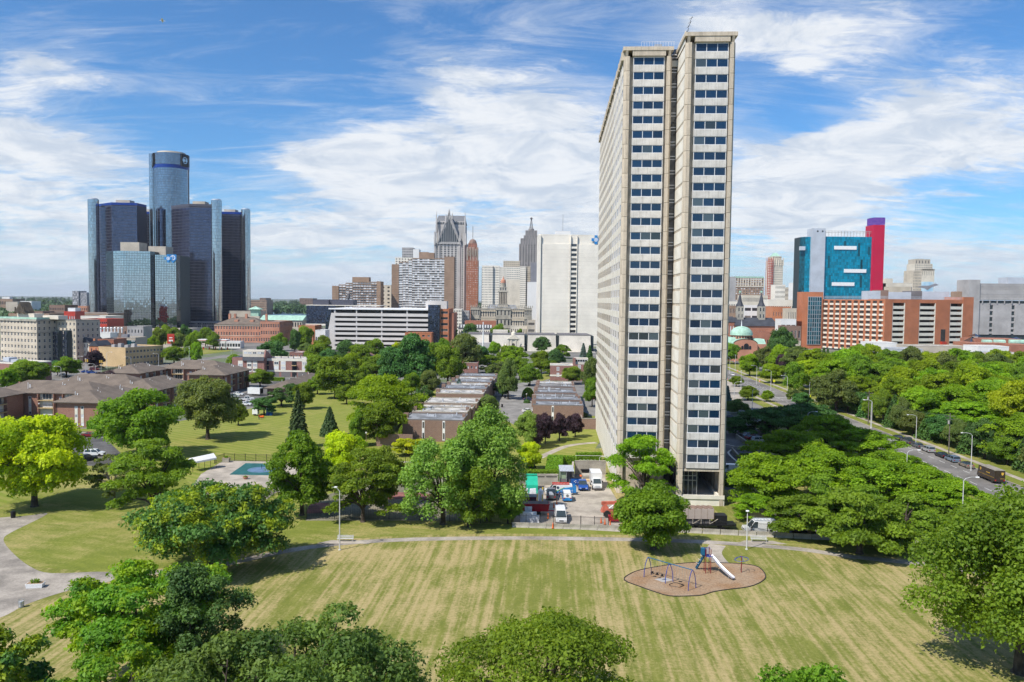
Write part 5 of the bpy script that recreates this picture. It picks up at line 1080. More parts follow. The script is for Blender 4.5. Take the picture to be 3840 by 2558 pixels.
# ---------- orange art-deco tower ----------
M['rust']=mat('red brown brick',(.36,.14,.075),.9,.1,.1)
b=Bd('brick_skyscraper','slim orange brick skyscraper with a dark red stepped crown and a flagpole','tower','A3',1270,1290,0); t=b.t; W_=b.X(1356); D=b.Y(1386,W_); D=D if 5<D<60 else 30
z1,z2,z3=b.Z(345),b.Z(318),b.Z(292)
block(t,0,W_,0,D,0,b.Z(440),M['rust'],(7,30,.34,.45),R_=(4,30,.35,.45),gl=M['gwhite'],par=0,parts=True)
block(t,.8,W_-.8,.8,D-1,b.Z(440),z1,M['brickred'],(7,7,.35,.6),R_=(4,7,.35,.6),gl=M['gwhite'],par=0,parts=True)
block(t,W_*.14,W_*.86,3,D-4,z1,z2,M['brickred'],(5,2,.35,.6),gl=M['gdark'],par=0,parts=False); m=MB(); m.lathe(W_/2,D/2,[(W_*.36,z2),(W_*.33,z3-3),(W_*.25,z3),(W_*.1,z3+2)],8); m.build('crown',M['brickdk'],t)
m=MB(); m.tube([(W_/2,D/2,z3),(W_/2,D/2,b.Z(186))],.45,5); m.build('flagpole',M['greyd'],t)
m=MB(); [m.box(W_*(.08+.14*i)-.5,W_*(.08+.14*i)+.5,-.5,0,z1-(14 if i%2 else 22),z1-(3 if i%2 else 0)) for i in range(7)]; m.build('crown_rib',M['beige'],t)
simple('building','narrow dark block in the shade behind the orange skyscraper','A3',1384,1396,500,1300,10,'greyd',(2,20,.5,.5))
# ---------- white office blocks ----------
b=Bd('office_block','white office block with a chamfered corner, left of the domed turret','building','A3',1386,1150,0); t=b.t; W_=b.X(1466); H=b.Z(488); D=b.Y(1515,W_); D=D if 5<D<60 else 26
block(t,0,W_,0,28,0,H,M['offw'],(8,25,.45,.5),gl=M['gdark'],parts=True,par=1.2); block(t,W_+.02,b.X(1515,3),3,28,0,H,M['offw'],(5,25,.4,.5),gl=M['gdark'],parts=False,par=1.2)
b=Bd('office_block','broad white office block with a blank wall behind the domed turret','building','A3',1516,1250,0); t=b.t; H=b.Z(494); x1,x2,x3=b.X(1565),b.X(1666),b.X(1792)
block(t,0,x1,0,30,0,H,M['offw'],(5,30,.45,.45),gl=M['gdark'],parts=False); block(t,x1,x2,0,30,0,b.Z(585),M['cream'],None,par=0); block(t,x1,x2,0,30,b.Z(585)+.01,H,M['offw'],(8,6,.5,.5),gl=M['gdark'],parts=True)
block(t,b.X(1542,6),b.X(1664,6),6,30,H,b.Z(450,10,6),M['stone'],(8,3,.4,.4),gl=M['gdark'],parts=False); block(t,x2,b.X(1708),0,30,0,b.Z(490),M['offw'],(5,30,.45,.45),gl=M['gdark'],parts=False); block(t,b.X(1708)+.02,x3,2,30,0,b.Z(490),M['stone'],(9,30,.5,.55),gl=M['gdark'],parts=False)
M['browngrey']=mat('brown grey stone',(.30,.275,.265),.9,.12,.08)
# ---------- stepped grey tower with antenna ----------
b=Bd('stepped_tower','dark grey stepped art-deco tower with a lattice antenna and a ball on top','tower','A3',1657,1400,0); t=b.t; W_=b.X(1797)
for i,(a,c,tp,y) in enumerate([(1657,1800,325,0),(1667,1796,284,3),(1690,1790,262,6),(1702,1788,226,9)]):
    x0,x1=b.X(a,y),b.X(c,y); block(t,x0,x1,y,30-y*.5,0 if i==0 else b.Z([325,325,284,262][i]),b.Z(tp,x0,y),M['browngrey'],(int((x1-x0)/4.4),[40,4,2,4][i],.42,.55),gl=M['gdark'],parts=(i>0),par=.6)
x=b.X(1744,12); z0,z1=b.Z(226),b.Z(140); m=MB()
for s_ in((-3.4,-3.4),(3.4,-3.4),(3.4,3.4),(-3.4,3.4)): m.tube([(x+s_[0],14+s_[1],z0),(x+s_[0]*.16,14+s_[1]*.16,z1)],.5,4)
for i in range(9): z=z0+(z1-z0)*i/9; r=3.4*(1-.84*i/9); m.box(x-r,x+r,14-r,14+r,z,z+.8)
m.build('antenna_mast',M['greyd'],t); m=MB(); m.lathe(x,14,[(.2,z1),(2.2,z1+1.6),(2.2,z1+3.2),(.2,z1+5)],10); m.build('antenna_ball',M['greyd'],t)
m=MB(); m.lathe(x,14,[(5,z0),(5,z0+4.5)],12); m.build('drum',M['browngrey'],t)
simple('building','plain white block beside the cross-signed tower','A3',1722,1795,606,900,20,'white')
simple('building','small grey plant box on the skyline beside the stepped tower','A3',1744,1795,462,1240,12,'greyblue')
# ---------- county building ----------
b=Bd('county_building','long ornate stone county building with a mansard roof and a domed clock turret','building','A3',1305,850,0); t=b.t; W_=b.X(1756); H=b.Z(803)
block(t,0,W_,2,34,0,H,M['stone'],(26,3,.42,.55),gl=M['gdark'],par=.8,parts=True,bars=1)
for a,c in((1305,1370),(1490,1600),(1700,1756)): x0,x1=b.X(a),b.X(c); block(t,x0,x1,.6,1.98,0,H+2,M['stoned'],(4,3,.42,.55),gl=M['gdark'],par=0,parts=True)
m=MB(); 
for z in(H*.33,H*.66,H-.8): m.box(-.4,W_+.4,.1,.58,z,z+.7)
m.build('cornice',M['stoned'],t)
m=MB(); x0,x1=b.X(1425),b.X(1650); m.hex8([(x0,4,H+1),(x1,4,H+1),(x1,30,H+1),(x0,30,H+1)],[(x0+2,8,b.Z(770)),(x1-2,8,b.Z(770)),(x1-2,26,b.Z(770)),(x0+2,26,b.Z(770))]); m.build('mansard_roof',M['roofblue'],t)
m=MB(); [m.box(i*W_/30,i*W_/30+.9,.2,.8,H+2,H+4.2) for i in range(31)]; m.build('roof_finials',M['stoned'],t)
x0,x1=b.X(1508,6),b.X(1577,6); cx=(x0+x1)/2; r=(x1-x0)/2
zs=[b.Z(v,cx,6) for v in(770,725,678,640,610,580,566)]
block(t,x0,x1,6,6+2*r,H,zs[0],M['stone'],None,par=0); 
m=MB(); m.box(x0+1.2,x1-1.2,7.2,4.8+2*r,zs[0],zs[2]); m.build('turret_core',M['greyd'],t)
m=MB()
for i in range(6): x=x0+.3+(x1-x0-1.2)*i/5; m.box(x,x+.7,6,6.7,zs[0],zs[2])
m.build('turret_column',M['stone'],t); m=MB(); m.box(x0-.5,x1+.5,5.5,6.5+2*r,zs[2],zs[2]+1.2); m.box(x0-.3,x1+.3,5.7,6.3+2*r,zs[0],zs[0]+.8); m.build('cornice',M['stoned'],t)
block(t,x0+r*.25,x1-r*.25,6+r*.25,6+1.75*r,zs[2]+1.2,zs[3],M['stoned'],(3,1,.5,.7),gl=M['gdark'],par=0,parts=True)
m=MB(); m.lathe(cx,6+r,[(r*.62,zs[3]),(r*.55,zs[4])],12); m.build('drum',M['stoned'],t); m=MB(); m.lathe(cx,6+r,[(r*.6,zs[4]),(r*.5,(zs[4]+zs[5])/2+.6),(r*.2,zs[5]),(.1,zs[6]+1)],12); m.build('dome',M['brickpink'],t)
simple('building','low brown roofed block in front of the county building','A3',1262,1492,893,745,20,'brickred',(10,1,.4,.4)); b,w_,h_=simple('mansard_house','long low white building with a dark blue mansard roof and dormers','A3',1215,1462,945,715,14,'offw',(16,2,.4,.5),par=0); m=MB(); m.hex8([(-.5,-.5,h_),(w_+.5,-.5,h_),(w_+.5,14,h_),(-.5,14,h_)],[(1,2.2,b.Z(918)),(w_-1,2.2,b.Z(918)),(w_-1,12,b.Z(918)),(1,12,b.Z(918))]); m.build('mansard_roof',M['slate'],b.t)
for i in range(12): m=MB(); x=2+i*w_/12.5; m.box(x,x+1.4,-.1,2,h_+.8,h_+3.4); m.build('dormer',M['lens'],b.t)
simple('parking_garage','small grey parking garage tucked beside the cross-signed tower','A3',1725,1783,888,680,16,'stone',(1,4,.8,.4),parts=True); simple('building','small red-brick house below the grey parking garage','A3',1600,1722,930,690,10,'cream',(8,2,.4,.5))
# ---------- blank white tower with the cross ----------
b=Bd('insurance_tower','tall blank white tower with one strip of dark windows and a blue cross sign','tower','A3',1796,705,0); t=b.t; W_=b.X(2245)+3; H=b.Z(258); D=34; s0,s1=b.X(2033),b.X(2083); zt=b.Z(300); zp=b.Z(322)
block(t,0,W_,1,D,0,H,M['offw'],None,roof=M['roofwhite'],par=.8)
m=MB(); m.box(b.X(1822),s0-.3,.3,.98,2,zp); m.build('wall_panel',M['offw'],t); m=MB(); m.box(s1+1,W_-.6,.3,.98,2,zp); m.build('wall_panel',M['offw'],t); m=MB(); m.box(0,b.X(1816),-.9,.98,0,H); m.build('edge_pier',M['offw'],t)
m=MB(); m.box(s0-.1,s0+.4,-.6,.98,0,H); m.box(s1-.4,s1+.1,-.6,.98,0,H); m.build('pier',M['offw'],t)
for i in range(19):
    z1=b.Z(320+35.2*i); z0=b.Z(340+35.2*i); m=MB(); m.quad((s0+.4,.9,z0),(s1-.4,.9,z0),(s1-.4,.9,z1),(s0+.4,.9,z1)); m.build('window',M['gdark'],t); m=MB(); m.box(s0+.4,s1-.4,.05,.9,z0-(z1-z0)*.75,z0); m.build('spandrel',M['offw'],t)
m=MB(); m.box(b.X(1922,6),b.X(2032,6),6,16,H,b.Z(231,40,6)); m.build('penthouse',M['white'],t); m=MB(); x=b.X(1976,6); m.tube([(x,8,H),(x,8,b.Z(95))],.12,4); m.build('aerial',M['greyd'],t)
cross(t,b.X(2219),.2,b.Z(288),3.9)
m=MB()
for i in range(1,26): m.box(b.X(1823),s0-.4,.26,.3,i*3.4,i*3.4+.06); m.box(s1+1.1,W_-.7,.26,.3,i*3.4,i*3.4+.06)
m.build('joint_line',M['beige'],t)
m=MB(); [m.tube([(W_-9+i*1.5,2,H),(W_-9+i*1.5,2,H+1.5+i%3)],.2,5) for i in range(6)]; m.build('roof_aerials',M['lens'],t)
M['lowwhite']=mat('low white wall',(.62,.575,.50),.9,.12,.1,fine=.1)
# ---------- long white low building and the chapel ----------
b=Bd('long_white_building','very long low white building with dark vertical slots','building','A3',1213,625,0); t=b.t
cuts=[1213,1463,1725,1958,2215]; 
for i in range(4):
    x0,x1=b.X(cuts[i])+.02,b.X(cuts[i+1])-2.2; H=b.Z(988); m=MB(); m.hex8([(x0,0,0),(x1,0,0),(x1,40,0),(x0,40,0)],[(x0+.4,2.5,H),(x1-.2,2.5,H),(x1-.2,38,H),(x0+.4,38,H)]); m.build('wall_block',M['lowwhite'],t)
    m=MB(); m.box(x0+.2,x1,2.3,38,H,H+.5); m.build('roof',M['greyd'],t)
    m=MB(); m.box(x1-.3,x1+2.4,3.5,36,0,H-.4); m.build('slot',M['mull2'],t)
m=MB(); m.box(b.X(1240,-6),b.X(1463,-6),-8,-.1,0,b.Z(1045)); m.build('annex',M['grey'],t)
m=MB(); m.box(b.X(1890,-3),b.X(2225,-3),-6,-.1,0,b.Z(1105)); m.box(b.X(1470,20),b.X(1580,20),20,36,b.Z(990),b.Z(962,60,20)); m.build('lower_block',M['lowwhite'],t)
b=Bd('chapel','small cream baroque chapel front with a pediment and curved wings','chapel','A3',1540,570,0); t=b.t; W_=b.X(1703); H=b.Z(1082)
m=MB(); m.box(0,W_,0,10,0,H); m.build('nave_wall',M['cream'],t)
x0,x1=b.X(1580),b.X(1665); z=b.Z(1022); m=MB(); m.box(x0,x1,-.6,6,0,z); m.build('front_wall',M['cream'],t); m=MB(); gable(m,x0,x1,-.8,6,z,b.Z(990),'y',.6); m.build('pediment',M['cream'],t)
m=MB(); c=(x0+x1)/2; m.lathe(c,2,[(1.8,b.Z(992)),(1.6,b.Z(975)),(.3,b.Z(968)),(.1,b.Z(955))],8); m.box(c-1,c+1,1.8,2.1,b.Z(961),b.Z(957)); m.build('lantern',M['cream'],t)
m=MB(); v=[(c-1.1,-.66,z-9),(c+1.1,-.66,z-9),(c+1.1,-.66,z-4)]+[(c+1.1*math.cos(i*math.pi/6),-.66,z-4+1.1*math.sin(i*math.pi/6)) for i in range(1,6)]+[(c-1.1,-.66,z-4)]; m.quad(*v); m.build('arched_window',M['gdark'],t)
m=MB(); [m.box(x0+(x1-x0)*f-.5,x0+(x1-x0)*f+.5,-1.0,-.6,0,z) for f in(.05,.3,.7,.95)]; m.box(-.3,W_+.3,-.9,-.61,H-1,H-.2); m.build('pilaster',M['cream'],t)
for px in(1548,1566,1680,1697): x=b.X(px); m=MB(); m.lathe(x,1,[(.7,H),(1,H+1),(.2,H+2.6)],8); m.build('urn',M['cream'],t)
p=at('A3',1395,1100,560); t=thing('flagpole','very tall white mast in front of the long white building','mast',(p.x,560,0)); m=MB(); m.tube([(0,0,0),(0,0,topz('A3',1395,898,(p.x,560)))],[.55,.3],8); m.build('pole',M['lens'],t)
# ---------- teal hotel tower ----------
b=Bd('hotel_tower','teal glass hotel tower with a pale grey slab and a tall red slab','tower','A7',858,800,0); t=b.t; H=b.Z(268)
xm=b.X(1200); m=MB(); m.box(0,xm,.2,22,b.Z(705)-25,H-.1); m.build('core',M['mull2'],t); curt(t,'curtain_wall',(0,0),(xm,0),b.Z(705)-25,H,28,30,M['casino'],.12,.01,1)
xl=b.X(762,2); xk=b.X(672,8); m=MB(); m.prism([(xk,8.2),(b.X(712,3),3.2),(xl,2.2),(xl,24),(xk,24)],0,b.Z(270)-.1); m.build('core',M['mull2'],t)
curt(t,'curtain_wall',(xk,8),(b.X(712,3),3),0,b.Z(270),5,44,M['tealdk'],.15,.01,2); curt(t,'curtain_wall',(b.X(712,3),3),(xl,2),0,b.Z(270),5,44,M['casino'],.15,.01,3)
x0,x1=b.X(760,-2),b.X(858,-2); m=MB(); m.prism([(x0,-2),(x1,-2),(x1,12),(x0,12),(b.X(741,6),6)],0,b.Z(210)); m.build('pale_slab',M['metalw'],t)
m=MB(); [m.box(x0+(x1-x0)*f,x0+(x1-x0)*f+1.6,-2.06,-2.0,b.Z(238),b.Z(226)) for f in(.35,.72)]; m.build('slot_window',M['gdark'],t)
for a,c,y in((925,1088,350),(1002,1164,519),(916,1080,617)): m=MB(); m.box(b.X(a,-.6),b.X(c,-.6),-.9,-.1,b.Z(y+13),b.Z(y-13)); m.build('white_panel',M['lens'],t)
m=MB(); m.box(b.X(662,6),b.X(700,6),1.0,4,b.Z(370),b.Z(342)); m.build('side_box',M['metalw'],t)
for a,y0,y1 in((1098,315,410),(1120,435,530),(880,410,500),(890,550,640),(1120,550,640),(1172,340,400),(995,300,360)):
    m=MB(); m.box(b.X(a),b.X(a+15),-.12,-.05,b.Z(y1),b.Z(y0)); m.build('dark_panel',M['tealdk'],t)
m=MB()
for z in(b.Z(240),b.Z(228)): m.box(.5,xm,1,1.3,z,z+.35)
for i in range(15): x=.5+i*xm/15; m.box(x,x+.3,1,1.3,H,b.Z(228))
m.build('roof_screen',M['grey'],t)
x0,xc,x1=b.X(1181,4),b.X(1210,-3),b.X(1290,-3); m=MB(); m.prism([(xc,-3),(x1,-3),(x1,14),(x0,14),(x0,4)],b.Z(668),b.Z(181)); m.build('red_slab',M['red'],t)
def screen():
    m=bpy.data.materials.new('led screen'); m.use_nodes=True; t=NT(m.node_tree); out=t.n('ShaderNodeOutputMaterial'); e=t.n('ShaderNodeEmission'); t.t.links.new(e.outputs[0],out.inputs[0])
    tc=t.n('ShaderNodeTexCoord').outputs['Object']; n=t.noise(t.vm('MULTIPLY',tc,(.8,.8,2.5)),1.0,3,.7); t.put(e.inputs[0],t.mix(t.rng(n,.42,.6),(.05,.015,.42),(.45,.25,.75))); e.inputs[1].default_value=.55; return m
m=MB(); m.prism([(b.X(1213,-2.5),-2.5),(b.X(1291,-2.5),-2.5),(b.X(1291,-2.5),12),(b.X(1187,3),12),(b.X(1187,3),3)],b.Z(178),b.Z(126)); m.build('led_screen',screen(),t)
# ---------- orange parking structure ----------
b=Bd('parking_structure','huge orange brick parking structure with cream bands and a glass stair tower','building','A7',1310,648,0); t=b.t
H=b.Z(732); pl=Vector((b.X(855,60),60)); 
yL=math.atan2(-60,-pl.x); Ln=pl.length
e=bpy.data.objects.new('west_wing',None); C.objects.link(e); e.parent=t; e.location=(pl.x,pl.y,0); e.rotation_euler=(0,0,yL); 
gr=(10,9,.56,.40,-.03)
def sub(px,loc,rz,Wd,Hh,grid,wm,band):
    ws=[]; m=MB(); face(m,ws,'F',0,0,0,Wd,1.5,Hh,grid,.5)
    T=Matrix.Translation((loc[0],loc[1],0))@Matrix.Rotation(rz,4,'Z'); m.v=[tuple(T@Vector(p)) for p in m.v]; m.build('brick_wall',wm,t)
    k=[]
    for p,w_,h_,r in ws:
        q=T@Vector(p); k.append(((q.x,q.y,q.z),w_,h_,r+rz))
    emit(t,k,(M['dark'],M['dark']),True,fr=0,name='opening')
    m=MB(); nx,nz=grid[:2]; cw=Wd/nx; ch=(Hh-1.5)/nz
    for j in range(nz):
        zc=1.5+ch*(j+.5+grid[4]); 
        for i in range(nx): m.box(cw*(i+.5)-cw*grid[2]/2,cw*(i+.5)+cw*grid[2]/2,-.12,.3,zc-ch*.5-ch*.15,zc-ch*.5+ch*.22)
    m.v=[tuple(T@Vector(p)) for p in m.v]; m.build('cream_band',M['wpanel'],t)
sub(0,pl,yL,Ln,H,(10,10,.66,.5,.02),M['bronze'],0)
C.objects.unlink(e); bpy.data.objects.remove(e)
x2=b.X(1958,22); yR=math.atan2(22,x2); LR=math.hypot(x2,22)
uR=Vector((math.cos(yR),math.sin(yR)))
def along(px): 
    p=Vector(b.w(0,0)); return hline('A7',px,p,(uR.x,uR.y))
Hh=b.Z(728)
m=MB(); T=Matrix.Rotation(yR,4,'Z'); cuts=[0,along(1365),along(1457),along(1562),along(1682),along(1787),along(1882),LR]
def tb(m): m.v=[tuple(T@Vector(p)) for p in m.v]; return m
for i in range(0,7,2): m=MB(); m.box(cuts[i]+(.0),cuts[i+1],-.5,20,0,Hh+(2.5 if i==6 else 0)); tb(m).build('brick_panel',M['bronze'],t)
for i in (1,3,5):
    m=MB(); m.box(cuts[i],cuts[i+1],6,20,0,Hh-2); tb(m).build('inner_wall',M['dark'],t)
    m=MB(); m.box(cuts[i],cuts[i+1],-.3,1,Hh-3,Hh); tb(m).build('brick_panel',M['bronze'],t)
    ch=(Hh-4.5)/9
    for j in range(9):
        z=1+ch*j; m=MB(); m.box(cuts[i]+.6,cuts[i+1]-.6,-.2,.4,z,z+ch*.55); m.box(cuts[i]+.6,cuts[i+1]-.6,.4,8,z+.05,z+.4); tb(m).build('cream_band',M['wpanel'],t)
    m=MB(); m.box(cuts[i],cuts[i]+.6,-.3,.5,0,Hh-3); m.box(cuts[i+1]-.6,cuts[i+1],-.3,.5,0,Hh-3); tb(m).build('pier',M['wpanel'],t)
m=MB(); m.prism([(pl.x,pl.y+.6),(0,.6),(x2,22.6),(x2,60),(pl.x,90)],H-.5,H); m.build('roof',M['roofgrey'],t)
m=MB(); 
for a,c in((Vector((pl.x,pl.y)),Vector((0,0))),(Vector((0,0)),Vector((x2,22)))):
    d=(c-a); n=int(d.length/1.2); 
    for i in range(n): p=a+d*i/n; m.box(p.x,p.x+.14,p.y+1,p.y+1.15,H,H+2.6)
    nn=Vector((d.y,-d.x)).normalized()*.08; 
    for z in (H+1.3,H+2.6): m.hex8([(*(a-nn+Vector((0,1))),z),(*(c-nn+Vector((0,1))),z),(*(c+nn+Vector((0,1))),z),(*(a+nn+Vector((0,1))),z)],[(*(a-nn+Vector((0,1))),z+.2),(*(c-nn+Vector((0,1))),z+.2),(*(c+nn+Vector((0,1))),z+.2),(*(a+nn+Vector((0,1))),z+.2)])
m.build('roof_railing',M['metalw'],t)
o1=b.X(705,58); o2=b.X(855,58); zt=b.Z(675,o1,58); m=MB(); m.box(o1,o2,58,72,0,zt); m.build('stair_tower',M['bronze'],t)
g0,g1=b.X(747,57),b.X(845,57); curt(t,'stair_glass',(g0,57.2),(g1,57.2),b.Z(1060,o1,57),b.Z(712,o1,57),6,11,M['tealdk'],.5,.01); m=MB(); m.box(g0,g1,57.35,57.9,b.Z(1062,o1,57),b.Z(710,o1,57)); m.build('stair_frame',M['mullw'],t)
curt(t,'stair_glass',(b.X(696,70),70),(o1,58.5),2,zt-8,3,12,M['tealdk'],.3)
for a,c,tp in((1195,1275,668),(1275,1333,662),(1333,1500,676),(1500,1580,668),(1580,1780,672)):
    y=40; m=MB(); m.box(b.X(a,y),b.X(c,y),y,y+16,H,b.Z(tp,b.X(a,y),y)); m.build('roof_plant',M['metalw' if a in(1195,1333,1580) else ('brickdk' if a==1275 else 'greyd')],t)
m=MB(); xx=along(1741); m.box(xx-2.2,xx+2.2,-.62,-.5,b.Z(1060),b.Z(950)); tb(m).build('dark_recess',M['dark'],t); m=MB(); m.box(xx-2.6,xx+2.6,-2.4,-.63,b.Z(1064),b.Z(1042)); tb(m).build('red_awning',M['redp'],t)
# ---------- grey concrete blocks on the right ----------
b=Bd('concrete_block','grey concrete institutional block with narrow upper windows and dark slots','building','A7',1912,760,0); t=b.t; x1=b.X(1968); x2=b.X(2400); H=b.Z(618)
m=MB(); m.box(b.X(1918),b.X(2000),-1,20,0,b.Z(586)); m.build('stair_slab',M['grey'],t)
block(t,x1,x2,0,30,b.Z(732),H,M['grey'],(52,2,.42,.52),gl=M['gdark'],parts=True,par=.8)
m=MB(); m.box(x1,x2,1.2,30,0,b.Z(738)-.01); m.build('core',M['mull2'],t)
for a,c in((1996,2084),(2108,2244),(2268,2400)): m=MB(); m.box(b.X(a),b.X(c),.3,1.4,b.Z(988),b.Z(758)); m.build('wall_panel',M['grey'],t)
for px in(1984,2096,2256):
    for y in(768,812,856,900,944,978): x=b.X(px); m=MB(); m.box(x-3.6,x+3.6,.6,1.3,b.Z(y+3),b.Z(y-12)); m.build('spandrel',M['grey'],t)
m=MB(); m.box(b.X(2207,8),b.X(2420,8),8,24,H,b.Z(572,90,8)); m.build('penthouse',M['metalw'],t); m=MB(); m.box(b.X(1875),b.X(1915),10,20,0,b.Z(672)); m.build('side_block',M['brownst'],t)
m=MB(); [m.box(x1+i*7,x1+i*7+.9,-.3,0,b.Z(760),b.Z(735)) for i in range(20)]; m.build('fin',M['grey'],t)
# red mall with skylights
b=Bd('brick_hall','long dark red brick low building with glass pyramid skylights','building','A7',1940,600,0); t=b.t; x2=b.X(2400)
for a,c,tp,y in((1940,2230,1050,0),(2230,2400,1062,-4),(1990,2330,1020,14)): m=MB(); x0,x1=b.X(a,y),b.X(c,y); m.box(x0,x1,y,y+22,0,b.Z(tp,x0,y)); m.build('wall',M['brickred'],t)
for a,c,tp,bt in((1945,2028,1004,1043),(1985,2030,984,1003),(2290,2340,1008,1030)):
    x0,x1=b.X(a,16),b.X(c,16); z0,z1=b.Z(bt,x0,16),b.Z(tp,x0,16); m=MB(); m.add([(x0,16,z0),(x1,16,z0),(x1,26,z0),(x0,26,z0),((x0+x1)/2,21,z1)],[(0,1,4),(1,2,4),(2,3,4),(3,0,4)]); m.build('glass_pyramid',M['cyl'],t)
for a,c in((2040,2110),(2125,2210),(2240,2400)): x0,x1=b.X(a,12),b.X(c,12); z=b.Z(1048,x0,12); m=MB(); m.tube([(x0,14,z),(x1,14,z)],2.3,10); m.build('barrel_skylight',M['copper'],t)
for a,c,tp,bt,Y,wm,l in((1220,1410,1052,1090,520,'white','white flat roofed shed under the orange structure'),(1498,1925,1075,1118,500,'beige','long beige low building with a parapet before the orange structure'),(1410,1600,1098,1130,480,'metalw','pale metal roof behind the tree crowns'),(2010,2235,1080,1128,480,'white','white block with louvres above the wood'),(2180,2400,1140,1200,430,'beige','low beige building at the right edge above the wood'),(2100,2340,1130,1150,455,'metalw','thin pale roof edge at the right above the wood')):
    simple('building',l,'A7',a,c,tp,Y,16,wm,(10,1,.5,.3) if a in(2180,) else None,parts=True,roof='roofwhite')
# ---------- skyline left of the teal hotel ----------
b,w_,h_=simple('building','tall plain concrete slab peeking out behind the tan tower','A7',120,210,566,1050,20,'grey')
b,w_,h_=simple('hotel_block','old brown hotel block with arched top windows and a green roof edge','A7',208,416,572,1150,30,'brownst',(11,22,.5,.5),gl='gwhite',parts=True,cap=M['copper'],par=2.2)
m=MB(); m.box(-.5,w_+.5,-.5,0,h_-13,h_-11.5); [m.box(i*w_/11-.6,i*w_/11+.6,-.7,0,h_-12,h_-.5) for i in range(12)]; m.build('cream_arcade',M['cream'],b.t)
simple('office_block','white multi-windowed block below the brown hotel','A7',262,447,702,950,20,'cream',(22,5,.5,.5),parts=True)
b=Bd('scaffold_tower','old white skyscraper with a copper crown under red scaffolding','tower','A7',475,1250,0); t=b.t; W_=b.X(554); H=b.Z(440)
block(t,0,W_,0,30,0,H,M['cream'],(9,30,.45,.5),gl=M['gdark'],parts=True,par=0); block(t,W_*.1,W_*.9,3,26,H,b.Z(415),M['stone'],(6,2,.5,.6),gl=M['gdark'],parts=False,par=.5)
m=MB(); m.hex8([(W_*.15,5,b.Z(415)),(W_*.85,5,b.Z(415)),(W_*.85,24,b.Z(415)),(W_*.15,24,b.Z(415))],[(W_*.38,12,b.Z(385)),(W_*.62,12,b.Z(385)),(W_*.62,17,b.Z(385)),(W_*.38,17,b.Z(385))]); m.build('copper_roof',M['copper'],t)
m=MB(); [m.box(x-.5,x+.5,-1,0,H-9,H+3) for x in [W_*i/5 for i in range(6)]]; m.build('buttress',M['cream'],t)
m=MB(); zt=b.Z(424)
for x in(-8,-5,-2.4,.6): m.box(x,x+.5,-2,-1.6,0,zt); m.box(x,x+.5,6,6.4,0,zt)
for i in range(int(zt/2.6)): m.box(-8,1,-2,-1.7,i*2.6,i*2.6+.9)
m.build('scaffold',M['redp'],t)
simple('office_block','white stepped block right of the scaffolded skyscraper','A7',503,575,625,1100,20,'offw',(9,10,.4,.5),parts=False); simple('office_block','lower white stepped top beside the stepped block','A7',575,600,645,1100,18,'stone',(3,9,.4,.5),parts=False)
simple('striped_block','narrow white and black striped block beside the teal hotel','A7',635,664,610,900,16,'white',(1,14,1.0,.45),parts=True)
simple('building','pale low block between the church spires and the stripes','A7',455,640,735,860,20,'offw',(12,2,.6,.4),parts=True)
simple('building','brown windowed block at the tower edge','A7',140,250,780,800,16,'brownst',(10,4,.5,.5),parts=True); simple('building','white office block above the brown windowed one','A7',150,262,748,860,16,'offw',(9,5,.5,.4),parts=True)
simple('parking_garage','white slotted parking garage between the two church spires','A7',278,385,775,760,16,'white',(2,5,.85,.4),parts=True)
simple('building','dark red brick block right of the church spires','A7',438,492,785,740,16,'brickred',(6,5,.5,.5),parts=True); simple('building','bright orange-red brick block with few windows','A7',486,620,788,720,18,'brickor',(7,3,.3,.3),parts=True,roof='roofwhite')
simple('building','grey and cream old facade left of the teal hotel foot','A7',600,662,800,700,14,'stone',(5,3,.4,.5),parts=True); simple('parking_deck','white concrete parking deck ramp below the orange brick block','A7',550,662,880,640,14,'white',(3,2,.8,.4),parts=True)
simple('building','dark brick hall with arched bays beside the glass stair tower','A7',595,700,932,600,20,'brickdk',(4,2,.5,.5),parts=True); simple('building','white base wall at the foot of the brick hall','A7',612,700,1040,585,8,'stone')
# church with two spires
b=Bd('church','red-brick church with two slate spires and a long dark roof','church','A7',218,655,0); t=b.t; W_=b.X(532); H=b.Z(925)
block(t,0,W_,0,22,0,H,M['brickred'],(14,1,.35,.6),gl=M['gdark'],par=0,parts=True,bars=1); m=MB(); z=b.Z(865); m.add([(-.5,-.8,H),(W_+.5,-.8,H),(W_+.5,23,H),(-.5,23,H),(.5,11,z),(W_-2,11,z)],[(0,1,5,4),(1,2,5),(2,3,4,5),(3,0,4)]); m.build('slate_roof',M['slate'],t)
block(t,b.X(120),-.05,3,18,0,b.Z(900),M['brickred'],(5,2,.5,.5),gl=M['gwhite'],par=0,parts=True); m=MB(); gable(m,b.X(120),-.05,3,18,b.Z(900),b.Z(858),'x'); m.build('slate_roof',M['slate'],t)
for a,c in((224,280),(382,438)):
    x0,x1=b.X(a,8),b.X(c,8); r=(x1-x0)/2; cx=(x0+x1)/2; z0,z1,z2=b.Z(866,cx,8),b.Z(782,cx,8),b.Z(662,cx,8)
    block(t,x0+.5,x1-.5,8,8+2*r-1,H,z1,M['stoned'],(2,3,.45,.6),gl=M['gdark'],par=0,parts=True); m=MB(); m.lathe(cx,8+r,[(r+.3,z1),(r*.62,z1+(z2-z1)*.25),(r*.45,z1+(z2-z1)*.45),(r*.42,z1+(z2-z1)*.5),(.3,z2-3),(.25,z2)],8); m.build('spire',M['slate'],t); m=MB(); m.lathe(cx,8+r,[(.9,z2-2.2),(.9,z2-.6)],6); m.build('finial',M['copper'],t)
b.Z(1)
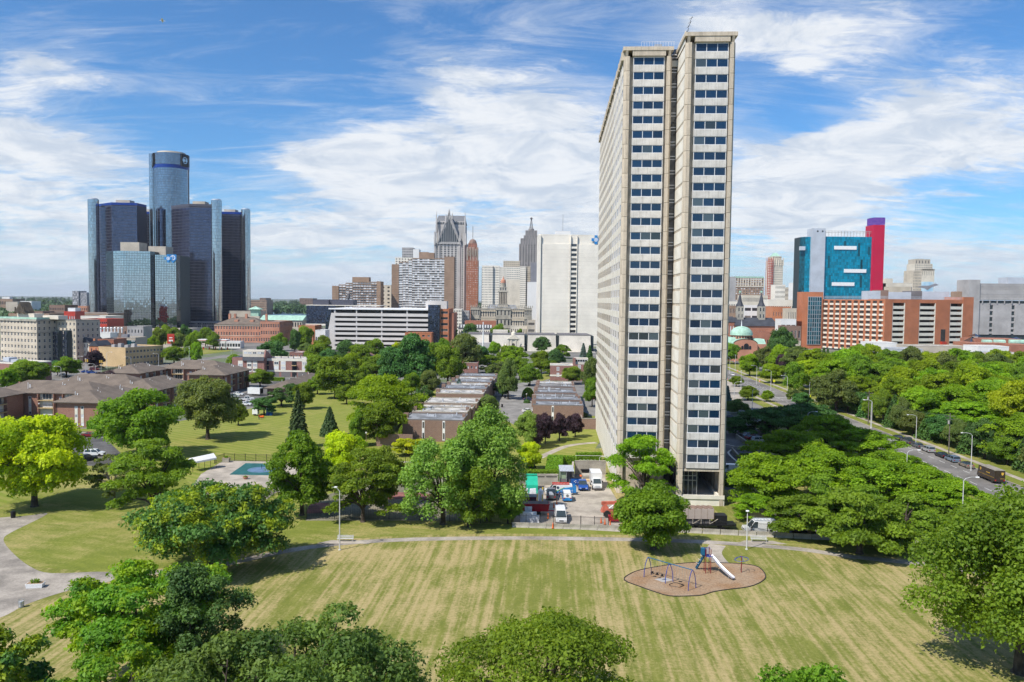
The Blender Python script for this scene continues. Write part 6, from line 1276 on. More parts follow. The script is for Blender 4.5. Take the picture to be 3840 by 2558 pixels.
# domed church
b=Bd('domed_church','tan brick church with a green copper dome and rounded gable','church','A7',150,545,0); t=b.t; W_=b.X(462); H=b.Z(1055)
block(t,0,W_,3,20,0,b.Z(1058),M['brickpink'],None,par=0); 
for a,c,tp in((146,232,1012),(362,445,1022)):
    x0,x1=b.X(a,3),b.X(c,3); m=MB(); m.hex8([(x0,3,b.Z(1058)),(x1,3,b.Z(1058)),(x1,19,b.Z(1058)),(x0,19,b.Z(1058))],[(x0+.5,6,b.Z(tp)),(x1-.5,6,b.Z(tp)),(x1-.5,17,b.Z(tp)),(x0+.5,17,b.Z(tp))]); m.build('copper_roof',M['copper'],t)
x0,x1=b.X(204,0),b.X(382,0); cx=(x0+x1)/2; r=(x1-x0)/2; zb=b.Z(1072); m=MB(); v=[(x0,0),(x1,0)]; 
arc=[(cx+r*math.cos(i*math.pi/12),b.Z(1060)+(b.Z(1022)-b.Z(1060))*math.sin(i*math.pi/12)) for i in range(13)]
pts=[(x0,0),(x1,0)]+arc; n=len(pts)
m.add([(p[0],0,p[1]) for p in pts]+[(p[0],6,p[1]) for p in pts],[tuple(range(n)),tuple(range(2*n-1,n-1,-1))]+[(i,(i+1)%n,(i+1)%n+n,i+n) for i in range(n)]); m.build('gable_front',M['brickpink'],t)
m=MB(); q=[(p[0]*1.0+(p[0]-cx)*.03,p[1]+.3) for p in arc]; k=len(q); m.add([(p[0],-.3,p[1]) for p in q]+[(p[0],6.2,p[1]) for p in q],[(i,i+1,i+1+k,i+k) for i in range(k-1)]); m.build('gable_roof',M['copper'],t)
for a,w_,z0,z1 in((300,1.7,1098,1052),(271,.8,1098,1070),(328,.8,1098,1070)):
    x=b.X(a); A,B_=b.Z(z0),b.Z(z1); m=MB(); m.quad(*[(x-w_,-.05,A),(x+w_,-.05,A),(x+w_,-.05,B_-w_)]+[(x+w_*math.cos(i*math.pi/6),-.05,B_-w_+w_*math.sin(i*math.pi/6)) for i in range(1,6)]+[(x-w_,-.05,B_-w_)]); m.build('arched_window',M['gdark'],t)
x0,x1=b.X(184,10),b.X(350,10); cx=(x0+x1)/2; r=(x1-x0)/2; z0,z1,z2=b.Z(1015,cx,10),b.Z(993,cx,10),b.Z(932,cx,10)
m=MB(); m.lathe(cx,12,[(r*.9,z0-2),(r*.9,z1)],24); m.build('drum',M['brickpink'],t); m=MB()
for i in range(12): a=math.pi+math.pi*(i+.5)/12; x,y=cx+r*.92*math.cos(a),12+r*.92*math.sin(a); m.box(x-.45,x+.45,y-.1,y+.1,z0,z1-.8)
m.build('drum_window',M['gdark'],t); m=MB(); m.lathe(cx,12,[(r,z1)]+[(r*.98*math.cos(i*math.pi/18),z1+.4+(z2-z1)*math.sin(i*math.pi/18)) for i in range(9)]+[(.3,z2)],28); m.build('dome',M['copper'],t); m=MB(); m.lathe(cx,12,[(.5,z2),(.3,z2+1.5),(.1,z2+4.5)],6); m.build('cross',M['lens'],t)
simple('building','dark slate roofed hall behind the domed church','A7',350,505,975,600,14,'brickred',(8,1,.4,.4),roof='roofgrey')
# ---------- whale mural tower and neighbours ----------
b=Bd('mural_tower','old cream skyscraper with a sea mural on its lower wall','tower','A7',1513,1050,0); t=b.t; W_=b.X(1665); x1=b.X(1572)
block(t,0,x1,0,26,0,b.Z(520),M['stone'],(6,22,.4,.5),gl=M['gdark'],parts=True,par=.4); block(t,x1+.02,W_,.0,26,0,b.Z(520),M['cream'],(7,4,.25,.4,.42),gl=M['gdark'],parts=False,par=.4)
block(t,W_*.09,W_*.94,2,24,b.Z(520),b.Z(470),M['cream'],(10,3,.45,.5),gl=M['gdark'],parts=True,par=.4); block(t,W_*.12,W_*.86,4,22,b.Z(470),b.Z(438),M['beige'],(5,1,.3,.7),gl=M['gdark'],parts=True,par=.8)
m=MB(); m.box(b.X(1572),b.X(1662),-.1,-.02,b.Z(672),b.Z(600)); mm=mat('sea mural',(.18,.42,.62),.8,.2,.06,col2=(.60,.72,.78)); pm=m.build('mural',mm,t)
m=MB(); x=b.X(1617); m.add([(x-14,-.14,b.Z(640)),(x-4,-.14,b.Z(648)),(x,-.14,b.Z(662)),(x+6,-.14,b.Z(640)),(x+15,-.14,b.Z(622)),(x+10,-.14,b.Z(612)),(x+2,-.14,b.Z(628)),(x-8,-.14,b.Z(630))],[tuple(range(8))]); m.build('painted_shape',M['greyblue'],pm)
m=MB(); [m.box(W_*.2+i*3,W_*.2+i*3+1.5,6,8,b.Z(438),b.Z(430)) for i in range(4)]; m.build('roof_box',M['beige'],t)
b,w_,h_=simple('office_block','long cream block with a raised left corner beside the mural tower','A7',1313,1508,612,1000,20,'cream',(14,4,.55,.5),parts=True,gl='gdark'); block(b.t,0,b.X(1360),-.6,10,h_-20,b.Z(580),M['cream'],None,par=.4)
simple('building','beige wing with arched openings below the cream block','A7',1345,1500,640,960,16,'stone',(8,2,.6,.6),parts=True)
# ---------- brown-brick garden apartments with hipped roofs ----------
def balc(t,f,a,fixed,z,w):
    """a balcony bay: recess with glass door, slab with a pale edge and a rail"""
    m=MB()
    if f=='F': m.box(a,a+w,fixed-1.2,fixed-.02,z-.25,z)
    else: m.box(fixed+.02,fixed+1.2,a,a+w,z-.25,z)
    o=m.build('balcony',M['yellowed'],t); r=MB()
    n=int(w/.3)
    if f=='F':
        r.box(a,a+w,fixed-1.18,fixed-1.12,z+.95,z+1.02)
        for i in range(n+1): x=a+.02+(w-.06)*i/n; r.box(x,x+.03,fixed-1.16,fixed-1.13,z,z+.95)
    else:
        r.box(fixed+1.12,fixed+1.18,a,a+w,z+.95,z+1.02)
        for i in range(n+1): y=a+.02+(w-.06)*i/n; r.box(fixed+1.13,fixed+1.16,y,y+.03,z,z+.95)
    r.build('railing',M['black'],o)
def glassdoor(t,f,a,fixed,z,w,h=2.3):
    rz=0 if f=='F' else math.pi/2; loc=(a+w/2,fixed-.02,z+h/2) if f=='F' else (fixed+.02,a+w/2,z+h/2)
    link('glass_door',winmesh(w,h,3,(M['wpanel'],M['gwhite']),.1,0),t,loc,rz)
def strips(t,f,pos,fixed,H,w=.9):
    rz=0 if f=='F' else math.pi/2; pm=MB(); pm.box(-w/2,w/2,-.06,0,0,1.55); key=('sp',w)
    if key not in PROTO: PROTO[key]=pm.mesh('white_panel',M['wpanel'])
    for a in pos:
        for j in range(3):
            z=.35+j*2.55; loc=lambda h,o=0:(a,fixed-.03-o,z+h) if f=='F' else (fixed+.03+o,a,z+h)
            link('window',winmesh(w,.95,1,(M['lens'],M['gwhite']),.07,0),t,loc(.48 if f else 0),rz)
            if j<2: link('white_panel',PROTO[key],t,loc(1.0),rz)
            else: pass
def garden(label,x,Y,Wd,D,H,ridge,yaw=-AX,front=None,right=None,fstr=(),rstr=(),k='B1'):
    t=thing('brick_apartments',label,'apartments',(x,Y,0),yaw,'brown-roofed brick garden apartments')
    m=MB(); m.box(0,Wd,0,D,0,H); m.build('wall',M['brick'],t)
    m=MB(); hip(m,0,Wd,0,D,H,ridge,1.0,ins=min(Wd,D)*.5); m.build('roof',M['shingle'],t)
    for f,lst,fx in(('F',front or [],0),('R',right or [],Wd)):
        for a,w in lst:
            m=MB()
            if f=='F': m.box(a-.1,a+w+.1,-.04,0,.2,H-.1)
            else: m.box(Wd,Wd+.04,a-.1,a+w+.1,.2,H-.1)
            m.build('recess_panel',M['wpanel'],t)
            for j in range(3):
                z=.2+j*2.55; glassdoor(t,f,a+w*.18,(0-.04) if f=='F' else Wd+.04,z,w*.64)
                if j: balc(t,f,a-.15,(0 if f=='F' else Wd),z,w+.3)
            m=MB()
            for s_ in(a-.35,a+w+.05):
                if f=='F': m.box(s_,s_+.3,-1.1,-.01,0,H-.3)
                else: m.box(Wd+.01,Wd+1.1,s_,s_+.3,0,H-.3)
            m.build('fin_wall',M['brick'],t)
    strips(t,'F',fstr,0,H); strips(t,'R',rstr,Wd,H)
    m=MB()
    for i in range(5): a=Wd*(.3+.1*((i*3)%5)); y=D*(.12+.19*i); z=H+(ridge-H)*.6; m.tube([(a,y,z-1),(a,y,z+1.1)],.09,6); m.box(a+.6,a+.85,y-.12,y+.12,z-.6,z+.5)
    m.build('roof_vents',M['lens'],t)
    if fstr and k=='B1': m=MB(); m.box(Wd-.55,Wd-.35,-.12,-.01,0,H); m.box(.2,.35,-.1,-.01,0,H); m.build('downpipe',M['black'],t)
    return t
garden('nearest brown-brick wing with white window strips on its blank end, beside the parked cars',-138.6,241,13.9,27,7.6,10.6,front=None,right=[(4,4),(11,4),(18,4)],fstr=(6.4,8.3),rstr=(1.6,))
garden('long wing at the left edge with balconies facing the camera, behind the nearest one',-172,264,34,15,7.6,11.0,front=[(3.5,4.6),(15.5,5.0),(24,4.2)],fstr=(12.0,22.6))
garden('wing at the far left edge nearest the camera, with shaded balconies',-176.5,236,13.5,27,7.6,10.6,right=[(5,4.5),(13,4.5)])
garden('rear left wing whose roof ridge shows above the balcony wing',-165,284,30,15,7.8,11.4)
garden('wing right behind the nearest one, with balconies along its right side',-137.2,273,14.6,27,7.6,11,right=[(4,4.5),(12,4.5),(19,4)],fstr=(12.2,),rstr=(1.5,10.3))
garden('far wing right of the purple plum tree',-171,334,14.6,23,7.6,10.8,right=[(3.5,4.2),(9.5,4.2),(16,4)],rstr=(1.4,))
garden('far wing facing the camera with two big balconies',-157.5,358,27,14,7.6,11,front=[(5,5),(16,4)],fstr=(2,13))
garden('far right wing beside the small car park',-134.5,331,15,27,7.6,11,right=[(4,4.4),(11,4.4),(18,4.4)],fstr=(5.5,7.4),rstr=(1.5,9.6))
t=thing('roofed_shelter','low open one-storey shelter with a long grey-brown hipped roof','shelter',(-101,325,0),-AX); m=MB(); m.box(.6,12,.8,46,0,2.9); m.build('wall',M['brickdk'],t); m=MB(); hip(m,0,13,0,48,2.95,5.6,.8); m.build('roof',M['shingle'],t)
m=MB(); [m.tube([(5+i%3,6+i*6,4.4),(5+i%3,6+i*6,5.9)],.1,5) for i in range(7)]; m.build('roof_vents',M['lens'],t)
garden('roof corner cut by the left edge, closest of the brown roofs',-163.5,207,13,22,3.2,6.2)
# ---------- purple brick rows ----------
b=Bd('brick_row','flat-roofed purple brick row with white bands and garage doors','building','A2',205,403,-AX); t=b.t; W_=b.X(632); H=b.Z(998); g0=b.Z(1105)
block(t,0,W_,0,14,0,H,M['brickrow'],None,roof=M['roofwhite'],par=.3,cap=M['cream'])
m=MB(); m.box(-.1,W_+.1,-.14,0,H-1.0,H); m.box(-.1,W_+.1,-.14,0,g0,g0+.8); m.build('white_band',M['wpanel'],t)
for px in(303,361,541):
    x=b.X(px)
    m=MB(); m.box(x-1.3,x+1.3,-.12,0,g0+.8,H-1.0); m.build('white_panel',M['wpanel'],t)
    for z in(g0+2.0,g0+4.4): link('window',winmesh(2.2,1.5,2,(M['lens'],M['gwhite']),.12,0),t,(x,-.14,z))
for px in(220,455): x=b.X(px); m=MB(); m.box(x-1.2,x+1.2,-.05,0,0,H-1); m.build('stair_window',M['gdark'],t); balc(t,'F',x-1.3,0,g0+3.4,2.6)
for a,c in((250,325),(345,422),(485,560)): m=MB(); m.box(b.X(a),b.X(c),-.08,0,0,g0-.2); m.build('garage_door',M['greyd'],t)
m=MB(); [m.tube([(3+i*3.4,5+i%3,H),(3+i*3.4,5+i%3,H+1.1)],.25,6) for i in range(12)]; m.build('roof_vents',M['greyd'],t)
b=Bd('brick_row','stepped purple brick row with white attic windows at the left end','building','A2',-70,400,-AX); t=b.t; W_=b.X(200); H=b.Z(985); W2=b.X(200)
block(t,0,W2,0,12,0,H,M['brickrow'],None,par=0,roof=M['slate']); Ht=b.Z(928); m=MB(); x0=b.X(20,2); m.box(x0,W2,2,9,H,Ht); m.build('attic_wall',M['cream'],t)
m=MB(); m.add([(W2-.4,.2,H),(W2-.4,11,H),(W2-.4,2,Ht+.4),(W2+.3,.2,H),(W2+.3,11,H),(W2+.3,2,Ht+.4)],[(0,2,1),(3,4,5),(0,3,5,2),(1,2,5,4)]); m.build('attic_gable',M['brickrow'],t)
for px in(45,80,120,160,185): x=b.X(px,2); link('window',winmesh(1.8,1.1,2,(M['lens'],M['gwhite']),.12,0),t,(x,1.96,(H+Ht)/2+.5))
m=MB(); z1=H; m.hex8([(b.X(20),-.7,z1-1.6),(W2,-.7,z1-1.6),(W2,.1,z1-1.6),(b.X(20),.1,z1-1.6)],[(b.X(20),-.1,z1+.3),(W2,-.1,z1+.3),(W2,.15,z1+.3),(b.X(20),.15,z1+.3)]); m.build('slate_skirt',M['slate'],t)
for px in(0,75,123):
    x=b.X(px); m=MB(); m.box(x-1.2,x+1.2,-.12,0,2.4,H-1.7); m.build('white_panel',M['wpanel'],t)
    for z in(3.6,6): link('window',winmesh(2.0,1.4,2,(M['lens'],M['gwhite']),.12,0),t,(x,-.14,z))
for a,c,tp,Y,D,l in((415,525,950,470,14,'low pale flat roof with dark eaves behind the brick row'),(1868,2003,1040,410,12,'flat-roofed brick house behind the left house row'),(905,985,950,470,12,'slanted-roof brick house tip among dark trees')):
    simple('brick_house',l,'A2',a,c,tp,Y,D,'brickrow',(4,2,.4,.4),roof='roofwhite',gl='gwhite',parts=True)
b=Bd('brick_house','brick house with a slanted slate roof poking through the trees below the garage','house','A2',997,455,-AX); w_=b.X(1110); z=b.Z(950); m=MB(); m.box(0,w_,0,10,0,z-1.5); m.add([(0,-.1,z-1.5),(w_,-.1,z-1.5),(0,-.1,z+2.6),(0,10,z-1.5),(w_,10,z-1.5),(0,10,z+2.6)],[(0,1,2),(3,5,4),(0,2,5,3),(1,4,5,2)]); m.build('wall',M['brickrow'],b.t); m=MB(); m.add([(w_+.6,-.5,z-1.7),(-.3,-.5,z+2.9),(-.3,2,z+2.9),(w_+.6,2,z-1.7)],[(0,1,2,3)]); m.add([(w_+.6,-.5,z-1.9),(-.3,-.5,z+2.65),(-.3,-.5,z+2.9),(w_+.6,-.5,z-1.7)],[(0,1,2,3)]); m.build('roof',M['slate'],b.t)
b=Bd('brick_house','brick house with white attic windows left of the tower','house','B4',1757,398,-AX); t=b.t; x1=b.X(2003);x2=b.X(2165); H=b.Z(345); H2=b.Z(330)
block(t,0,x1,0,12,0,H,M['brickrow'],None,roof=M['roofwhite'],cap=M['cream'],par=.3); block(t,x1+.02,x2,0,12,0,H2,M['brickrow'],None,par=0,roof=M['slate']); m=MB(); m.box(x1+.6,x2,1.5,8,H2,b.Z(262,0,2)); m.build('attic_wall',M['cream'],t)
link('window',winmesh(x2-x1-1.4,1.3,5,(M['lens'],M['gdark']),.12,0),t,((x1+x2)/2+.3,1.46,(H2+b.Z(262,0,2))/2+.3)); m=MB(); m.box(x1-.1,x1+1.2,.2,2,0,b.Z(258,0,2)); m.build('chimney',M['brickrow'],t)
for px,z in((1842,H-1.6),(1842,H-4.6),(2071,H2-1.2),(2071,H2-4.2)): link('window',winmesh(1.3,2,1,(M['lens'],M['gwhite']),.12,0),t,(b.X(px),-.04,z))
m=MB(); m.box(-.1,x1,-.1,0,2.2,3.0); m.build('white_band',M['wpanel'],t)
# ---------- single-storey-looking flat-roofed court houses ----------
def court(label,x,Y,Wd,D,H,rf,slits=(),grp='',rseed=0,chim=True):
    t=thing('flat_roofed_house',label,'house',(x,Y,0),-AX,grp); rr=random.Random(rseed)
    m=MB(); m.box(0,Wd,0,D,0,H); m.build('wall',M['brickdk'],t)
    m=MB(); m.box(.35,Wd-.35,.35,D-.3,H,H+.03); m.build('roof',M[rf],t)
    m=MB(); m.box(0,Wd,0,.3,H,H+.28); m.box(0,Wd,D-.28,D,H,H+.28); m.box(0,.3,.3,D-.3,H,H+.28); m.box(Wd-.3,Wd,.3,D-.3,H,H+.28); m.build('parapet',M['greyd'] if rf!='roofwhite' else M['conc2'],t)
    m=MB(); 
    if chim: m.box(-.5,.9,D*.3,D*.3+1.6,H-1,H+1.3); m.box(Wd-1.1,Wd-.2,D*.55,D*.55+.9,H,H+.9)
    else: m.box(Wd-1.1,Wd-.2,D*.4,D*.4+.9,H,H+.9)
    m.build('chimney',M['brickdk'],t)
    m=MB(); 
    for i in range(5): a,c=rr.uniform(2,Wd-2),rr.uniform(1.5,D-1.5); m.tube([(a,c,H),(a,c,H+rr.uniform(.4,.9))],.12+.1*rr.random(),6)
    a,c=rr.uniform(3,Wd-4),rr.uniform(2,D-3); m.box(a,a+1.6,c,c+1.0,H,H+.35); m.build('roof_vents',M['metalw'],t)
    for s_ in slits:
        m=MB(); m.box(s_-.35,s_+.35,-.05,0,.4,H-.1); o=m.build('window_strip',M['lens'],t); 
        for z in(H-1.3,H-4.4): link('pane',winmesh(.42,1.7,1,(M['greyd'],M['gdark']),.04,0),o,(s_,-.07,z))
    return t
gl_='flat-roofed brick houses stepping back in two rows'
for i,(x,Y,Wd,D,H,rf,sl,l) in enumerate([(-30.6,223,17.2,12.6,6.0,'roofblue',(5.9,11.7),'nearest end house of the left row with two tall white window strips'),(-29.6,236,16.6,10.6,6.4,'roofwhite',(),'second house of the left row, bright white roof'),(-28.9,247,16.9,8.4,6.0,'roofwhite',(),'third house of the left row, narrow pale roof'),(-28.2,256,17.2,14,6.5,'roofwhite',(),'fourth house of the left row, stained pale roof before the gap'),
   (-27.2,285,17.2,12,6.2,'roofwhite',(),'first house past the gap in the left row, behind the blue spruce'),(-26.2,297.5,16.8,12,6.6,'roofblue',(),'second house past the gap, grey-blue roof'),(-25.3,310,16.6,12,6.2,'roofwhite',(),'third house past the gap, thin pale roof'),(-24.4,322.5,16.2,12,6.6,'roofblue',(),'fourth house past the gap with bluish roof'),(-23.6,335,16.4,12,6.2,'roofwhite',(),'fifth house past the gap, streaked white roof'),(-22.8,347.5,16.4,12,6.6,'roofblue',(),'farthest house of the left row'),
   (7.0,257.5,16.4,10,6.0,'roofblue',(6.5,),'nearest end house of the right row with a long blank brick wall'),(7.4,268,16.2,9.6,6.5,'roofblue',(),'second house of the right row with a grey roof'),(8.0,278,15.6,9.6,6.1,'roofgrey',(),'third house of the right row with a dark roof'),(8.5,288,15.2,9.6,6.6,'roofblue',(),'fourth house of the right row, bluish roof'),(9.0,298,15.2,9.6,6.2,'roofgrey',(),'fifth house of the right row, roof with units'),(9.8,308,14.8,10,6.6,'roofgrey',(),'sixth house of the right row'),(10.4,318.5,14.8,12,6.3,'roofwhite',(),'farthest house of the right row with a bright white roof')]):
    court(l,x,Y,Wd,D,H,rf,sl,gl_,i,i not in(3,9,12))
p=g('B4',2080,1025); q=g('B4',2222,1018); t=thing('courtyard_wall','brown brick courtyard wall with a pale coping beside the tower','wall',(p.x,p.y,0),-AX); Ln=(q-p).length; m=MB(); m.box(0,Ln,0,.4,0,3.3); m.box(-.02,.4,.42,9,0,3.3); m.build('wall',M['brickdk'],t); m=MB(); m.box(-.1,Ln,-.08,.5,3.31,3.45); m.build('coping',M['conc2'],t)
p=g('B3',1590,725); t=thing('brick_wall','dark shaded brick garden wall beside the end house','wall',(p.x,p.y,0),-AX); m=MB(); m.box(0,10,0,.4,0,3.4); m.build('wall',M['brickdk'],t)
# ---------- roads east of the tower ----------
def avx(Y): return 106+(Y-170)*.052
av=lambda off,Ys:[(avx(Y)+off,Y) for Y in Ys]
YS=[60,110,150,190,240,300,360,430,520,640]
sheet('verge',av(-16,YS)+av(24,YS)[::-1],.008,M['lawn_soft'])
strip('avenue',av(0,YS),13.5,.03,M['road'],3); strip('pavement',av(11.2,YS[2:]),1.7,.028,M['conc'],3); strip('pavement',av(-10.5,YS[4:]),1.7,.028,M['conc'],3)
kb=MB()
for off in(-6.95,6.8):
    P=av(off,YS)
    for a,c in zip(P,P[1:]): kb.hex8([(a[0],a[1],0),(a[0]+.16,a[1],0),(c[0]+.16,c[1],0),(c[0],c[1],0)],[(a[0],a[1],.15),(a[0]+.16,a[1],.15),(c[0]+.16,c[1],.15),(c[0],c[1],.15)])
o=kb.build('kerb',M['conc']); o['kind']='structure'
mk=MB()
for off in(-2.2,2.4):
    for i in range(70):
        Y=110+i*6; 
        if 338<Y<356: continue
        a=avx(Y)+off; c=avx(Y+3)+off; mk.quad((a,Y,.038),(a+.15,Y,.038),(c+.15,Y+3,.038),(c,Y+3,.038))
for Y in(336,357):
    mk.quad((avx(Y)-6.5,Y,.038),(avx(Y)+6.5,Y-.3,.038),(avx(Y)+6.5,Y+.3,.038),(avx(Y)-6.5,Y+.5,.038))
for off in(-.9,.9): mk.quad((avx(362)+off,362,.038),(avx(362)+off+.15,362,.038),(avx(425)+off+.15,425,.038),(avx(425)+off,425,.038))
o=mk.build('lane_markings',M['paint']); o['kind']='structure'
strip('cross_street',[(64,352),(100,350),(118,348),(160,345),(230,340)],10,.034,M['road'],3)
strip('side_road',G2('A7',[(150,1330),(230,1400),(150,1470),(60,1500)]),9,.026,M['conc'],3)
sheet('parking_lot',G2('A7',[(600,1120),(800,1120),(830,1180),(700,1200),(620,1170)]),.02,M['asph']); sheet('parking_lot',G2('A7',[(690,1270),(810,1270),(810,1340),(690,1345)]),.02,M['road'])
strip('street',G2('B1',[(-400,850),(0,765),(350,715),(700,690),(1000,690),(1120,640)]),11,.02,M['road'],4); strip('street',G2('B1',[(700,800),(790,700),(880,640),(860,560),(840,500)]),10,.024,M['road'],4)
strip('street',G2('B1',[(1000,700),(1300,620),(1700,560),(2100,500),(2500,460)]),12,.022,M['road'],4)
sheet('grass_strip',G2('B1',[(1330,350),(1500,300),(2100,290),(2100,325),(1700,345),(1500,395)]),.02,M['lawn_green']); sheet('grass_strip',G2('B1',[(1580,420),(1900,400),(2300,430),(2000,470),(1700,470)]),.02,M['lawn_soft'])
sheet('wide_street',G2('B1',[(1200,330),(1500,270),(2350,250),(2350,410),(1600,400)]),.012,M['conc'])
sheet('courtyard_lawn',G2('B1',[(110,1070),(520,1060),(530,1200),(420,1150),(180,1110)]),.03,M['lawn_green']); strip('footpath',G2('B1',[(160,1112),(330,1110),(440,1105),(530,1085)]),1.6,.036,M['conc'])
sheet('grass_verge',G2('B1',[(530,1185),(1010,1205),(1000,1235),(640,1205)]),.034,M['lawn_green'])
sheet('row_garden',G2('B4',[(60,1090),(170,960),(420,690),(560,560),(560,640),(500,720),(330,820),(180,900),(170,1100)]),.01,M['lawn_green'])
sheet('grass_field',G2('B4',[(1600,480),(1760,380),(1790,470),(1640,520)]),.02,M['lawn_soft'])
strip('turning_kerb',G2('C6',[(205,362),(290,380),(380,398),(470,410),(620,412)]),.35,.05,M['wpanel']); strip('turning_kerb',G2('C6',[(300,425),(255,460),(290,510),(360,570),(430,625)]),.5,.05,M['wpanel'])
def lowwall(name,label,P0,P1,h,th=.35,m='conc2',cat='wall'):
    a=Vector(P0[:2]);c=Vector(P1[:2]); d=c-a; t=thing(name,label,cat,(a.x,a.y,0),math.atan2(d.y,d.x)); b=MB(); b.box(0,d.length,0,th,0,h-.12); b.build('wall',M[m],t); b=MB(); b.box(-.03,d.length+.03,-.04,th+.04,h-.118,h); b.build('coping',M['conc'],t); return t
lowwall('low_wall','dark planter wall curling round the turning circle in the tower shade',g('C6',290,440),g('C6',430,600),.9)
lowwall('low_wall','low wall at the back of the turning circle',g('C6',300,428),g('C6',470,425),.9); lowwall('low_wall','stepped wall beside the parked cars in the shade',g('C6',340,290),g('C6',540,430),1.2)
# ---------- street lamps ----------
def lampmesh(h,arm,side):
    key=('lamp',round(h,1),arm,side)
    if key in PROTO: return PROTO[key]
    p=MB(); p.lathe(0,0,[(.22,0),(.22,.12),(.11,.14),(.07,h-.6)],8); a=MB(); hd=MB()
    if arm: a.tube([(0,0,h-.7),(side*.35,0,h-.25),(side*1.2,0,h),(side*arm,0,h+.02)],.05,5); hd.hex8([(side*arm-.1,-.13,h-.06),(side*arm+.55*side,-.16,h-.06),(side*arm+.55*side,.16,h-.06),(side*arm-.1,.13,h-.06)],[(side*arm-.1,-.1,h+.08),(side*arm+.5*side,-.12,h+.1),(side*arm+.5*side,.12,h+.1),(side*arm-.1,.1,h+.08)])
    else: a.tube([(0,0,h-.7),(0,0,h-.1)],.05,5); hd.lathe(0,0,[(.05,h-.15),(.3,h-.1),(.3,h),(.12,h+.08)],10)
    PROTO[key]=(p.mesh('pole',M['steelp']),a.mesh('arm',M['steelp']),hd.mesh('lamp_head',M['lens'])); return PROTO[key]
M['steelp']=mat('pale lamp steel',(.58,.58,.57),.5,.1,1)
def lamp(k,x,yt,label,arm=2.2,side=1,h=9.2,Y=None,group=None):
    d=ray(k,x,yt); Yd=Y or (h-HC)/(d.z/d.y); h=h if Y is None else HC+d.z/d.y*Y
    P=at(k,x,yt,Yd); t=thing('street_lamp',label,'street lamp',(P.x,P.y,0),0,group)
    for me,nm in zip(lampmesh(h,arm,side),('pole','arm','lamp_head')): link(nm,me,t)
    return t
p=g('B5',145,320); lamp('B3',1285,1068,'tall grey lamp post on the lawn by the left bench',.3,-1,Y=p.y)
p=g('B6',1730,348); lamp('A6',2127,1213,'short grey lamp post on the lawn by the right bench',0,1,Y=p.y)
for x,y,s,l in [(722,97,-1,'avenue lamp nearest the crossing pavement'),(1055,207,-1,'avenue lamp behind the parked silver car'),(1463,340,-1,'avenue lamp just behind the delivery truck'),(985,465,1,'lamp head poking out of the locust crowns, farther one'),(1400,665,1,'lamp head poking out of the locust crowns opposite the truck'),(255,183,1,'lamp arm rising behind the shaded trees')]: lamp('A8',x,y,l,2.2,s)
for i,(x,y,s) in enumerate([(370,1216,-1),(475,1250,-1),(595,1290,-1),(205,1336,1),(338,1388,1),(172,1155,-1),(1218,1470,-1),(758,1340,0),(255,1255,0),(212,1140,0)]):
    lamp('A7',x,y,['lamp left of the lime street trees','lamp in front of the lime street tree','lamp beside the crossing','lamp arching to the right by the tower','second lamp arching to the right on the verge','lamp near the domed church','lamp against the wood','thin pole at the crossing with a yellow sign','thin lamp pole left of the first avenue lamp','thin pole by the church lawn'][i],2.2 if s else 0,s or 1)
for i,(x,y,s) in enumerate([(1045,445,1),(1335,408,1),(1553,458,-1),(1283,494,-1),(752,486,1),(933,560,-1),(838,512,0),(597,585,-1),(1593,395,0),(1680,215,-1),(1640,275,0),(1590,268,-1),(1240,232,-1),(1190,262,-1),(1475,235,0),(1855,410,0),(1810,395,1),(2265,355,-1),(1900,195,0),(1930,190,0),(1975,185,0),(2030,182,0),(350,560,0)]):
    lamp('B1',x,y,'street lamp '+['in front of the blank tan wall','before the tan building windows, its arm to the right','before the tan building windows, its arm to the left','at the tan building corner, short and leaning left','beside the dark purple street tree','leaning left by the parked blue cars','thin and armless at the street corner','in front of the stone apartment block corner','thin and tall right of the tan building','beside the pole sign of the petrol station','left of the pole sign','above the street greens below the mirrored tower','over the flat beige shop','left over the flat beige shop','thin, before the street greens','between the green trees of the petrol station','bending right by the slim green tree','at the right of the petrol station','far left of four thin ones behind the petrol station','second of four thin ones behind the petrol station','third of four thin ones behind the petrol station','last of four thin ones behind the petrol station','white and thin in front of the arched building'][i],2.4 if s else 0,s or 1,h=10)
def gardenlamp(k,x,yb,h,label):
    p=g(k,x,yb); t=thing('garden_lamp',label,'lamp',(p.x,p.y,0)); m=MB(); m.tube([(0,0,0),(0,0,h-.5)],.06,6); m.build('pole',M['brickdk'],t); m=MB(); m.lathe(0,0,[(.12,h-.5),(.3,h-.1),(.05,h)],6); m.build('lamp_head',M['lens'],t)
gardenlamp('B3',1508,735,4.2,'brown garden lamp with a white lantern on the back lawn'); gardenlamp('B4',1495,730,3.2,'short black lamp in the cul-de-sac'); gardenlamp('B1',385,1112,5.5,'thin dark lamp on the apartment courtyard grass')
# utility poles and wires
UP=[]
for x,y,l in [(705,35,'wooden utility pole with cross-arm by the crossing end of the wood'),(1300,200,'wooden utility pole with a transformer in the wood edge')]:
    d=ray('A8',x,y); Yd=(11-HC)/(d.z/d.y); P=at('A8',x,y,Yd); t=thing('utility_pole',l,'utility pole',(P.x,P.y,0)); m=MB(); m.tube([(0,0,0),(0,0,11.2)],[.17,.11],7); m.build('pole',M['bark_pale'],t); m=MB(); m.box(-1.3,1.3,-.08,.08,10.3,10.45); m.box(-1.1,1.1,-.08,.08,9.4,9.52); m.build('cross_arm',M['bark_pale'],t); m=MB(); m.lathe(-.4,-.2,[(.25,8.3),(.25,9.2)],8); m.build('transformer',M['grey'],t); UP.append((P.x,P.y))
w=MB(); a,c=UP; far=(c[0]+2*(c[0]-a[0])/1.0,c[1]-(a[1]-c[1])*1.6)
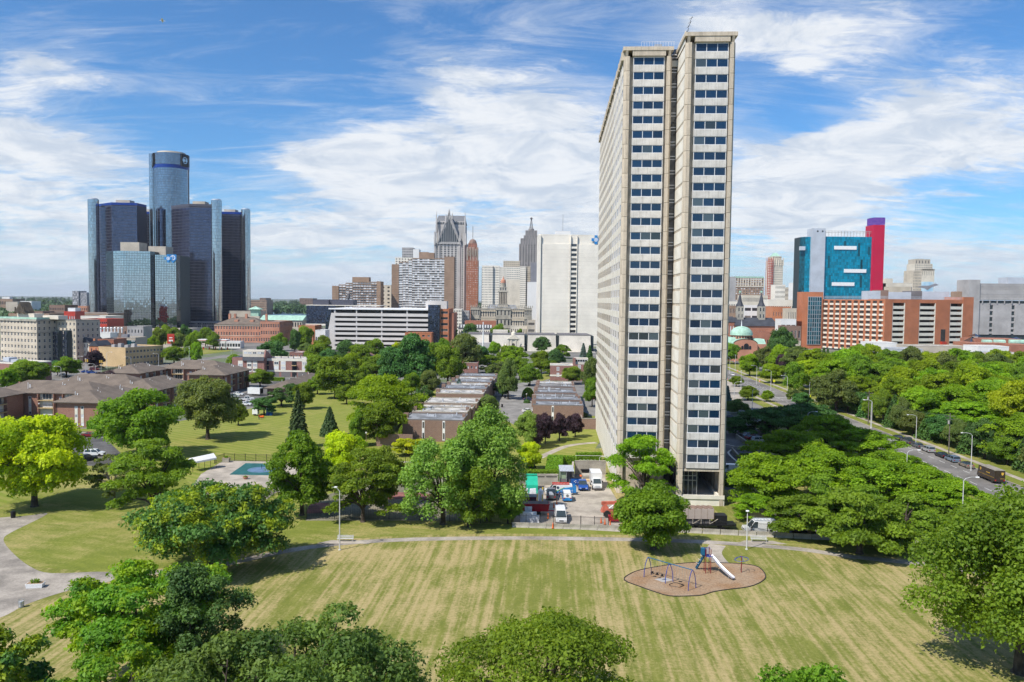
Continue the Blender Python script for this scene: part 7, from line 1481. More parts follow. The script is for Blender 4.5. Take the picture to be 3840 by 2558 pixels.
for s_ in(-1.2,0,1.2):
    for p,q in((a,c),(c,(c[0]+.5,c[1]-50)),(a,(a[0]+2,a[1]+60))): w.tube([(p[0]+s_+(q[0]-p[0])*f,p[1]+(q[1]-p[1])*f,10.5-1.6*math.sin(math.pi*f)) for f in[i/8 for i in range(9)]],.025,3)
tag(w.build('overhead_wires',M['black']),'overhead wires strung between the utility poles along the wood','wires')
# ---------- vehicles ----------
def paint(name,col,metal=.1): 
    k='p_'+name
    if k not in M: M[k]=mat('paint '+name,col,.3,.03,1,metal=metal,spec=.5,coat=.4)
    return M[k]
M['tyre']=mat('tyre',(.02,.02,.02),.9); M['rim']=mat('rim',(.4,.4,.41),.35,.05,1,metal=.7); M['tail']=mat('tail light',(.45,.01,.01),.3); M['head']=mat('head light',(.8,.8,.78),.15); M['cglass']=glassmat('car glass',(.02,.028,.03),(.03,.04,.04),.1,1.6,.05)
def wheels(t,xs,y,r,wd=.22):
    k=('wheel',round(r,2),wd)
    if k not in PROTO:
        m=MB(); m.lathe(0,0,[(r*.62,-wd/2),(r*.95,-wd/2),(r,-wd*.3),(r,wd*.3),(r*.95,wd/2),(r*.62,wd/2)],16); m.v=[(a,c,b) for a,b,c in m.v]
        n=MB(); n.lathe(0,0,[(r*.62,-wd*.42),(r*.62,wd*.42)],12); n.v=[(a,c,b) for a,b,c in n.v]; PROTO[k]=(m.mesh('tyre',M['tyre']),n.mesh('rim',M['rim']))
    for x in xs:
        for s in(-1,1):
            o=link('wheel',PROTO[k][0],t,(x,s*(y-wd/2),r)); link('rim',PROTO[k][1],o)
PROF=dict(sedan=(4.7,1.82,[(-2.35,.3),(-2.35,.72),(-2.1,.92),(-1.4,1.0),(.85,.96),(1.9,.82),(2.3,.62),(2.35,.32)],(-1.75,1.05,-1.0,.25,1.43),(-1.4,1.45),.33),
 suv=(4.7,1.9,[(-2.3,.35),(-2.35,.8),(-2.28,1.08),(.95,1.08),(1.95,.98),(2.3,.78),(2.35,.38)],(-2.25,1.15,-2.0,.5,1.72),(-1.4,1.42),.37),
 jeep=(4.4,1.85,[(-2.1,.5),(-2.1,1.15),(.8,1.15),(2.0,1.08),(2.1,.55)],(-2.05,.85,-2.0,.65,1.82),(-1.35,1.5),.42),
 pickup=(5.8,2.0,[(-2.9,.45),(-2.9,1.12),(1.25,1.12),(2.6,1.08),(2.85,.8),(2.9,.45)],(-.75,1.45,-.55,.75,1.9),(-1.85,1.8),.42),
 cargo=(5.7,2.05,[(-2.8,.35),(-2.85,1.0),(1.65,1.0),(2.7,.98),(2.85,.7),(2.85,.35)],(-2.8,1.95,-2.75,1.1,2.1),(-1.75,1.75),.38),
 mini=(4.5,1.8,[(-2.2,.32),(-2.25,.9),(1.35,.95),(2.1,.88),(2.25,.6),(2.25,.32)],(-2.2,1.6,-2.05,.7,1.85),(-1.3,1.35),.33))
def vehicle(kind,label,cat,P,rz,col,name='parked_car',group=None,roof=None,lower=None):
    Ln,Wd,pf,cab,ax,wr=PROF[kind]; t=thing(name,label,cat,(P[0],P[1],P[2] if len(P)>2 else .03),rz,group); w=Wd/2; mc=paint(*col)
    b=MB(); n=len(pf)
    # tapered body from the side profile: lower width full, a bit narrower on top
    def wz(z): return w*(1-.10*max(0,z-.75))
    b.add([(x,-wz(z),z) for x,z in pf]+[(x,wz(z),z) for x,z in pf],[tuple(range(n)),tuple(range(2*n-1,n-1,-1))]+[(i,i+n,(i+1)%n+n,(i+1)%n) for i in range(n)]); b.build('body',lower or mc,t)
    x0,x1,x2,x3,zt=cab; zb=max(z for x,z in pf)-.03; wl=wz(zb)-.03; wt=wl*.82
    solid=kind in('cargo',)
    g_=MB(); g_.hex8([(x0,-wl,zb),(x1,-wl,zb),(x1,wl,zb),(x0,wl,zb)],[(x2,-wt,zt-.05),(x3,-wt,zt-.05),(x3,wt,zt-.05),(x2,wt,zt-.05)]); g_.build('windows' if not solid else 'windscreen',M['cglass'],t)
    r=MB(); r.hex8([(x2-.04,-wt-.03,zt-.06),(x3+.03,-wt-.03,zt-.06),(x3+.03,wt+.03,zt-.06),(x2-.04,wt+.03,zt-.06)],[(x2+.05,-wt+.04,zt),(x3-.05,-wt+.04,zt),(x3-.05,wt-.04,zt),(x2+.05,wt-.04,zt)])
    for s in(-1,1):   # pillars
        for xa,xb in((x0,x2),(x1,x3),((x0+x1)/2,(x2+x3)/2)): r.hex8([(xa-.06,s*wl-.02,zb),(xa+.06,s*wl-.02,zb),(xa+.06,s*wl+.02,zb),(xa-.06,s*wl+.02,zb)],[(xb-.06,s*wt-.02,zt-.05),(xb+.06,s*wt-.02,zt-.05),(xb+.06,s*wt+.02,zt-.05),(xb-.06,s*wt+.02,zt-.05)])
    r.build('roof',roof or mc,t)
    if solid:
        k=MB(); xs=x1-1.35; k.hex8([(x0-.03,-wl-.02,zb),(xs,-wl-.02,zb),(xs,wl+.02,zb),(x0-.03,wl+.02,zb)],[(x2-.03,-wt-.05,zt+.01),(xs-.1,-wt-.05,zt+.01),(xs-.1,wt+.05,zt+.01),(x2-.03,wt+.05,zt+.01)]); k.build('cargo_box',mc,t)
    if kind=='pickup':
        k=MB(); k.box(-2.75,-.9,-w*.82,w*.82,1.121,1.125); k.build('cargo_bed',M['black'],t)
    wheels(t,ax,w,wr)
    zl=.72 if kind!='cargo' else .85
    for s in(-1,1):
        m=MB(); m.box(Ln/2-.16,Ln/2+.012-.04,s*w*.62-.18,s*w*.62+.18,zl-.12,zl+.03); m.build('headlight',M['head'],t); m=MB(); m.box(-Ln/2-.03,-Ln/2+.08,s*w*.72-.14,s*w*.72+.14,zl,zl+.2); m.build('tail_light',M['tail'],t)
        m=MB(); m.box(x1-.35,x1-.2,s*(wl+.12)-.09,s*(wl+.12)+.09,zb,zb+.16); m.build('mirror',M['black'],t)
    m=MB(); m.box(Ln/2-.06,Ln/2+.01,-w*.38,w*.38,.5,.72); m.build('grille',M['black'],t)
    return t
W1=('white',(.78,.78,.77)); BK=('black',(.012,.013,.016)); GY=('grey',(.13,.135,.14),.4); SV=('silver',(.48,.49,.50),.4); BL=('blue',(.015,.08,.35)); TN=('tan',(.30,.26,.2),.4); NV=('navy',(.01,.02,.07)); RD=('redcar',(.20,.012,.02)); GB=('steelblue',(.20,.27,.36),.4)
ya=math.pi/2-AX
def put(kind,k,x,y,label,rz,col,cat='car',**kw): return vehicle(kind,label,cat,g(k,x,y),rz,col,**kw)
for kind,x,y,col,l in [('sedan',858,388,BK,'black sedan farthest along the avenue kerb'),('pickup',938,418,GY,'grey-brown pickup second from the far end of the kerb'),('sedan',1005,447,GY,'dark sedan partly behind a sapling at the kerb'),('suv',1085,478,SV,'silver estate car in the kerb line'),('sedan',1160,518,BK,'black sedan with red tail lamps in the kerb line'),('suv',1246,550,GB,'dark blue-grey hatchback second from the truck'),('sedan',1350,590,TN,'tan saloon with a dark roof, next to the delivery truck')]:
    q=g('A8',x,y); q.x=avx(q.y)+5.4; vehicle(kind,l,'car',q,ya,col,group='cars parked along the avenue',roof=M['black'] if 'dark roof' in l else None)
# delivery truck
q=g('A8',1585,690); t=thing('delivery_truck','dark brown box delivery truck driving down the avenue with gold shields','truck',(avx(q.y)+3.2,q.y,.03),ya); br=paint('brown',(.035,.022,.014)); m=MB(); m.box(-3.9,2.9,-1.15,1.15,.55,3.05); m.build('cargo_box',br,t)
m=MB(); m.hex8([(2.92,-1.1,.55),(4.0,-1.0,.55),(4.0,1.0,.55),(2.92,1.1,.55)],[(2.92,-1.1,2.6),(3.2,-1.0,2.5),(3.2,1.0,2.5),(2.92,1.1,2.6)]); m.build('bonnet',br,t); m=MB(); m.box(-3.92,2.92,-1.17,1.17,3.052,3.12); m.build('roof',mat('dusty roof',(.30,.27,.22),.8),t)
m=MB(); m.box(3.05,3.9,-.85,.85,1.6,1.64); m.hex8([(3.42,-.9,1.5),(3.84,-.9,1.4),(3.84,.9,1.4),(3.42,.9,1.5)],[(3.27,-.9,2.35),(3.36,-.9,2.3),(3.36,.9,2.3),(3.27,.9,2.35)]); m.build('windscreen',M['cglass'],t)
M['gold']=mat('gold mark',(.62,.38,.05),.5)
m=MB(); [m.box(-3.8,2.8,s*1.162-.004,s*1.162+.004,1.38,1.44) for s in(-1,1)]; m.box(-3.915,-3.905,-1,-.1,1.2,1.26); m.build('gold_stripe',M['gold'],t)
def shield(x,y,z,s,ax): 
    v=[(-.5,.6),(.5,.6),(.5,-.1),(0,-.65),(-.5,-.1)]; m=MB(); m.quad(*[((x+a*s,y,z+c*s) if ax=='y' else (x,y+a*s,z+c*s)) for a,c in v]); return m
for x in(2.0,): 
    for s in(-1,1): shield(x,s*1.168,2.35,.6,'y').build('shield_emblem',M['gold'],t)
shield(-3.915,-.55,2.3,.55,'x').build('shield_emblem',M['gold'],t); m=MB(); m.box(-1.9,-.4,-1.166,-1.16,2.0,2.2); m.box(-1.9,-.4,1.16,1.166,2.0,2.2); m.build('lettering_bar',M['gold'],t)
wheels(t,(-2.6,2.7),1.12,.45)
for s in(-1,1): m=MB(); m.box(-3.95,-3.89,s*.95-.12,s*.95+.12,.75,1.0); m.build('tail_light',M['tail'],t)
# other parked cars
for kind,k,x,y,col,rz,l in [('jeep','B1',635,1252,BK,.35,'black off-road car by the nearest brick apartments'),('sedan','B1',712,1268,SV,.15,'silver saloon in front of the nearest brick apartments'),('sedan','B1',893,1276,RD,.1,'dark saloon with red lamps beside the deep green maple'),('suv','B1',845,1512,BK,.9,'black estate car half hidden under the pale twiggy tree'),('suv','B1',930,1462,W1,.1,'white car behind the pale twiggy tree'),
  ('suv','B3',390,318,SV,.2,'silver estate car in the small rear car park'),('sedan','B3',432,297,W1,-.1,'white saloon behind the silver estate car'),('pickup','B3',505,343,W1,.25,'white pickup in the small rear car park'),('sedan','B3',492,382,W1,-.05,'white saloon nearest the lawn in the small rear car park'),('sedan','B3',545,352,W1,.3,'white saloon beside the white pickup'),
  ('sedan','B1',845,648,BL,.5,'blue car at the street corner'),('sedan','B1',902,655,BL,.5,'second blue car at the street corner, nearer the lamp'),('suv','B1',925,625,RD,.5,'dark red car at the street corner'),('sedan','B1',985,603,BK,.4,'black car under the purple street tree'),
  ('sedan','B4',1525,720,NV,.05,'dark blue saloon at the mouth of the cul-de-sac'),('sedan','B4',1515,845,W1,.15,'white car beside the right house row'),
  ('suv','C6',268,72,BK,.05,'black estate car beyond the shaded car park'),('sedan','C6',405,235,W1,.3,'white saloon at the left end of the shaded car row'),('sedan','C6',465,250,SV,.3,'silver saloon second in the shaded car row'),('suv','C6',520,288,GB,.3,'teal-grey car in the middle of the shaded row'),('sedan','C6',545,308,RD,.3,'car with red lamps in the shaded row'),('suv','C6',625,342,SV,.2,'silver car nearest in the shaded row'),('sedan','C6',700,340,BK,.2,'black car at the right end of the shaded row'),('cargo','C6',285,700,W1,math.pi-.25,'white van in the tower drive'),
  ('suv','A7',672,1140,BK,.1,'dark car far left in the lot by the brick hall'),('suv','A7',700,1145,W1,.1,'first white car in the lot by the brick hall'),('suv','A7',722,1147,SV,.1,'silver car in the lot by the brick hall'),('suv','A7',742,1148,W1,.1,'last white car in the lot by the brick hall'),('sedan','A7',682,1182,BK,.2,'black car on the street below the lot'),
  ('sedan','A7',190,1290,W1,1.4,'white car on the avenue near the barrels'),('suv','B1',30,740,W1,.2,'white car at the left edge behind the light green tree'),('sedan','B1',620,683,SV,.1,'pale car on the street behind the rear roof')]:
    put(kind,k,x,y,l,rz,col,'van' if kind=='cargo' else 'car')
# striped barrels, yellow signs, traffic lights
M['orange']=mat('safety orange',(.85,.16,.02),.6,.05,1)
for i,(x,y) in enumerate([(390,1335),(474,1345),(205,1190),(150,1325),(228,1262)]):
    p=g('A7',x,y); t=thing('traffic_barrel','orange striped traffic barrel '+['under the lime street tree','beside the second avenue lamp','near the church lawn','at the verge by the tower','by the white car on the avenue'][i],'barrel',(p.x,p.y,.02)); m=MB(); m.lathe(0,0,[(.32,0),(.3,1.0)],10); m.build('drum',M['orange'],t); m=MB(); m.lathe(0,0,[(.318,.35),(.314,.5)],10); m.lathe(0,0,[(.31,.7),(.306,.85)],10); m.build('white_stripe',M['lens'],t)
for i,(k,x,y,h) in enumerate([('A7',757,1505,3.4),('A7',494,1385,3.4)]):
    p=g(k,x,y); t=thing('warning_sign','yellow pentagonal crossing sign '+['on the thin pole at the crossing','beside the lime street trees'][i],'sign',(p.x,p.y,.02)); m=MB(); m.tube([(0,0,0),(0,0,h)],.05,5); m.build('post',M['steelp'],t); m=MB(); m.add([(-.5,-.06,h-.4),(.5,-.06,h-.4),(.5,-.06,h+.3),(0,-.06,h+.8),(-.5,-.06,h+.3)],[(0,1,2,3,4)]); m.build('sign_plate',mat('sign yellow green',(.75,.75,.02),.5),t)
M['sigy']=mat('signal yellow',(.75,.45,.03),.5)
for i,(x,y) in enumerate([(852,640),(992,650)]):
    p=g('B1',x,y); t=thing('traffic_light','yellow double traffic light '+['on the left of the street corner','on the right of the street corner'][i],'traffic light',(p.x,p.y,.02)); m=MB(); m.tube([(0,0,0),(0,0,6.5)],.09,6); m.build('post',M['steelp'],t)
    for s in(-.5,.5): m=MB(); m.box(s-.25,s+.25,-.3,-.05,5.2,6.6); o=m.build('signal_head',M['sigy'],t); m=MB(); [m.lathe(s,-.3,[(.14,z),(.14,z+.02)],6) for z in(5.4,5.9,6.3)]; m.build('lens',M['black'],o)
# ---------- service yard ----------
def bx(name,label,cat,P,rz,parts,group=None):
    t=thing(name,label,cat,(P[0],P[1],.03),rz,group)
    for nm,m,bs in parts:
        b=MB(); [b.box(*q) for q in bs]; b.build(nm,m,t)
    return t
c5=lambda x,y:g('C5',x,y)
# box truck facing the camera
p=c5(1462,392); t=thing('box_truck','white box truck parked nose out against the tower wall','truck',(p.x,p.y+3.2,.03),-math.pi/2); m=MB(); m.box(-3.6,.8,-1.15,1.15,.8,3.3); m.build('cargo_box',paint(*W1),t)
m=MB(); m.hex8([(.82,-1,.5),(3.1,-.95,.5),(3.1,.95,.5),(.82,1,.5)],[(.82,-1,1.35),(3.0,-.9,1.15),(3.0,.9,1.15),(.82,1,1.35)]); m.hex8([(.82,-1,1.352),(2.0,-.95,1.3),(2.0,.95,1.3),(.82,1,1.352)],[(.82,-.85,2.2),(1.2,-.8,2.2),(1.2,.8,2.2),(.82,.85,2.2)]); m.build('cab',paint(*W1),t)
m=MB(); m.hex8([(1.6,-.86,1.42),(2.06,-.86,1.34),(2.06,.86,1.34),(1.6,.86,1.42)],[(1.22,-.75,2.14),(1.28,-.75,2.14),(1.28,.75,2.14),(1.22,.75,2.14)]); m.build('windscreen',M['cglass'],t); m=MB(); m.box(3.08,3.13,-.5,.5,.65,1.05); m.build('grille',M['metalw'],t); m=MB(); m.box(3.05,3.25,-.95,.95,.35,.6); m.build('bumper',M['greyd'],t)
for s in(-1,1): m=MB(); m.box(3.05,3.12,s*.75-.15,s*.75+.15,.75,1.0); m.build('headlight',M['head'],t); m=MB(); m.box(1.5,1.6,s*1.15-.12,s*1.15+.12,1.4,1.8); m.build('mirror',M['black'],t)
wheels(t,(-2.3,2.1),1.1,.42)
p=c5(1232,400); vehicle('pickup','bright blue pickup facing out of the yard','pickup',(p.x,p.y+2.8,.03),-math.pi/2,BL,name='pickup_truck')
M['bluegreen']=mat('painted wrap',(.02,.16,.5),.35,.1,.6,col2=(.03,.28,.6)); M['limeg']=mat('lime swoosh',(.15,.5,.12),.4)
p=c5(850,468); t=vehicle('cargo','long white van with blue-green swoosh and red ladder rack, side on','van',(p.x-.2,p.y+1.2,.03),math.pi+.04,W1,name='service_van'); 
m=MB(); m.box(-2.2,1.2,-.7,-.55,2.15,2.35); m.box(-2.2,1.2,.55,.7,2.15,2.35); [m.box(-2.2+i*.68,-2.12+i*.68,-.7,.7,2.2,2.3) for i in range(6)]; m.build('ladder_rack',M['redp'],t)
m=MB(); m.add([(-2.8,1.03,.5),(1.0,1.03,.5),(-.2,1.01,1.1),(-1.2,.97,1.55),(-2.8,.95,1.75)],[(0,1,2,3,4)]); m.build('blue_swoosh',M['bluegreen'],t); m=MB(); m.add([(1.0,1.035,.5),(1.3,1.035,.5),(.05,1.015,1.15),(-1.1,.975,1.65),(-1.2,.975,1.55),(-.2,1.015,1.1)],[(0,1,2,5),(2,3,4,5)]); m.build('green_swoosh',M['limeg'],t)
m=MB(); ring(m,.2,.985,1.6,.28,.05); m.v=[(a,b_,c) for a,b_,c in m.v]; m.build('globe_emblem',M['cyl'],t); m=MB(); m.box(-3.6,-2.85,.86,.92,.5,1.95); m.box(-3.6,-2.85,-.92,-.86,.5,1.95); m.build('rear_door',M['bluegreen'],t)
p=c5(975,575); t=vehicle('mini','small van, blue below and white above, seen from behind','van',(p.x,p.y+2.3,.03),math.pi/2,W1,name='service_van',lower=M['bluegreen']); m=MB(); m.hex8([(-2.24,-.78,.9),(-2.2,-.78,.9),(-2.2,.78,.9),(-2.24,.78,.9)],[(-2.12,-.66,1.75),(-2.08,-.66,1.75),(-2.08,.66,1.75),(-2.12,.66,1.75)]); m.build('tailgate',paint(*W1),t); m=MB(); m.add([(-2.25+.0,.28*math.cos(i*.52),1.3+.28*math.sin(i*.52)) for i in range(12)],[tuple(range(12))]); m.build('globe_emblem',M['cyl'],t)
p=c5(725,555); t=vehicle('pickup','weathered grey pickup with an open loaded bed, back to the camera','pickup',(p.x,p.y+2.9,.03),math.pi/2-.05,GY,name='pickup_truck'); m=MB(); [m.box(-2.5+i*.4,-2.3+i*.4,-.5+.1*i,.4,1.13,1.3+.05*i) for i in range(4)]; m.build('tools',M['metalw'],t)
p=c5(880,930); t=vehicle('cargo','white van parked nose to the fence in the yard','van',(p.x,p.y+2.9,.03),-math.pi/2,W1,name='service_van')
M['green']=mat('green compactor paint',(.02,.42,.27),.5,.1,.5)
p=c5(405,455); t=thing('waste_compactor','bright green waste compactor with a sloping lid','compactor',(p.x,p.y+1.5,.03)); m=MB(); m.hex8([(-1.2,-1.2,.2),(1.2,-1.2,.2),(1.2,5,.2),(-1.2,5,.2)],[(-1.2,-1.0,1.6),(1.2,-1.0,1.6),(1.2,5,2.6),(-1.2,5,2.6)]); m.build('body',M['green'],t); m=MB(); m.hex8([(-1.25,-.9,1.62),(1.25,-.9,1.62),(1.25,2.4,2.22),(-1.25,2.4,2.22)],[(-1.25,-.9,1.8),(1.25,-.9,1.8),(1.25,2.4,3.0),(-1.25,2.4,3.0)]); m.build('lid',M['green'],t); m=MB(); m.box(-1.25,1.25,4.6,5.1,2.7,2.95); m.build('rear_bar',M['green'],t)
M['wrap']=mat('white wrapped load',(.66,.68,.72),.4,.15,1.2)
for x,y,l in((292,498,'left one of two white wrapped bales by the compactor'),(420,498,'right one of two white wrapped bales by the compactor')):
    p=c5(x,y); b=MB(); b.hex8([(p.x-.75,p.y,.03),(p.x+.75,p.y,.03),(p.x+.75,p.y+1.4,.03),(p.x-.75,p.y+1.4,.03)],[(p.x-.65,p.y+.1,1.6),(p.x+.6,p.y+.1,1.7),(p.x+.65,p.y+1.3,1.65),(p.x-.6,p.y+1.3,1.55)]); tag(b.build('wrapped_bale',M['wrap']),l,'bale')
p=c5(545,565); m=MB(); m.lathe(p.x,p.y+.5,[(.45,.03),(.55,.3),(.55,2.1),(.3,2.45),(.08,2.55)],14); tag(m.build('gas_tank',M['lens']),'upright white gas tank between yellow posts','tank')
for i,(x,y) in enumerate([(491,570),(571,575),(578,455)]): p=c5(x,y); m=MB(); m.tube([(p.x,p.y,0),(p.x,p.y,1.6)],.1,7); tag(m.build('bollard',mat('yellow post',(.75,.5,.02),.6)),'yellow safety post '+['left of the gas tank','right of the gas tank, at the front','behind the gas tank'][i],'bollard')
M['maroon']=mat('maroon metal',(.10,.012,.035),.5); M['crimson']=mat('crimson steel',(.38,.01,.02),.5,.25,.6)
p=c5(180,655); q=c5(478,655); Ln=q.x-p.x; t=bx('maroon_trailer','maroon enclosed trailer with a dented grey roof and white lettering bars','trailer',p,0,[('body',M['maroon'],[(0,Ln,0,2.0,.5,2.0)]),('roof',M['roofblue'],[(-.05,Ln+.05,-.05,2.05,2.003,2.12)]),('lettering_bar',M['lens'],[(.3,Ln*.5,-.02,-.005,1.5,1.56),(.2,Ln*.6,-.02,-.005,1.2,1.26)]),('window',M['cglass'],[(Ln*.68,Ln*.92,-.03,-.005,1.0,1.6)])])
p=c5(232,785); q=c5(688,790); Ln=q.x-p.x; t=thing('dump_trailer','crimson open-top dump trailer behind the fence','trailer',(p.x,p.y+.3,.03)); m=MB(); m.hex8([(.3,0,.7),(Ln-.2,0,.7),(Ln-.2,2.1,.7),(.3,2.1,.7)],[(0,-.1,2.1),(Ln,-.1,2.1),(Ln,2.2,2.1),(0,2.2,2.1)]); m.build('tub',M['crimson'],t); m=MB(); m.box(.15,Ln-.15,.05,2.05,2.103,2.107); m.build('dark_inside',M['black'],t)
m=MB(); [m.box(.4+i*(Ln-.9)/8,.5+i*(Ln-.9)/8,-.14,-.02,.75,2.05) for i in range(9)]; m.box(-.05,Ln+.05,-.15,-.02,2.0,2.12); m.build('rib',M['crimson'],t); m=MB(); m.tube([(Ln-.2,1,.6),(Ln+2,1,.55)],.1,5); m.tube([(Ln+1,1,0),(Ln+1,1,.9)],.07,5); m.build('tow_bar',M['crimson'],t); wheels(t,(Ln*.4,Ln*.62),1.0,.38)
for x0,x1,y,h,l in((218,478,905,1.9,'large white wrapped appliance against the fence'),(405,525,912,1.35,'smaller white wrapped appliance right of the large one'),(290,405,880,2.5,'pale board leaning behind the wrapped appliances')):
    p=c5(x0,y);q=c5(x1,y); b=MB(); b.box(p.x,q.x,p.y+(.9 if h>2 else 0),p.y+(1.0 if h>2 else .75),.03,h); tag(b.build('wrapped_appliance' if h<2 else 'white_board',M['wrap']),l,'appliance' if h<2 else 'board')
def cone(P,label):
    t=thing('traffic_cone',label,'cone',(P[0],P[1],.03)); m=MB(); m.box(-.2,.2,-.2,.2,0,.05); m.build('base',M['black'],t); m=MB(); m.lathe(0,0,[(.16,.05),(.05,1.05)],9); m.build('cone',M['orange'],t)
for x,y,l in((757,662,'orange cone left by the grey pickup'),(803,615,'orange cone behind the other one by the grey pickup'),(664,838,'orange cone below the dump trailer'),(1516,910,'first orange cone by the telehandler'),(1577,932,'second orange cone by the telehandler'),(1662,952,'third orange cone, right at the fence by the maple'),(741,995,'short orange cone outside the barrier')): cone(c5(x,y),l)
# telehandler
M['fade']=mat('faded red paint',(.50,.13,.08),.55,.2,.8)
p=c5(1690,800); t=thing('telehandler','faded red telehandler with a long boom and big tan wheels','telehandler',(p.x,p.y,.03)); m=MB(); m.box(-1.5,3.2,-.9,.9,.6,1.2); m.hex8([(-2.1,-.8,.9),(-.2,-.8,.9),(-.2,.8,.9),(-2.1,.8,.9)],[(-1.6,-.5,2.3),(-1.1,-.5,2.3),(-1.1,.5,2.3),(-1.6,.5,2.3)]); m.build('chassis',M['fade'],t)
m=MB(); m.hex8([(-2.0,-.3,2.2),(4.6,-.3,2.5),(4.6,.3,2.5),(-2.0,.3,2.2)],[(-2.0,-.3,2.75),(4.6,-.3,3.0),(4.6,.3,3.0),(-2.0,.3,2.75)]); m.build('boom',M['fade'],t); m=MB(); m.box(.2,1.6,-1.0,-.35,1.2,1.25); 
for a in((.2,-1.0),(1.55,-1.0),(.2,-.4),(1.55,-.4)): m.box(a[0],a[0]+.08,a[1],a[1]+.08,1.25,2.35)
m.box(.15,1.68,-1.05,-.3,2.35,2.42); m.build('cab_frame',M['fade'],t); m=MB(); m.box(.3,1.5,-.95,-.4,1.26,1.7); m.build('seat',M['black'],t)
m=MB(); m.tube([(-1.2,-.5,1.2),(.4,-.4,2.4)],.08,5); m.build('hydraulic_arm',M['metalw'],t); wheels(t,(-1.0,2.4),1.1,.65,.4)
bx('red_machine','small red machine half hidden by the maple at the fence','machine',c5(1690,905),0,[('body',M['crimson'],[(-.6,1.4,0,.9,.3,1.3)]),('handle',M['black'],[(-.5,-.42,.2,.3,1.3,1.9),(1.2,1.28,.2,.3,1.3,1.9)])])
# back walls, shelter, dumpsters
lowwall('retaining_wall','stained concrete retaining wall at the back of the yard',c5(1070,290),c5(1075,125),3.0); p=c5(1095,128);q=c5(1590,128); lowwall('retaining_wall','tall concrete wall behind the tilted dumpsters',p,q,3.2,.4)
p=c5(205,385);q=c5(825,300); t=lowwall('retaining_wall','concrete retaining wall with dark slots under the hedge',(p.x,q.y-.2),q,2.4,.4); m=MB(); L2=q.x-p.x
for i in range(3): m.box(L2*(.05+.32*i),L2*(.33+.32*i),-.02,0,1.75,1.95)
m.build('slot',M['black'],t)
p=c5(848,290); t=thing('metal_shelter','small shelter with a corrugated metal roof and a glazed side','shelter',(p.x,p.y,.03)); Wd=c5(1080,290).x-p.x; m=MB(); m.box(0,Wd*.45,0,3.5,0,2.9); m.build('glazed_bay',mat('greenish glazing',(.28,.36,.24),.3),t); m=MB(); m.box(Wd*.46,Wd,.6,3.5,0,2.7); m.box(0,Wd*.45,-.1,-.01,0,1.3); m.build('wall',M['greyd'],t)
m=MB(); [m.hex8([(i*Wd/10,-.5,3.0),(i*Wd/10+Wd/10-.04,-.5,3.0),(i*Wd/10+Wd/10-.04,4,3.4),(i*Wd/10,4,3.4)],[(i*Wd/10,-.5,3.08),(i*Wd/10+Wd/10-.04,-.5,3.08),(i*Wd/10+Wd/10-.04,4,3.48),(i*Wd/10,4,3.48)]) for i in range(10)]; m.build('corrugated_roof',M['metalw'],t); m=MB(); [m.box(x,x+.1,-.3,-.2,0,3) for x in(0,Wd*.45,Wd-.1)]; m.build('post',M['steel'],t)
M['binblue']=mat('blue bin',(.01,.10,.38),.5,.1,1)
p=c5(1095,303); t=thing('dumpster','blue dumpster with a white recycling mark and a dark lid','dumpster',(p.x-.9,p.y,.03)); m=MB(); m.hex8([(.05,.1,.1),(1.9,.1,.1),(1.9,1.7,.1),(.05,1.7,.1)],[(0,0,1.5),(1.95,0,1.5),(1.95,1.8,1.9),(0,1.8,1.9)]); m.build('tub',M['binblue'],t); m=MB(); m.hex8([(-.05,-.05,1.52),(2,-.05,1.52),(2,1.85,1.92),(-.05,1.85,1.92)],[(-.05,-.05,1.6),(2,-.05,1.6),(2,1.85,2.0),(-.05,1.85,2.0)]); m.build('lid',M['black'],t)
m=MB(); 
for k in range(3):
    a=k*2.094+.5; m.add([(.98+.3*math.cos(a),-.03+.0,.85+.3*math.sin(a)),(.98+.3*math.cos(a+.9),-.03,.85+.3*math.sin(a+.9)),(.98+.16*math.cos(a+1.1),-.03,.85+.16*math.sin(a+1.1)),(.98+.16*math.cos(a),-.03,.85+.16*math.sin(a))],[(0,1,2,3)])
m.build('recycling_mark',M['lens'],t)
for x,y,l in((1262,135,'left black tilting bin against the concrete wall'),(1465,112,'right black tilting bin behind the box truck')): p=c5(x,y); b=MB(); b.hex8([(p.x-.5,p.y,.1),(p.x+.5,p.y,.1),(p.x+.5,p.y+.9,.1),(p.x-.5,p.y+.9,.1)],[(p.x-1.1,p.y-.2,1.3),(p.x+1.1,p.y-.2,1.3),(p.x+1.1,p.y+1.1,1.3),(p.x-1.1,p.y+1.1,1.3)]); tag(b.build('tilting_bin',M['black']),l,'bin')
bx('loading_platform','low tan concrete platform by the orange worker','platform',c5(1225,215),0,[('slab',M['conc2'],[(0,3,0,3.5,0,.8)]),('timber',M['tan'],[(.6,2.4,-1.6,-.4,0,.35),(1.2,2.9,-1.4,-1.2,.36,.5)])])
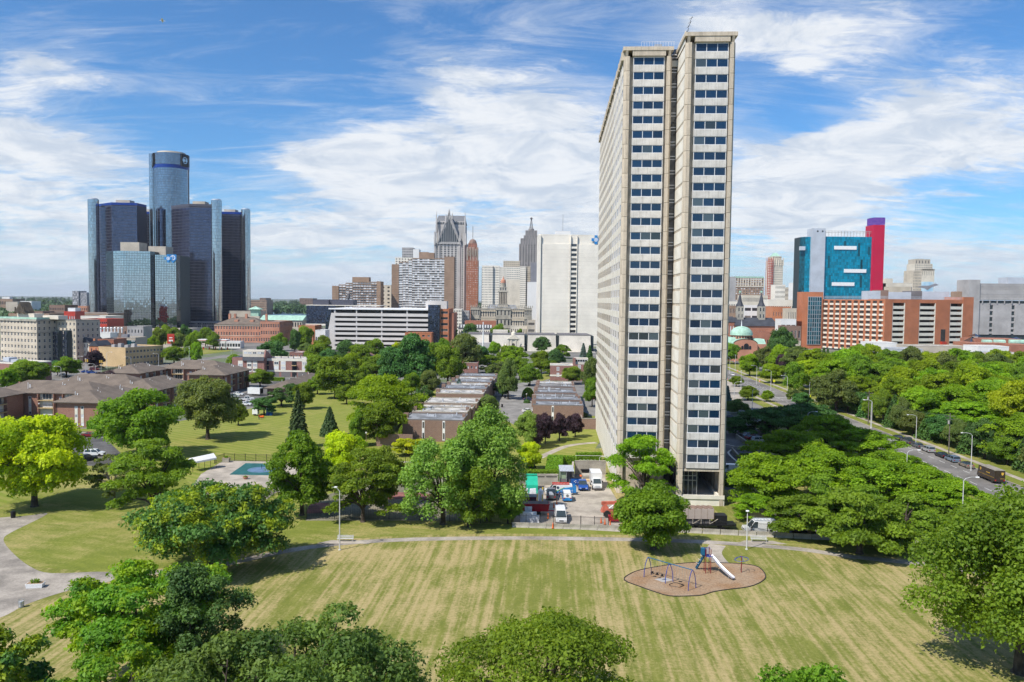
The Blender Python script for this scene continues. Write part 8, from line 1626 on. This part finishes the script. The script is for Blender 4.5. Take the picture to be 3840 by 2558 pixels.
# people
def person(P,rz,label,shirt,trs,h=1.75,arm=.5,hat=None):
    t=thing('person',label,'person',(P[0],P[1],.03),rz); s=h/1.75
    def skin(nm,vs,es,rr,m,root=0):
        me=bpy.data.meshes.new(nm); me.from_pydata([tuple(q*s for q in v) for v in vs],es,[]); me.materials.append(m); o=link(nm,me,t); o.modifiers.new('skin','SKIN'); sk=me.skin_vertices[0].data
        for i,r in enumerate(rr): sk[i].radius=(r*s,r*s)
        sk[root].use_root=True; ss=o.modifiers.new('sub','SUBSURF'); ss.levels=ss.render_levels=1; return o
    J=[(0,0,.95),(0,0,1.2),(0,0,1.42),(0,0,1.52),(0,.01,1.63),(0,.0,1.73),(.19,0,1.40),(.24,.05*arm,1.14),(.22,.25*arm,.94+.2*arm),(.22,.34*arm,.88+.25*arm),(-.19,0,1.40),(-.24,.05,1.14),(-.23,.18*arm,.90),(-.23,.22*arm,.82),(.10,0,.9),(.11,.04,.5),(.12,-.02,.09),(.12,.12,.04),(-.10,0,.9),(-.11,-.02,.5),(-.13,-.05,.09),(-.13,.08,.04)]
    E=[(0,1),(1,2),(2,3),(3,4),(4,5),(2,6),(6,7),(7,8),(8,9),(2,10),(10,11),(11,12),(12,13),(0,14),(14,15),(15,16),(16,17),(0,18),(18,19),(19,20),(20,21)]
    rr=[.13,.12,.14,.055,.095,.075,.06,.045,.035,.03,.06,.045,.035,.03,.085,.055,.038,.035,.085,.055,.038,.035]
    skin('body',J,E,rr,M['skin']); skin('shirt',[J[i] for i in(0,1,2,6,7,10,11)],[(0,1),(1,2),(2,3),(3,4),(2,5),(5,6)],[.15,.15,.165,.085,.06,.085,.06],shirt); skin('trousers',[J[i] for i in(0,14,15,16,18,19,20)],[(0,1),(1,2),(2,3),(0,4),(4,5),(5,6)],[.15,.105,.075,.06,.105,.075,.06],trs)
    b=MB(); b.lathe(0,0,[(.11*s,1.68*s),(.115*s,1.73*s),(.06*s,1.80*s)],8); b.build('hat' if hat else 'hair',hat or M['black'],t)
M['skin']=mat('skin',(.35,.2,.13),.6); M['jean']=mat('blue jeans',(.04,.06,.13),.9); M['tealsh']=mat('dark blue shirt',(.02,.05,.16),.9)
person(c5(1190,238),2.6,'worker in an orange shirt standing by the blue pickup',M['orange'],M['jean'],hat=M['black']); person(c5(848,522),.4,'person in dark blue clothes leaning into the back of the swoosh van',M['tealsh'],M['jean'],arm=1.0)
person(g('B3',608,503),1.2,'groundskeeper in a red shirt beside the orange mower',M['redp'],M['jean'],hat=M['redp'])
bx('ride_on_mower','orange ride-on mower beside the groundskeeper','mower',g('B3',628,488),0,[('body',M['orange'],[(-.5,.8,-.4,.4,.3,.8)]),('seat',M['black'],[(-.4,0,-.25,.25,.8,1.2)]),('deck',M['black'],[(-.3,.6,-.6,.6,.1,.3)])])
bx('portable_cabin','bright blue portable toilet cabin under the pine','cabin',g('B3',690,468),0,[('body',M['binblue'],[(-.9,.9,0,1.6,0,2.4)]),('roof',M['lens'],[(-.95,.95,-.05,1.65,2.4,2.6)]),('door',M['blueband'],[(-.6,.4,-.05,0,.1,2.1)])])
bx('tool_trailer','small white tool trailer beside the mower','trailer',g('B3',575,470),0,[('body',M['lens'],[(-1.0,.8,0,2,.5,2.2)]),('wheel_guard',M['black'],[(-.6,.4,-.06,0,.2,.6)])])
t=thing('box_trailer','grey and white box trailer with open back in the rear car park','trailer',tuple(g('B3',583,298))[:2]+(.03,),-.3); m=MB(); m.box(-3.2,2.6,-1.2,1.2,.7,3.2); m.build('box',paint(*W1),t); m=MB(); m.box(2.62,2.68,-1,1,.8,3); m.build('dark_opening',M['black'],t); wheels(t,(-.8,.2),1.1,.4)
# concrete barriers and iron fence along the path
fp=[g('C5',90,968),g('C5',1640,1018)]; fq=[g('C6',-250,1400),g('C6',1254,1478)]; A=fp[0]; Bp=fq[1]; Bp=Vector((Bp.x+42,Bp.y-6,0)); 
def pt(x):
    P=[A,fp[1],fq[0],fq[1],Vector((fq[1].x+42,fq[1].y-4,0))]
    for a,c in zip(P,P[1:]):
        if x<=c.x or c is P[-1]: f=(x-a.x)/(c.x-a.x); return Vector((x,a.y+(c.y-a.y)*f,0))
m=MB(); m.add([(0,-.3,0),(0,.3,0),(0,.12,.35),(0,.09,.85),(0,-.09,.85),(0,-.12,.35),(2.92,-.3,0),(2.92,.3,0),(2.92,.12,.35),(2.92,.09,.85),(2.92,-.09,.85),(2.92,-.12,.35)],[(0,1,2,3,4,5),(11,10,9,8,7,6)]+[(i,(i+1)%6,(i+1)%6+6,i+6) for i in range(6)][::1]); bar=m.mesh('concrete_barrier',M['conc2'])
x=A.x; i=0; bars=[]
while x<fq[1].x+38:
    a=pt(x); c=pt(x+3); o=link('concrete_barrier',bar,loc=(a.x,a.y,.0),rz=math.atan2(c.y-a.y,3)+R.uniform(-.01,.01)); tag(o,ORD[i]+' concrete barrier from the left in the row below the iron fence','barrier','concrete barriers along the fence'); bars.append(o); x+=3.0; i+=1
def fence(P,label,h=2.0,post=2.6,step=.14,gr=None,mt='black',mesh=True):
    t=thing('iron_fence',label,'fence',(P[0].x,P[0].y,0)); pm=MB(); pm.box(-.05,.05,-.05,.05,0,h+.1); pmm=pm.mesh('fence_post',M[mt]); b=MB(); rl=MB()
    for a,c in zip(P,P[1:]):
        d=(c-a); n=max(1,round(d.length/post)); o=a-P[0]
        for j in range(n+1): q=o+d*j/n; link('fence_post',pmm,t,(q.x,q.y,0))
        k=int(d.length/step)
        for j in range(k): q=o+d*j/k; b.box(q.x-.012,q.x+.012,q.y-.012,q.y+.012,.1,h)
        for z in(.2,h-.15): rl.tube([(o.x,o.y,z),(o.x+d.x,o.y+d.y,z)],.025,4)
    b.build('bars',M[mt],t,kind='stuff'); rl.build('rail',M[mt],t); return t
up=Vector((0,.75,0)); xs=[A.x,fp[1].x,fq[0].x+6,fq[1].x-2,fq[1].x+36]; fence([pt(x)+up for x in xs],'long black iron fence behind the concrete barriers of the yard',2.1)
V3=lambda p:Vector((p.x,p.y,0))
fence([V3(g('B3',235,872)),V3(g('B3',315,846)),V3(g('B3',760,856)),V3(g('B3',980,858))],'black fence along the far side of the pool deck',1.8)
fence([V3(g('B3',640,1172)),V3(g('B3',760,1112)),V3(g('B3',900,1060))],'short black fence at the near corner of the pool deck',1.8)
fence([V3(g('B3',1010,1340)),V3(g('B3',1700,1338)),V3(g('C5',80,930))],'thin dark fence below the old court',2.6,5,.4)
fence([V3(g('B4',0,1385)),V3(g('B4',200,1385)),V3(g('B4',480,1390))],'thin wire fence beside the narrow garden path',1.6,4,.5)
fence([V3(g('B1',1010,650)),V3(g('B1',1200,595))],'dark iron fence below the tan building',1.6,3,.4)
# chiller trailer, electrical box
p=g('C3',1385,1480); q0=g('C6',-75,1395);q1=g('C6',385,1400); t=thing('chiller_trailer','long beige cooling unit with round roof fans on a low black trailer','trailer',(q0.x-4.5,q0.y+1.2,.03)); Ln=q1.x-q0.x+3.5
m=MB(); m.box(0,Ln+.8,0,2.4,.75,1.0); m.build('trailer_deck',M['black'],t); m=MB(); m.box(.3,Ln-3.2,.1,2.3,1.9,3.7); m.build('cooling_unit',M['beige2'] if 'beige2' in M else mat('beige steel',(.42,.35,.31),.6,.05,1),t)
for i in range(7): x=.9+i*(Ln-4.4)/6.3; 
for i in range(7):
    for yy in(.7,1.7): m=MB(); m.lathe(.95+i*(Ln-4.6)/6,yy,[(.52,3.7),(.5,3.82),(.06,3.78)],16); m.build('roof_fan',M['brownst2'],t)
m=MB(); [m.box(.32+i*(Ln-3.5)/6,.36+i*(Ln-3.5)/6,.07,.1,1.9,3.7) for i in range(7)]; m.build('panel_joint',M['brownst2'],t)
m=MB(); [m.box(.4+i*1.5,.52+i*1.5,.15,.25,1.0,1.9) for i in range(int((Ln-3.5)/1.5)+1)]; [m.tube([(.5+i*3,.2,1.0),(1.9+i*3,.2,1.88)],.05,4) for i in range(3)]; m.build('support_frame',M['beige'],t); m=MB(); m.box(Ln-2.9,Ln-.8,.2,2.2,1.0,2.5); m.build('black_tank',M['black'],t); m=MB(); m.box(.6,Ln-3.6,.4,2.1,1.02,1.7); m.build('compressors',M['greyd'],t)
wheels(t,(Ln*.42,Ln*.82),1.3,.45)
p=g('C6',500,1262); bx('electrical_box','large mottled grey electrical box on the shaded grass','box',p,0,[('body',M['stoned'],[(0,5.2*.95,0,1.8,0,1.9)]),('lid',M['greyblue'],[(-.1,5.1,-.1,3.0,1.92,2.05)])])
p=g('C6',645,1422); t=vehicle('cargo','white van with a roof rack parked behind the fence, nose to the left','van',(p.x,p.y+1.2,.03),math.pi,W1,name='service_van'); m=MB(); m.box(-2.6,1.0,-.75,-.68,2.15,2.3); m.box(-2.6,1.0,.68,.75,2.15,2.3); [m.box(-2.6+i*.6,-2.54+i*.6,-.75,.75,2.25,2.32) for i in range(7)]; m.build('roof_rack',M['metalw'],t)
p=g('C6',1180,1432); t=vehicle('cargo','navy blue van with white capital letters under the locust boughs','van',(p.x,p.y+1.2,.03),math.pi,NV,name='service_van')
def text(s,size,m,par,loc,rot):
    c=bpy.data.curves.new('lettering','FONT'); c.body=s; c.size=size; c.extrude=.004; c.align_x='CENTER'; c.materials.append(m); o=bpy.data.objects.new('lettering',c); C.objects.link(o); bpy.context.view_layer.update(); me=bpy.data.meshes.new_from_object(o); bpy.data.objects.remove(o); o=link('lettering',me,par,loc); o.rotation_euler=rot; return o
text('M&M',.85,M['lens'],t,(-.9,1.035,1.05),(math.pi/2,0,math.pi)); m=MB(); m.box(-2.0,.2,1.035,1.04,.78,.84); m.box(-1.8,-.2,1.035,1.04,.62,.67); m.build('lettering_bar',M['lens'],t)
# benches
for k,x,y,l in(('B3',1330,1528,'slatted grey metal bench on its pad beside the tall lamp'),('B6',1875,262,'slatted grey metal bench on its pad by the fence')):
    p=g(k,x,y); t=thing('bench',l,'bench',(p.x,p.y+.1,.03),.03 if k=='B3' else -.05)
    for j in range(5): m=MB(); m.box(-1.35,1.35,-.1+j*.1,-.03+j*.1,.44,.48); m.build('slat',M['steelp'],t)
    for j in range(4): m=MB(); m.box(-1.35,1.35,.42+j*.03,.45+j*.03,.55+j*.1,.62+j*.1); m.build('slat',M['steelp'],t)
    for s in(-1.2,1.2): m=MB(); m.tube([(s,-.1,0),(s,-.1,.44),(s,.42,.44),(s,.42,0)],.035,5); m.tube([(s,.42,.44),(s,.56,.98)],.03,5); m.build('leg',M['steelp'],t)
# bins and planters
def planter(P,w,d,h,label,m,plant=None,rz=0):
    t=thing('planter',label,'planter',(P[0],P[1],.03),rz); b=MB(); b.hex8([(-w/2*.9,-d/2*.9,0),(w/2*.9,-d/2*.9,0),(w/2*.9,d/2*.9,0),(-w/2*.9,d/2*.9,0)],[(-w/2,-d/2,h),(w/2,-d/2,h),(w/2,d/2,h),(-w/2,d/2,h)]); b.build('tub',m,t); b=MB(); b.box(-w/2+.08,w/2-.08,-d/2+.08,d/2-.08,h+.002,h+.03); b.build('soil',M['mulch'],t)
    rs=np.random.RandomState(int(w*10)); n=160; q=np.stack([rs.uniform(-w*.25,w*.25,n),rs.uniform(-d*.3,d*.3,n),h+rs.rand(n)*.5],1); link('plants',leafmesh('plants',q,rs.normal(0,1,(n,3)),.14,rs.rand(n),L['green'],rs=rs),t)
planter(g('B2',243,918),2.2,1.1,.6,'white boxy planter with sparse flowers on the paved junction',M['lens'],rz=.15); planter(g('B3',333,858),1.7,1.2,1.0,'grey concrete planter in the pool deck corner',M['conc2']); 
p=g('B3',494,1002); t=thing('plant_pot','round brown plant pot on the pool deck','pot',(p.x,p.y,.03)); m=MB(); m.lathe(0,0,[(.3,0),(.55,.35),(.6,.6),(.5,.55)],14); m.build('bowl',M['brickpink'],t); m=MB(); m.lathe(0,0,[(.5,.56),(.1,.8)],8); m.build('plant',L['green'],t)
p=g('B2',146,1055); t=thing('litter_bin','grey wire litter bin at the path edge','bin',(p.x,p.y,.02)); m=MB()
for i in range(12): a=i*math.pi/6; m.tube([(.3*math.cos(a),.3*math.sin(a),0),(.36*math.cos(a),.36*math.sin(a),1.0)],.015,4)
for z in(.1,.5,.95): m.lathe(0,0,[(.3+.06*z,z),(.3+.06*z,z+.04)],14,False)
m.build('wire_basket',M['steel'],t); m=MB(); m.lathe(0,0,[(.26,.02),(.3,.8)],10); m.build('liner',M['metalw'],t)
p=g('B2',90,442); t=thing('litter_bin','black litter bin in the shade of the yellow-green maple','bin',(p.x,p.y,.02)); m=MB(); m.lathe(0,0,[(.38,0),(.42,1.0),(.4,1.15),(.25,1.2)],12); m.build('drum',M['black'],t)
for x,y,l in((1265,695,'left black wheelie bin in the cul-de-sac'),(1298,655,'second black wheelie bin in the cul-de-sac'),(1235,790,'black wheelie bin behind the poplar tips'),(1460,697,'black wheelie bin left of the dark blue saloon'),(1518,565,'dark green bin under the cul-de-sac tree')): p=g('B4',x,y); bx('wheelie_bin',l,'bin',p,0,[('body',M['black'],[(-.35,.35,-.3,.3,0,1.1)]),('lid',M['greyd'],[(-.38,.38,-.35,.33,1.1,1.18)])])
# bike racks
p=g('A6',640,798); t=thing('bicycle_rack','row of pale hooped bicycle racks with a wide rail','rack',(p.x,p.y,.02)); 
for i in range(5): m=MB(); x=i*.9; m.tube([(x,0,0),(x,0,.8),(x+.15,0,1.0),(x+.4,0,1.0),(x+.55,0,.8),(x+.55,0,0)],.04,5); m.build('hoop',M['steelp'],t)
m=MB(); m.tube([(5,0,0),(5,0,1.5),(5.3,0,1.8),(11,0,1.8),(11.2,0,1.6),(11.2,0,0)],.07,6); m.tube([(-1,0,2.0),(9,0,2.0)],.05,5); m.tube([(-1,0,0),(-1,0,2)],.05,5); m.build('rail',M['steelp'],t)
# pool canopy and cover fountain
a=g('B3',30,940); c=g('B3',232,905); t=thing('pool_canopy','long white canvas awning over the pool entrance','awning',(a.x,a.y,.03),math.atan2(c.y-a.y,c.x-a.x)); Ln=(c-a).length; m=MB(); m.add([(0,-1,2.3),(Ln,-1,2.5),(Ln,1.6,2.5),(0,1.6,2.3),(0,.2,3.1),(Ln,.2,3.4),(0,-1,1.9),(Ln,-1,2.1)],[(0,1,5,4),(4,5,2,3),(1,2,5),(0,4,3),(6,7,1,0)]); m.build('canvas',M['lens'],t)
for x in(.1,Ln/2,Ln-.1):
    for y in(-.95,1.5): m=MB(); m.tube([(x,y,0),(x,y,2.35)],.05,5); m.build('post',M['black'],t)
p=g('B3',630,922); m=MB(); m.lathe(p.x,p.y,[(3.2,.036),(2.4,.12),(1.0,.2),(.1,.24)],28); o=tag(m.build('cover_hump',mat('blue mesh cover',(.12,.2,.32),.6)),'blue round hump with a small pole in the pool cover','pool cover'); m=MB(); m.tube([(p.x,p.y,.2),(p.x,p.y,1.2)],.05,5); m.build('pole',M['black'],o)
# ---------- playground ----------
M['pblue']=mat('blue powder paint',(.015,.05,.30),.4,.05,1); M['pteal']=mat('teal powder paint',(.01,.11,.22),.4,.05,1); M['pred']=mat('dark red powder paint',(.20,.015,.02),.4,.05,1); M['slide']=mat('polished slide metal',(.62,.62,.66),.3,.05,1,metal=.7)
t=thing('swing_set','blue arched swing frame with three A-shaped legs and two bays','swing set',(0,0,.03)); s6=lambda x,y:g('B6',x,y)
legs=[((517,675),(604,645)),((768,750),(858,728)),((1038,835),(1128,803))]; tops=[]
for a,c in legs:
    A_,C_=s6(*a),s6(*c); mid=(A_+C_)/2; T_=Vector((mid.x,mid.y,2.75)); tops.append(T_)
    for e in(A_,C_): q=e.lerp(T_,.5); o=(e-mid)*.42; m=MB(); m.tube([e,Vector((mid.x,mid.y,0))+(e-mid)*.93+Vector((0,0,.9)),Vector((mid.x,mid.y,0))+(e-mid)*.68+Vector((0,0,1.8)),Vector((mid.x,mid.y,0))+(e-mid)*.3+Vector((0,0,2.5)),T_],.055,6); m.build('leg',M['pblue'],t)
m=MB(); m.tube([tops[0],tops[1]],.065,6); m.build('top_beam',M['pteal'],t); m=MB(); m.tube([tops[1],tops[2]],.065,6); m.build('top_beam',M['pteal'],t)
for i,f in((0,.22),(0,.45),(0,.68),(1,.25),(1,.5),(1,.75)):
    q=tops[i].lerp(tops[i+1],f); o=bpy.data.objects.new('swing',None); C.objects.link(o); o.parent=t; o.location=q
    m=MB(); dirn=(tops[i+1]-tops[i]).normalized()*.25; [m.tube([(dirn.x*s,dirn.y*s,0),(dirn.x*s,dirn.y*s,-2.1)],.018,4) for s in(-1,1)]; m.build('chain',M['steel'],o)
    if i==0 or f==.5:
        m=MB(); m.box(-.26,.26,-.12,.12,-2.16,-2.1); m.build('swing_seat',M['black'],o)
        if i==0: m=MB(); m.lathe(0,0,[(.12,-2.12),(.17,-1.9)],8,False); m.build('bucket',M['black'],o)
t=thing('slide','silver slide with dark red posts, a caged platform and a teal ladder','slide',(0,0,.03)); a=s6(1245,632);c=s6(1288,612); e=s6(1572,715); b0=s6(1130,575)
px=(a.x+c.x)/2; py=a.y; Hs=2.55; hw=.5
for q in((a.x-.05,a.y),(c.x,a.y+.1),(a.x,a.y+1.1),(c.x,a.y+1.1)): m=MB(); m.tube([(q[0],q[1],0),(q[0],q[1],Hs+1.05)],.06,7); m.build('post',M['pred'],t)
m=MB(); m.box(a.x-.1,c.x+.1,a.y,a.y+1.15,Hs-.08,Hs); m.build('platform',M['pblue'],t)
m=MB()
for i in range(8):
    x=a.x+(c.x-a.x)*i/7; m.tube([(x,a.y+1.1,Hs),(x,a.y+1.1,Hs+1)],.02,4); 
    y=a.y+1.1*i/7; m.tube([(a.x,y,Hs),(a.x,y,Hs+1)],.02,4)
m.tube([(a.x,a.y,Hs+1),(a.x,a.y+1.1,Hs+1),(c.x,a.y+1.1,Hs+1),(c.x,a.y,Hs+1)],.03,4); m.build('guard_cage',M['pblue'],t)
m=MB(); st=Vector((c.x+.05,a.y+.5,Hs)); en=Vector((e.x,e.y,.3)); prev=None; pts=[]
for i in range(15): f=i/14; p=st.lerp(en,f); p.z=.3+(Hs-.3)*(1-f)**1.25*(1+.0*f)+.08*math.sin(f*9)*.8*(1-f); pts.append(p)
d=(en-st); nn=Vector((-d.y,d.x,0)).normalized()*.28
for i in range(14):
    p,q=pts[i],pts[i+1]; m.hex8([p-nn,p+nn,q+nn,q-nn],[p-nn+Vector((0,0,.03)),p+nn+Vector((0,0,.03)),q+nn+Vector((0,0,.03)),q-nn+Vector((0,0,.03))])
    for s in(-1,1): m.hex8([p+nn*s*1.0,p+nn*s*1.14,q+nn*s*1.14,q+nn*s],[p+nn*s+Vector((0,0,.2)),p+nn*s*1.14+Vector((0,0,.2)),q+nn*s*1.14+Vector((0,0,.2)),q+nn*s+Vector((0,0,.2))])
m.build('chute',M['slide'],t); m=MB(); m.tube([(pts[11].x,pts[11].y,pts[11].z),(pts[11].x,pts[11].y,0)],.05,5); m.build('chute_leg',M['steel'],t)
m=MB(); l0=Vector((b0.x,b0.y,.0)); l1=Vector((a.x-.1,a.y+.55,Hs+.1)); u=Vector((0,.3,0))
for s in(-1,1): m.hex8([l0+u*s-Vector((.1,0,0)),l0+u*s+Vector((.1,0,0)),l0+u*s+Vector((.1,.06,0)),l0+u*s+Vector((-.1,.06,0))],[l1+u*s-Vector((.1,0,0)),l1+u*s+Vector((.1,0,0)),l1+u*s+Vector((.1,.06,0)),l1+u*s+Vector((-.1,.06,0))])
m.build('ladder_side',M['pteal'],t)
for i in range(8): q=l0.lerp(l1,(i+.6)/8.5); m=MB(); m.box(q.x-.12,q.x+.12,q.y-.3,q.y+.3,q.z-.02,q.z+.03); m.build('ladder_step',M['pteal'],t)
m=MB(); m.box(a.x-.62,a.x-.15,a.y+.2,a.y+.9,Hs+.1,Hs+1.1); m.build('side_panel',M['pteal'],t); m=MB(); [m.tube([l0.lerp(l1,f)+Vector((-.1,-.3,.1)),l0.lerp(l1,f)+Vector((-.55,-.35,.35))],.03,4) for f in(.35,.6,.85)]; m.build('hand_grip',M['lens'],t)
p=s6(1662,620); t=thing('spinner','tilted blue ring spinner hanging on a dark red pole','spinner',(p.x,p.y,.03)); m=MB(); m.tube([(0,0,0),(0,0,2.45)],.07,7); m.build('pole',M['pred'],t)
m=MB(); rg=[(1.0*math.cos(i*math.pi/12),1.0*math.sin(i*math.pi/12),2.0+.12*math.cos(i*math.pi/12)) for i in range(25)]; m.tube(rg,.04,5,False); m.tube([rg[0],(.5,0,2.3),(0,0,2.42),(-.5,0,2.3),rg[12]],.035,5); m.tube([rg[6],(0,.5,2.3),(0,0,2.42),(0,-.5,2.3),rg[18]],.035,5); m.build('ring',M['pblue'],t)
p=s6(900,770); m=MB(); m.tube([(p.x+1.0*math.cos(i*math.pi/12),p.y+.75*math.sin(i*math.pi/12)*(1+.2*math.cos(i)),.06) for i in range(25)],.05,5,False); tag(m.build('ground_ring',M['black']),'black ring lying on the wood chips below the swings','ring')
p0,p1,p2,p3=s6(640,700),s6(740,735),s6(860,712),s6(770,680); m=MB(); m.prism([tuple(p0)[:2],tuple(p1)[:2],tuple(p2)[:2],tuple(p3)[:2]],.031,.05); tag(m.build('rubber_mat',M['grey']),'grey rubber mat lying under the swings','mat')
# bird
p=at('V',373,48,90); t=thing('bird','tiny white bird gliding high in the open sky','bird',(p.x,p.y,p.z),.3); m=MB(); m.add([(-.35,0,0),(0,.08,0),(.4,0,0),(0,-.08,0),(0,0,.08)],[(0,1,2,3),(0,4,2)]); m.build('body',M['lens'],t)
for s in(-1,1): m=MB(); m.add([(-.1,0,.02),(.12,0,.02),(.1,s*.4,.12),(-.05,s*.75,.02)],[(0,1,2,3)]); m.build('wing',M['lens'],t)
# ---------- thin summer haze ----------
hm=bpy.data.materials.new('haze'); hm.use_nodes=True; ht=NT(hm.node_tree); ho=ht.n('ShaderNodeOutputMaterial'); hv=ht.n('ShaderNodeVolumePrincipled'); hv.inputs['Density'].default_value=.00004; hv.inputs['Color'].default_value=(.86,.92,1,1); hv.inputs['Anisotropy'].default_value=.2; ht.t.links.new(hv.outputs[0],ho.inputs['Volume'])
m=MB(); m.box(-17000,17000,-3500,27000,-1.5,320); o=m.build('haze',hm); o['kind']='stuff'
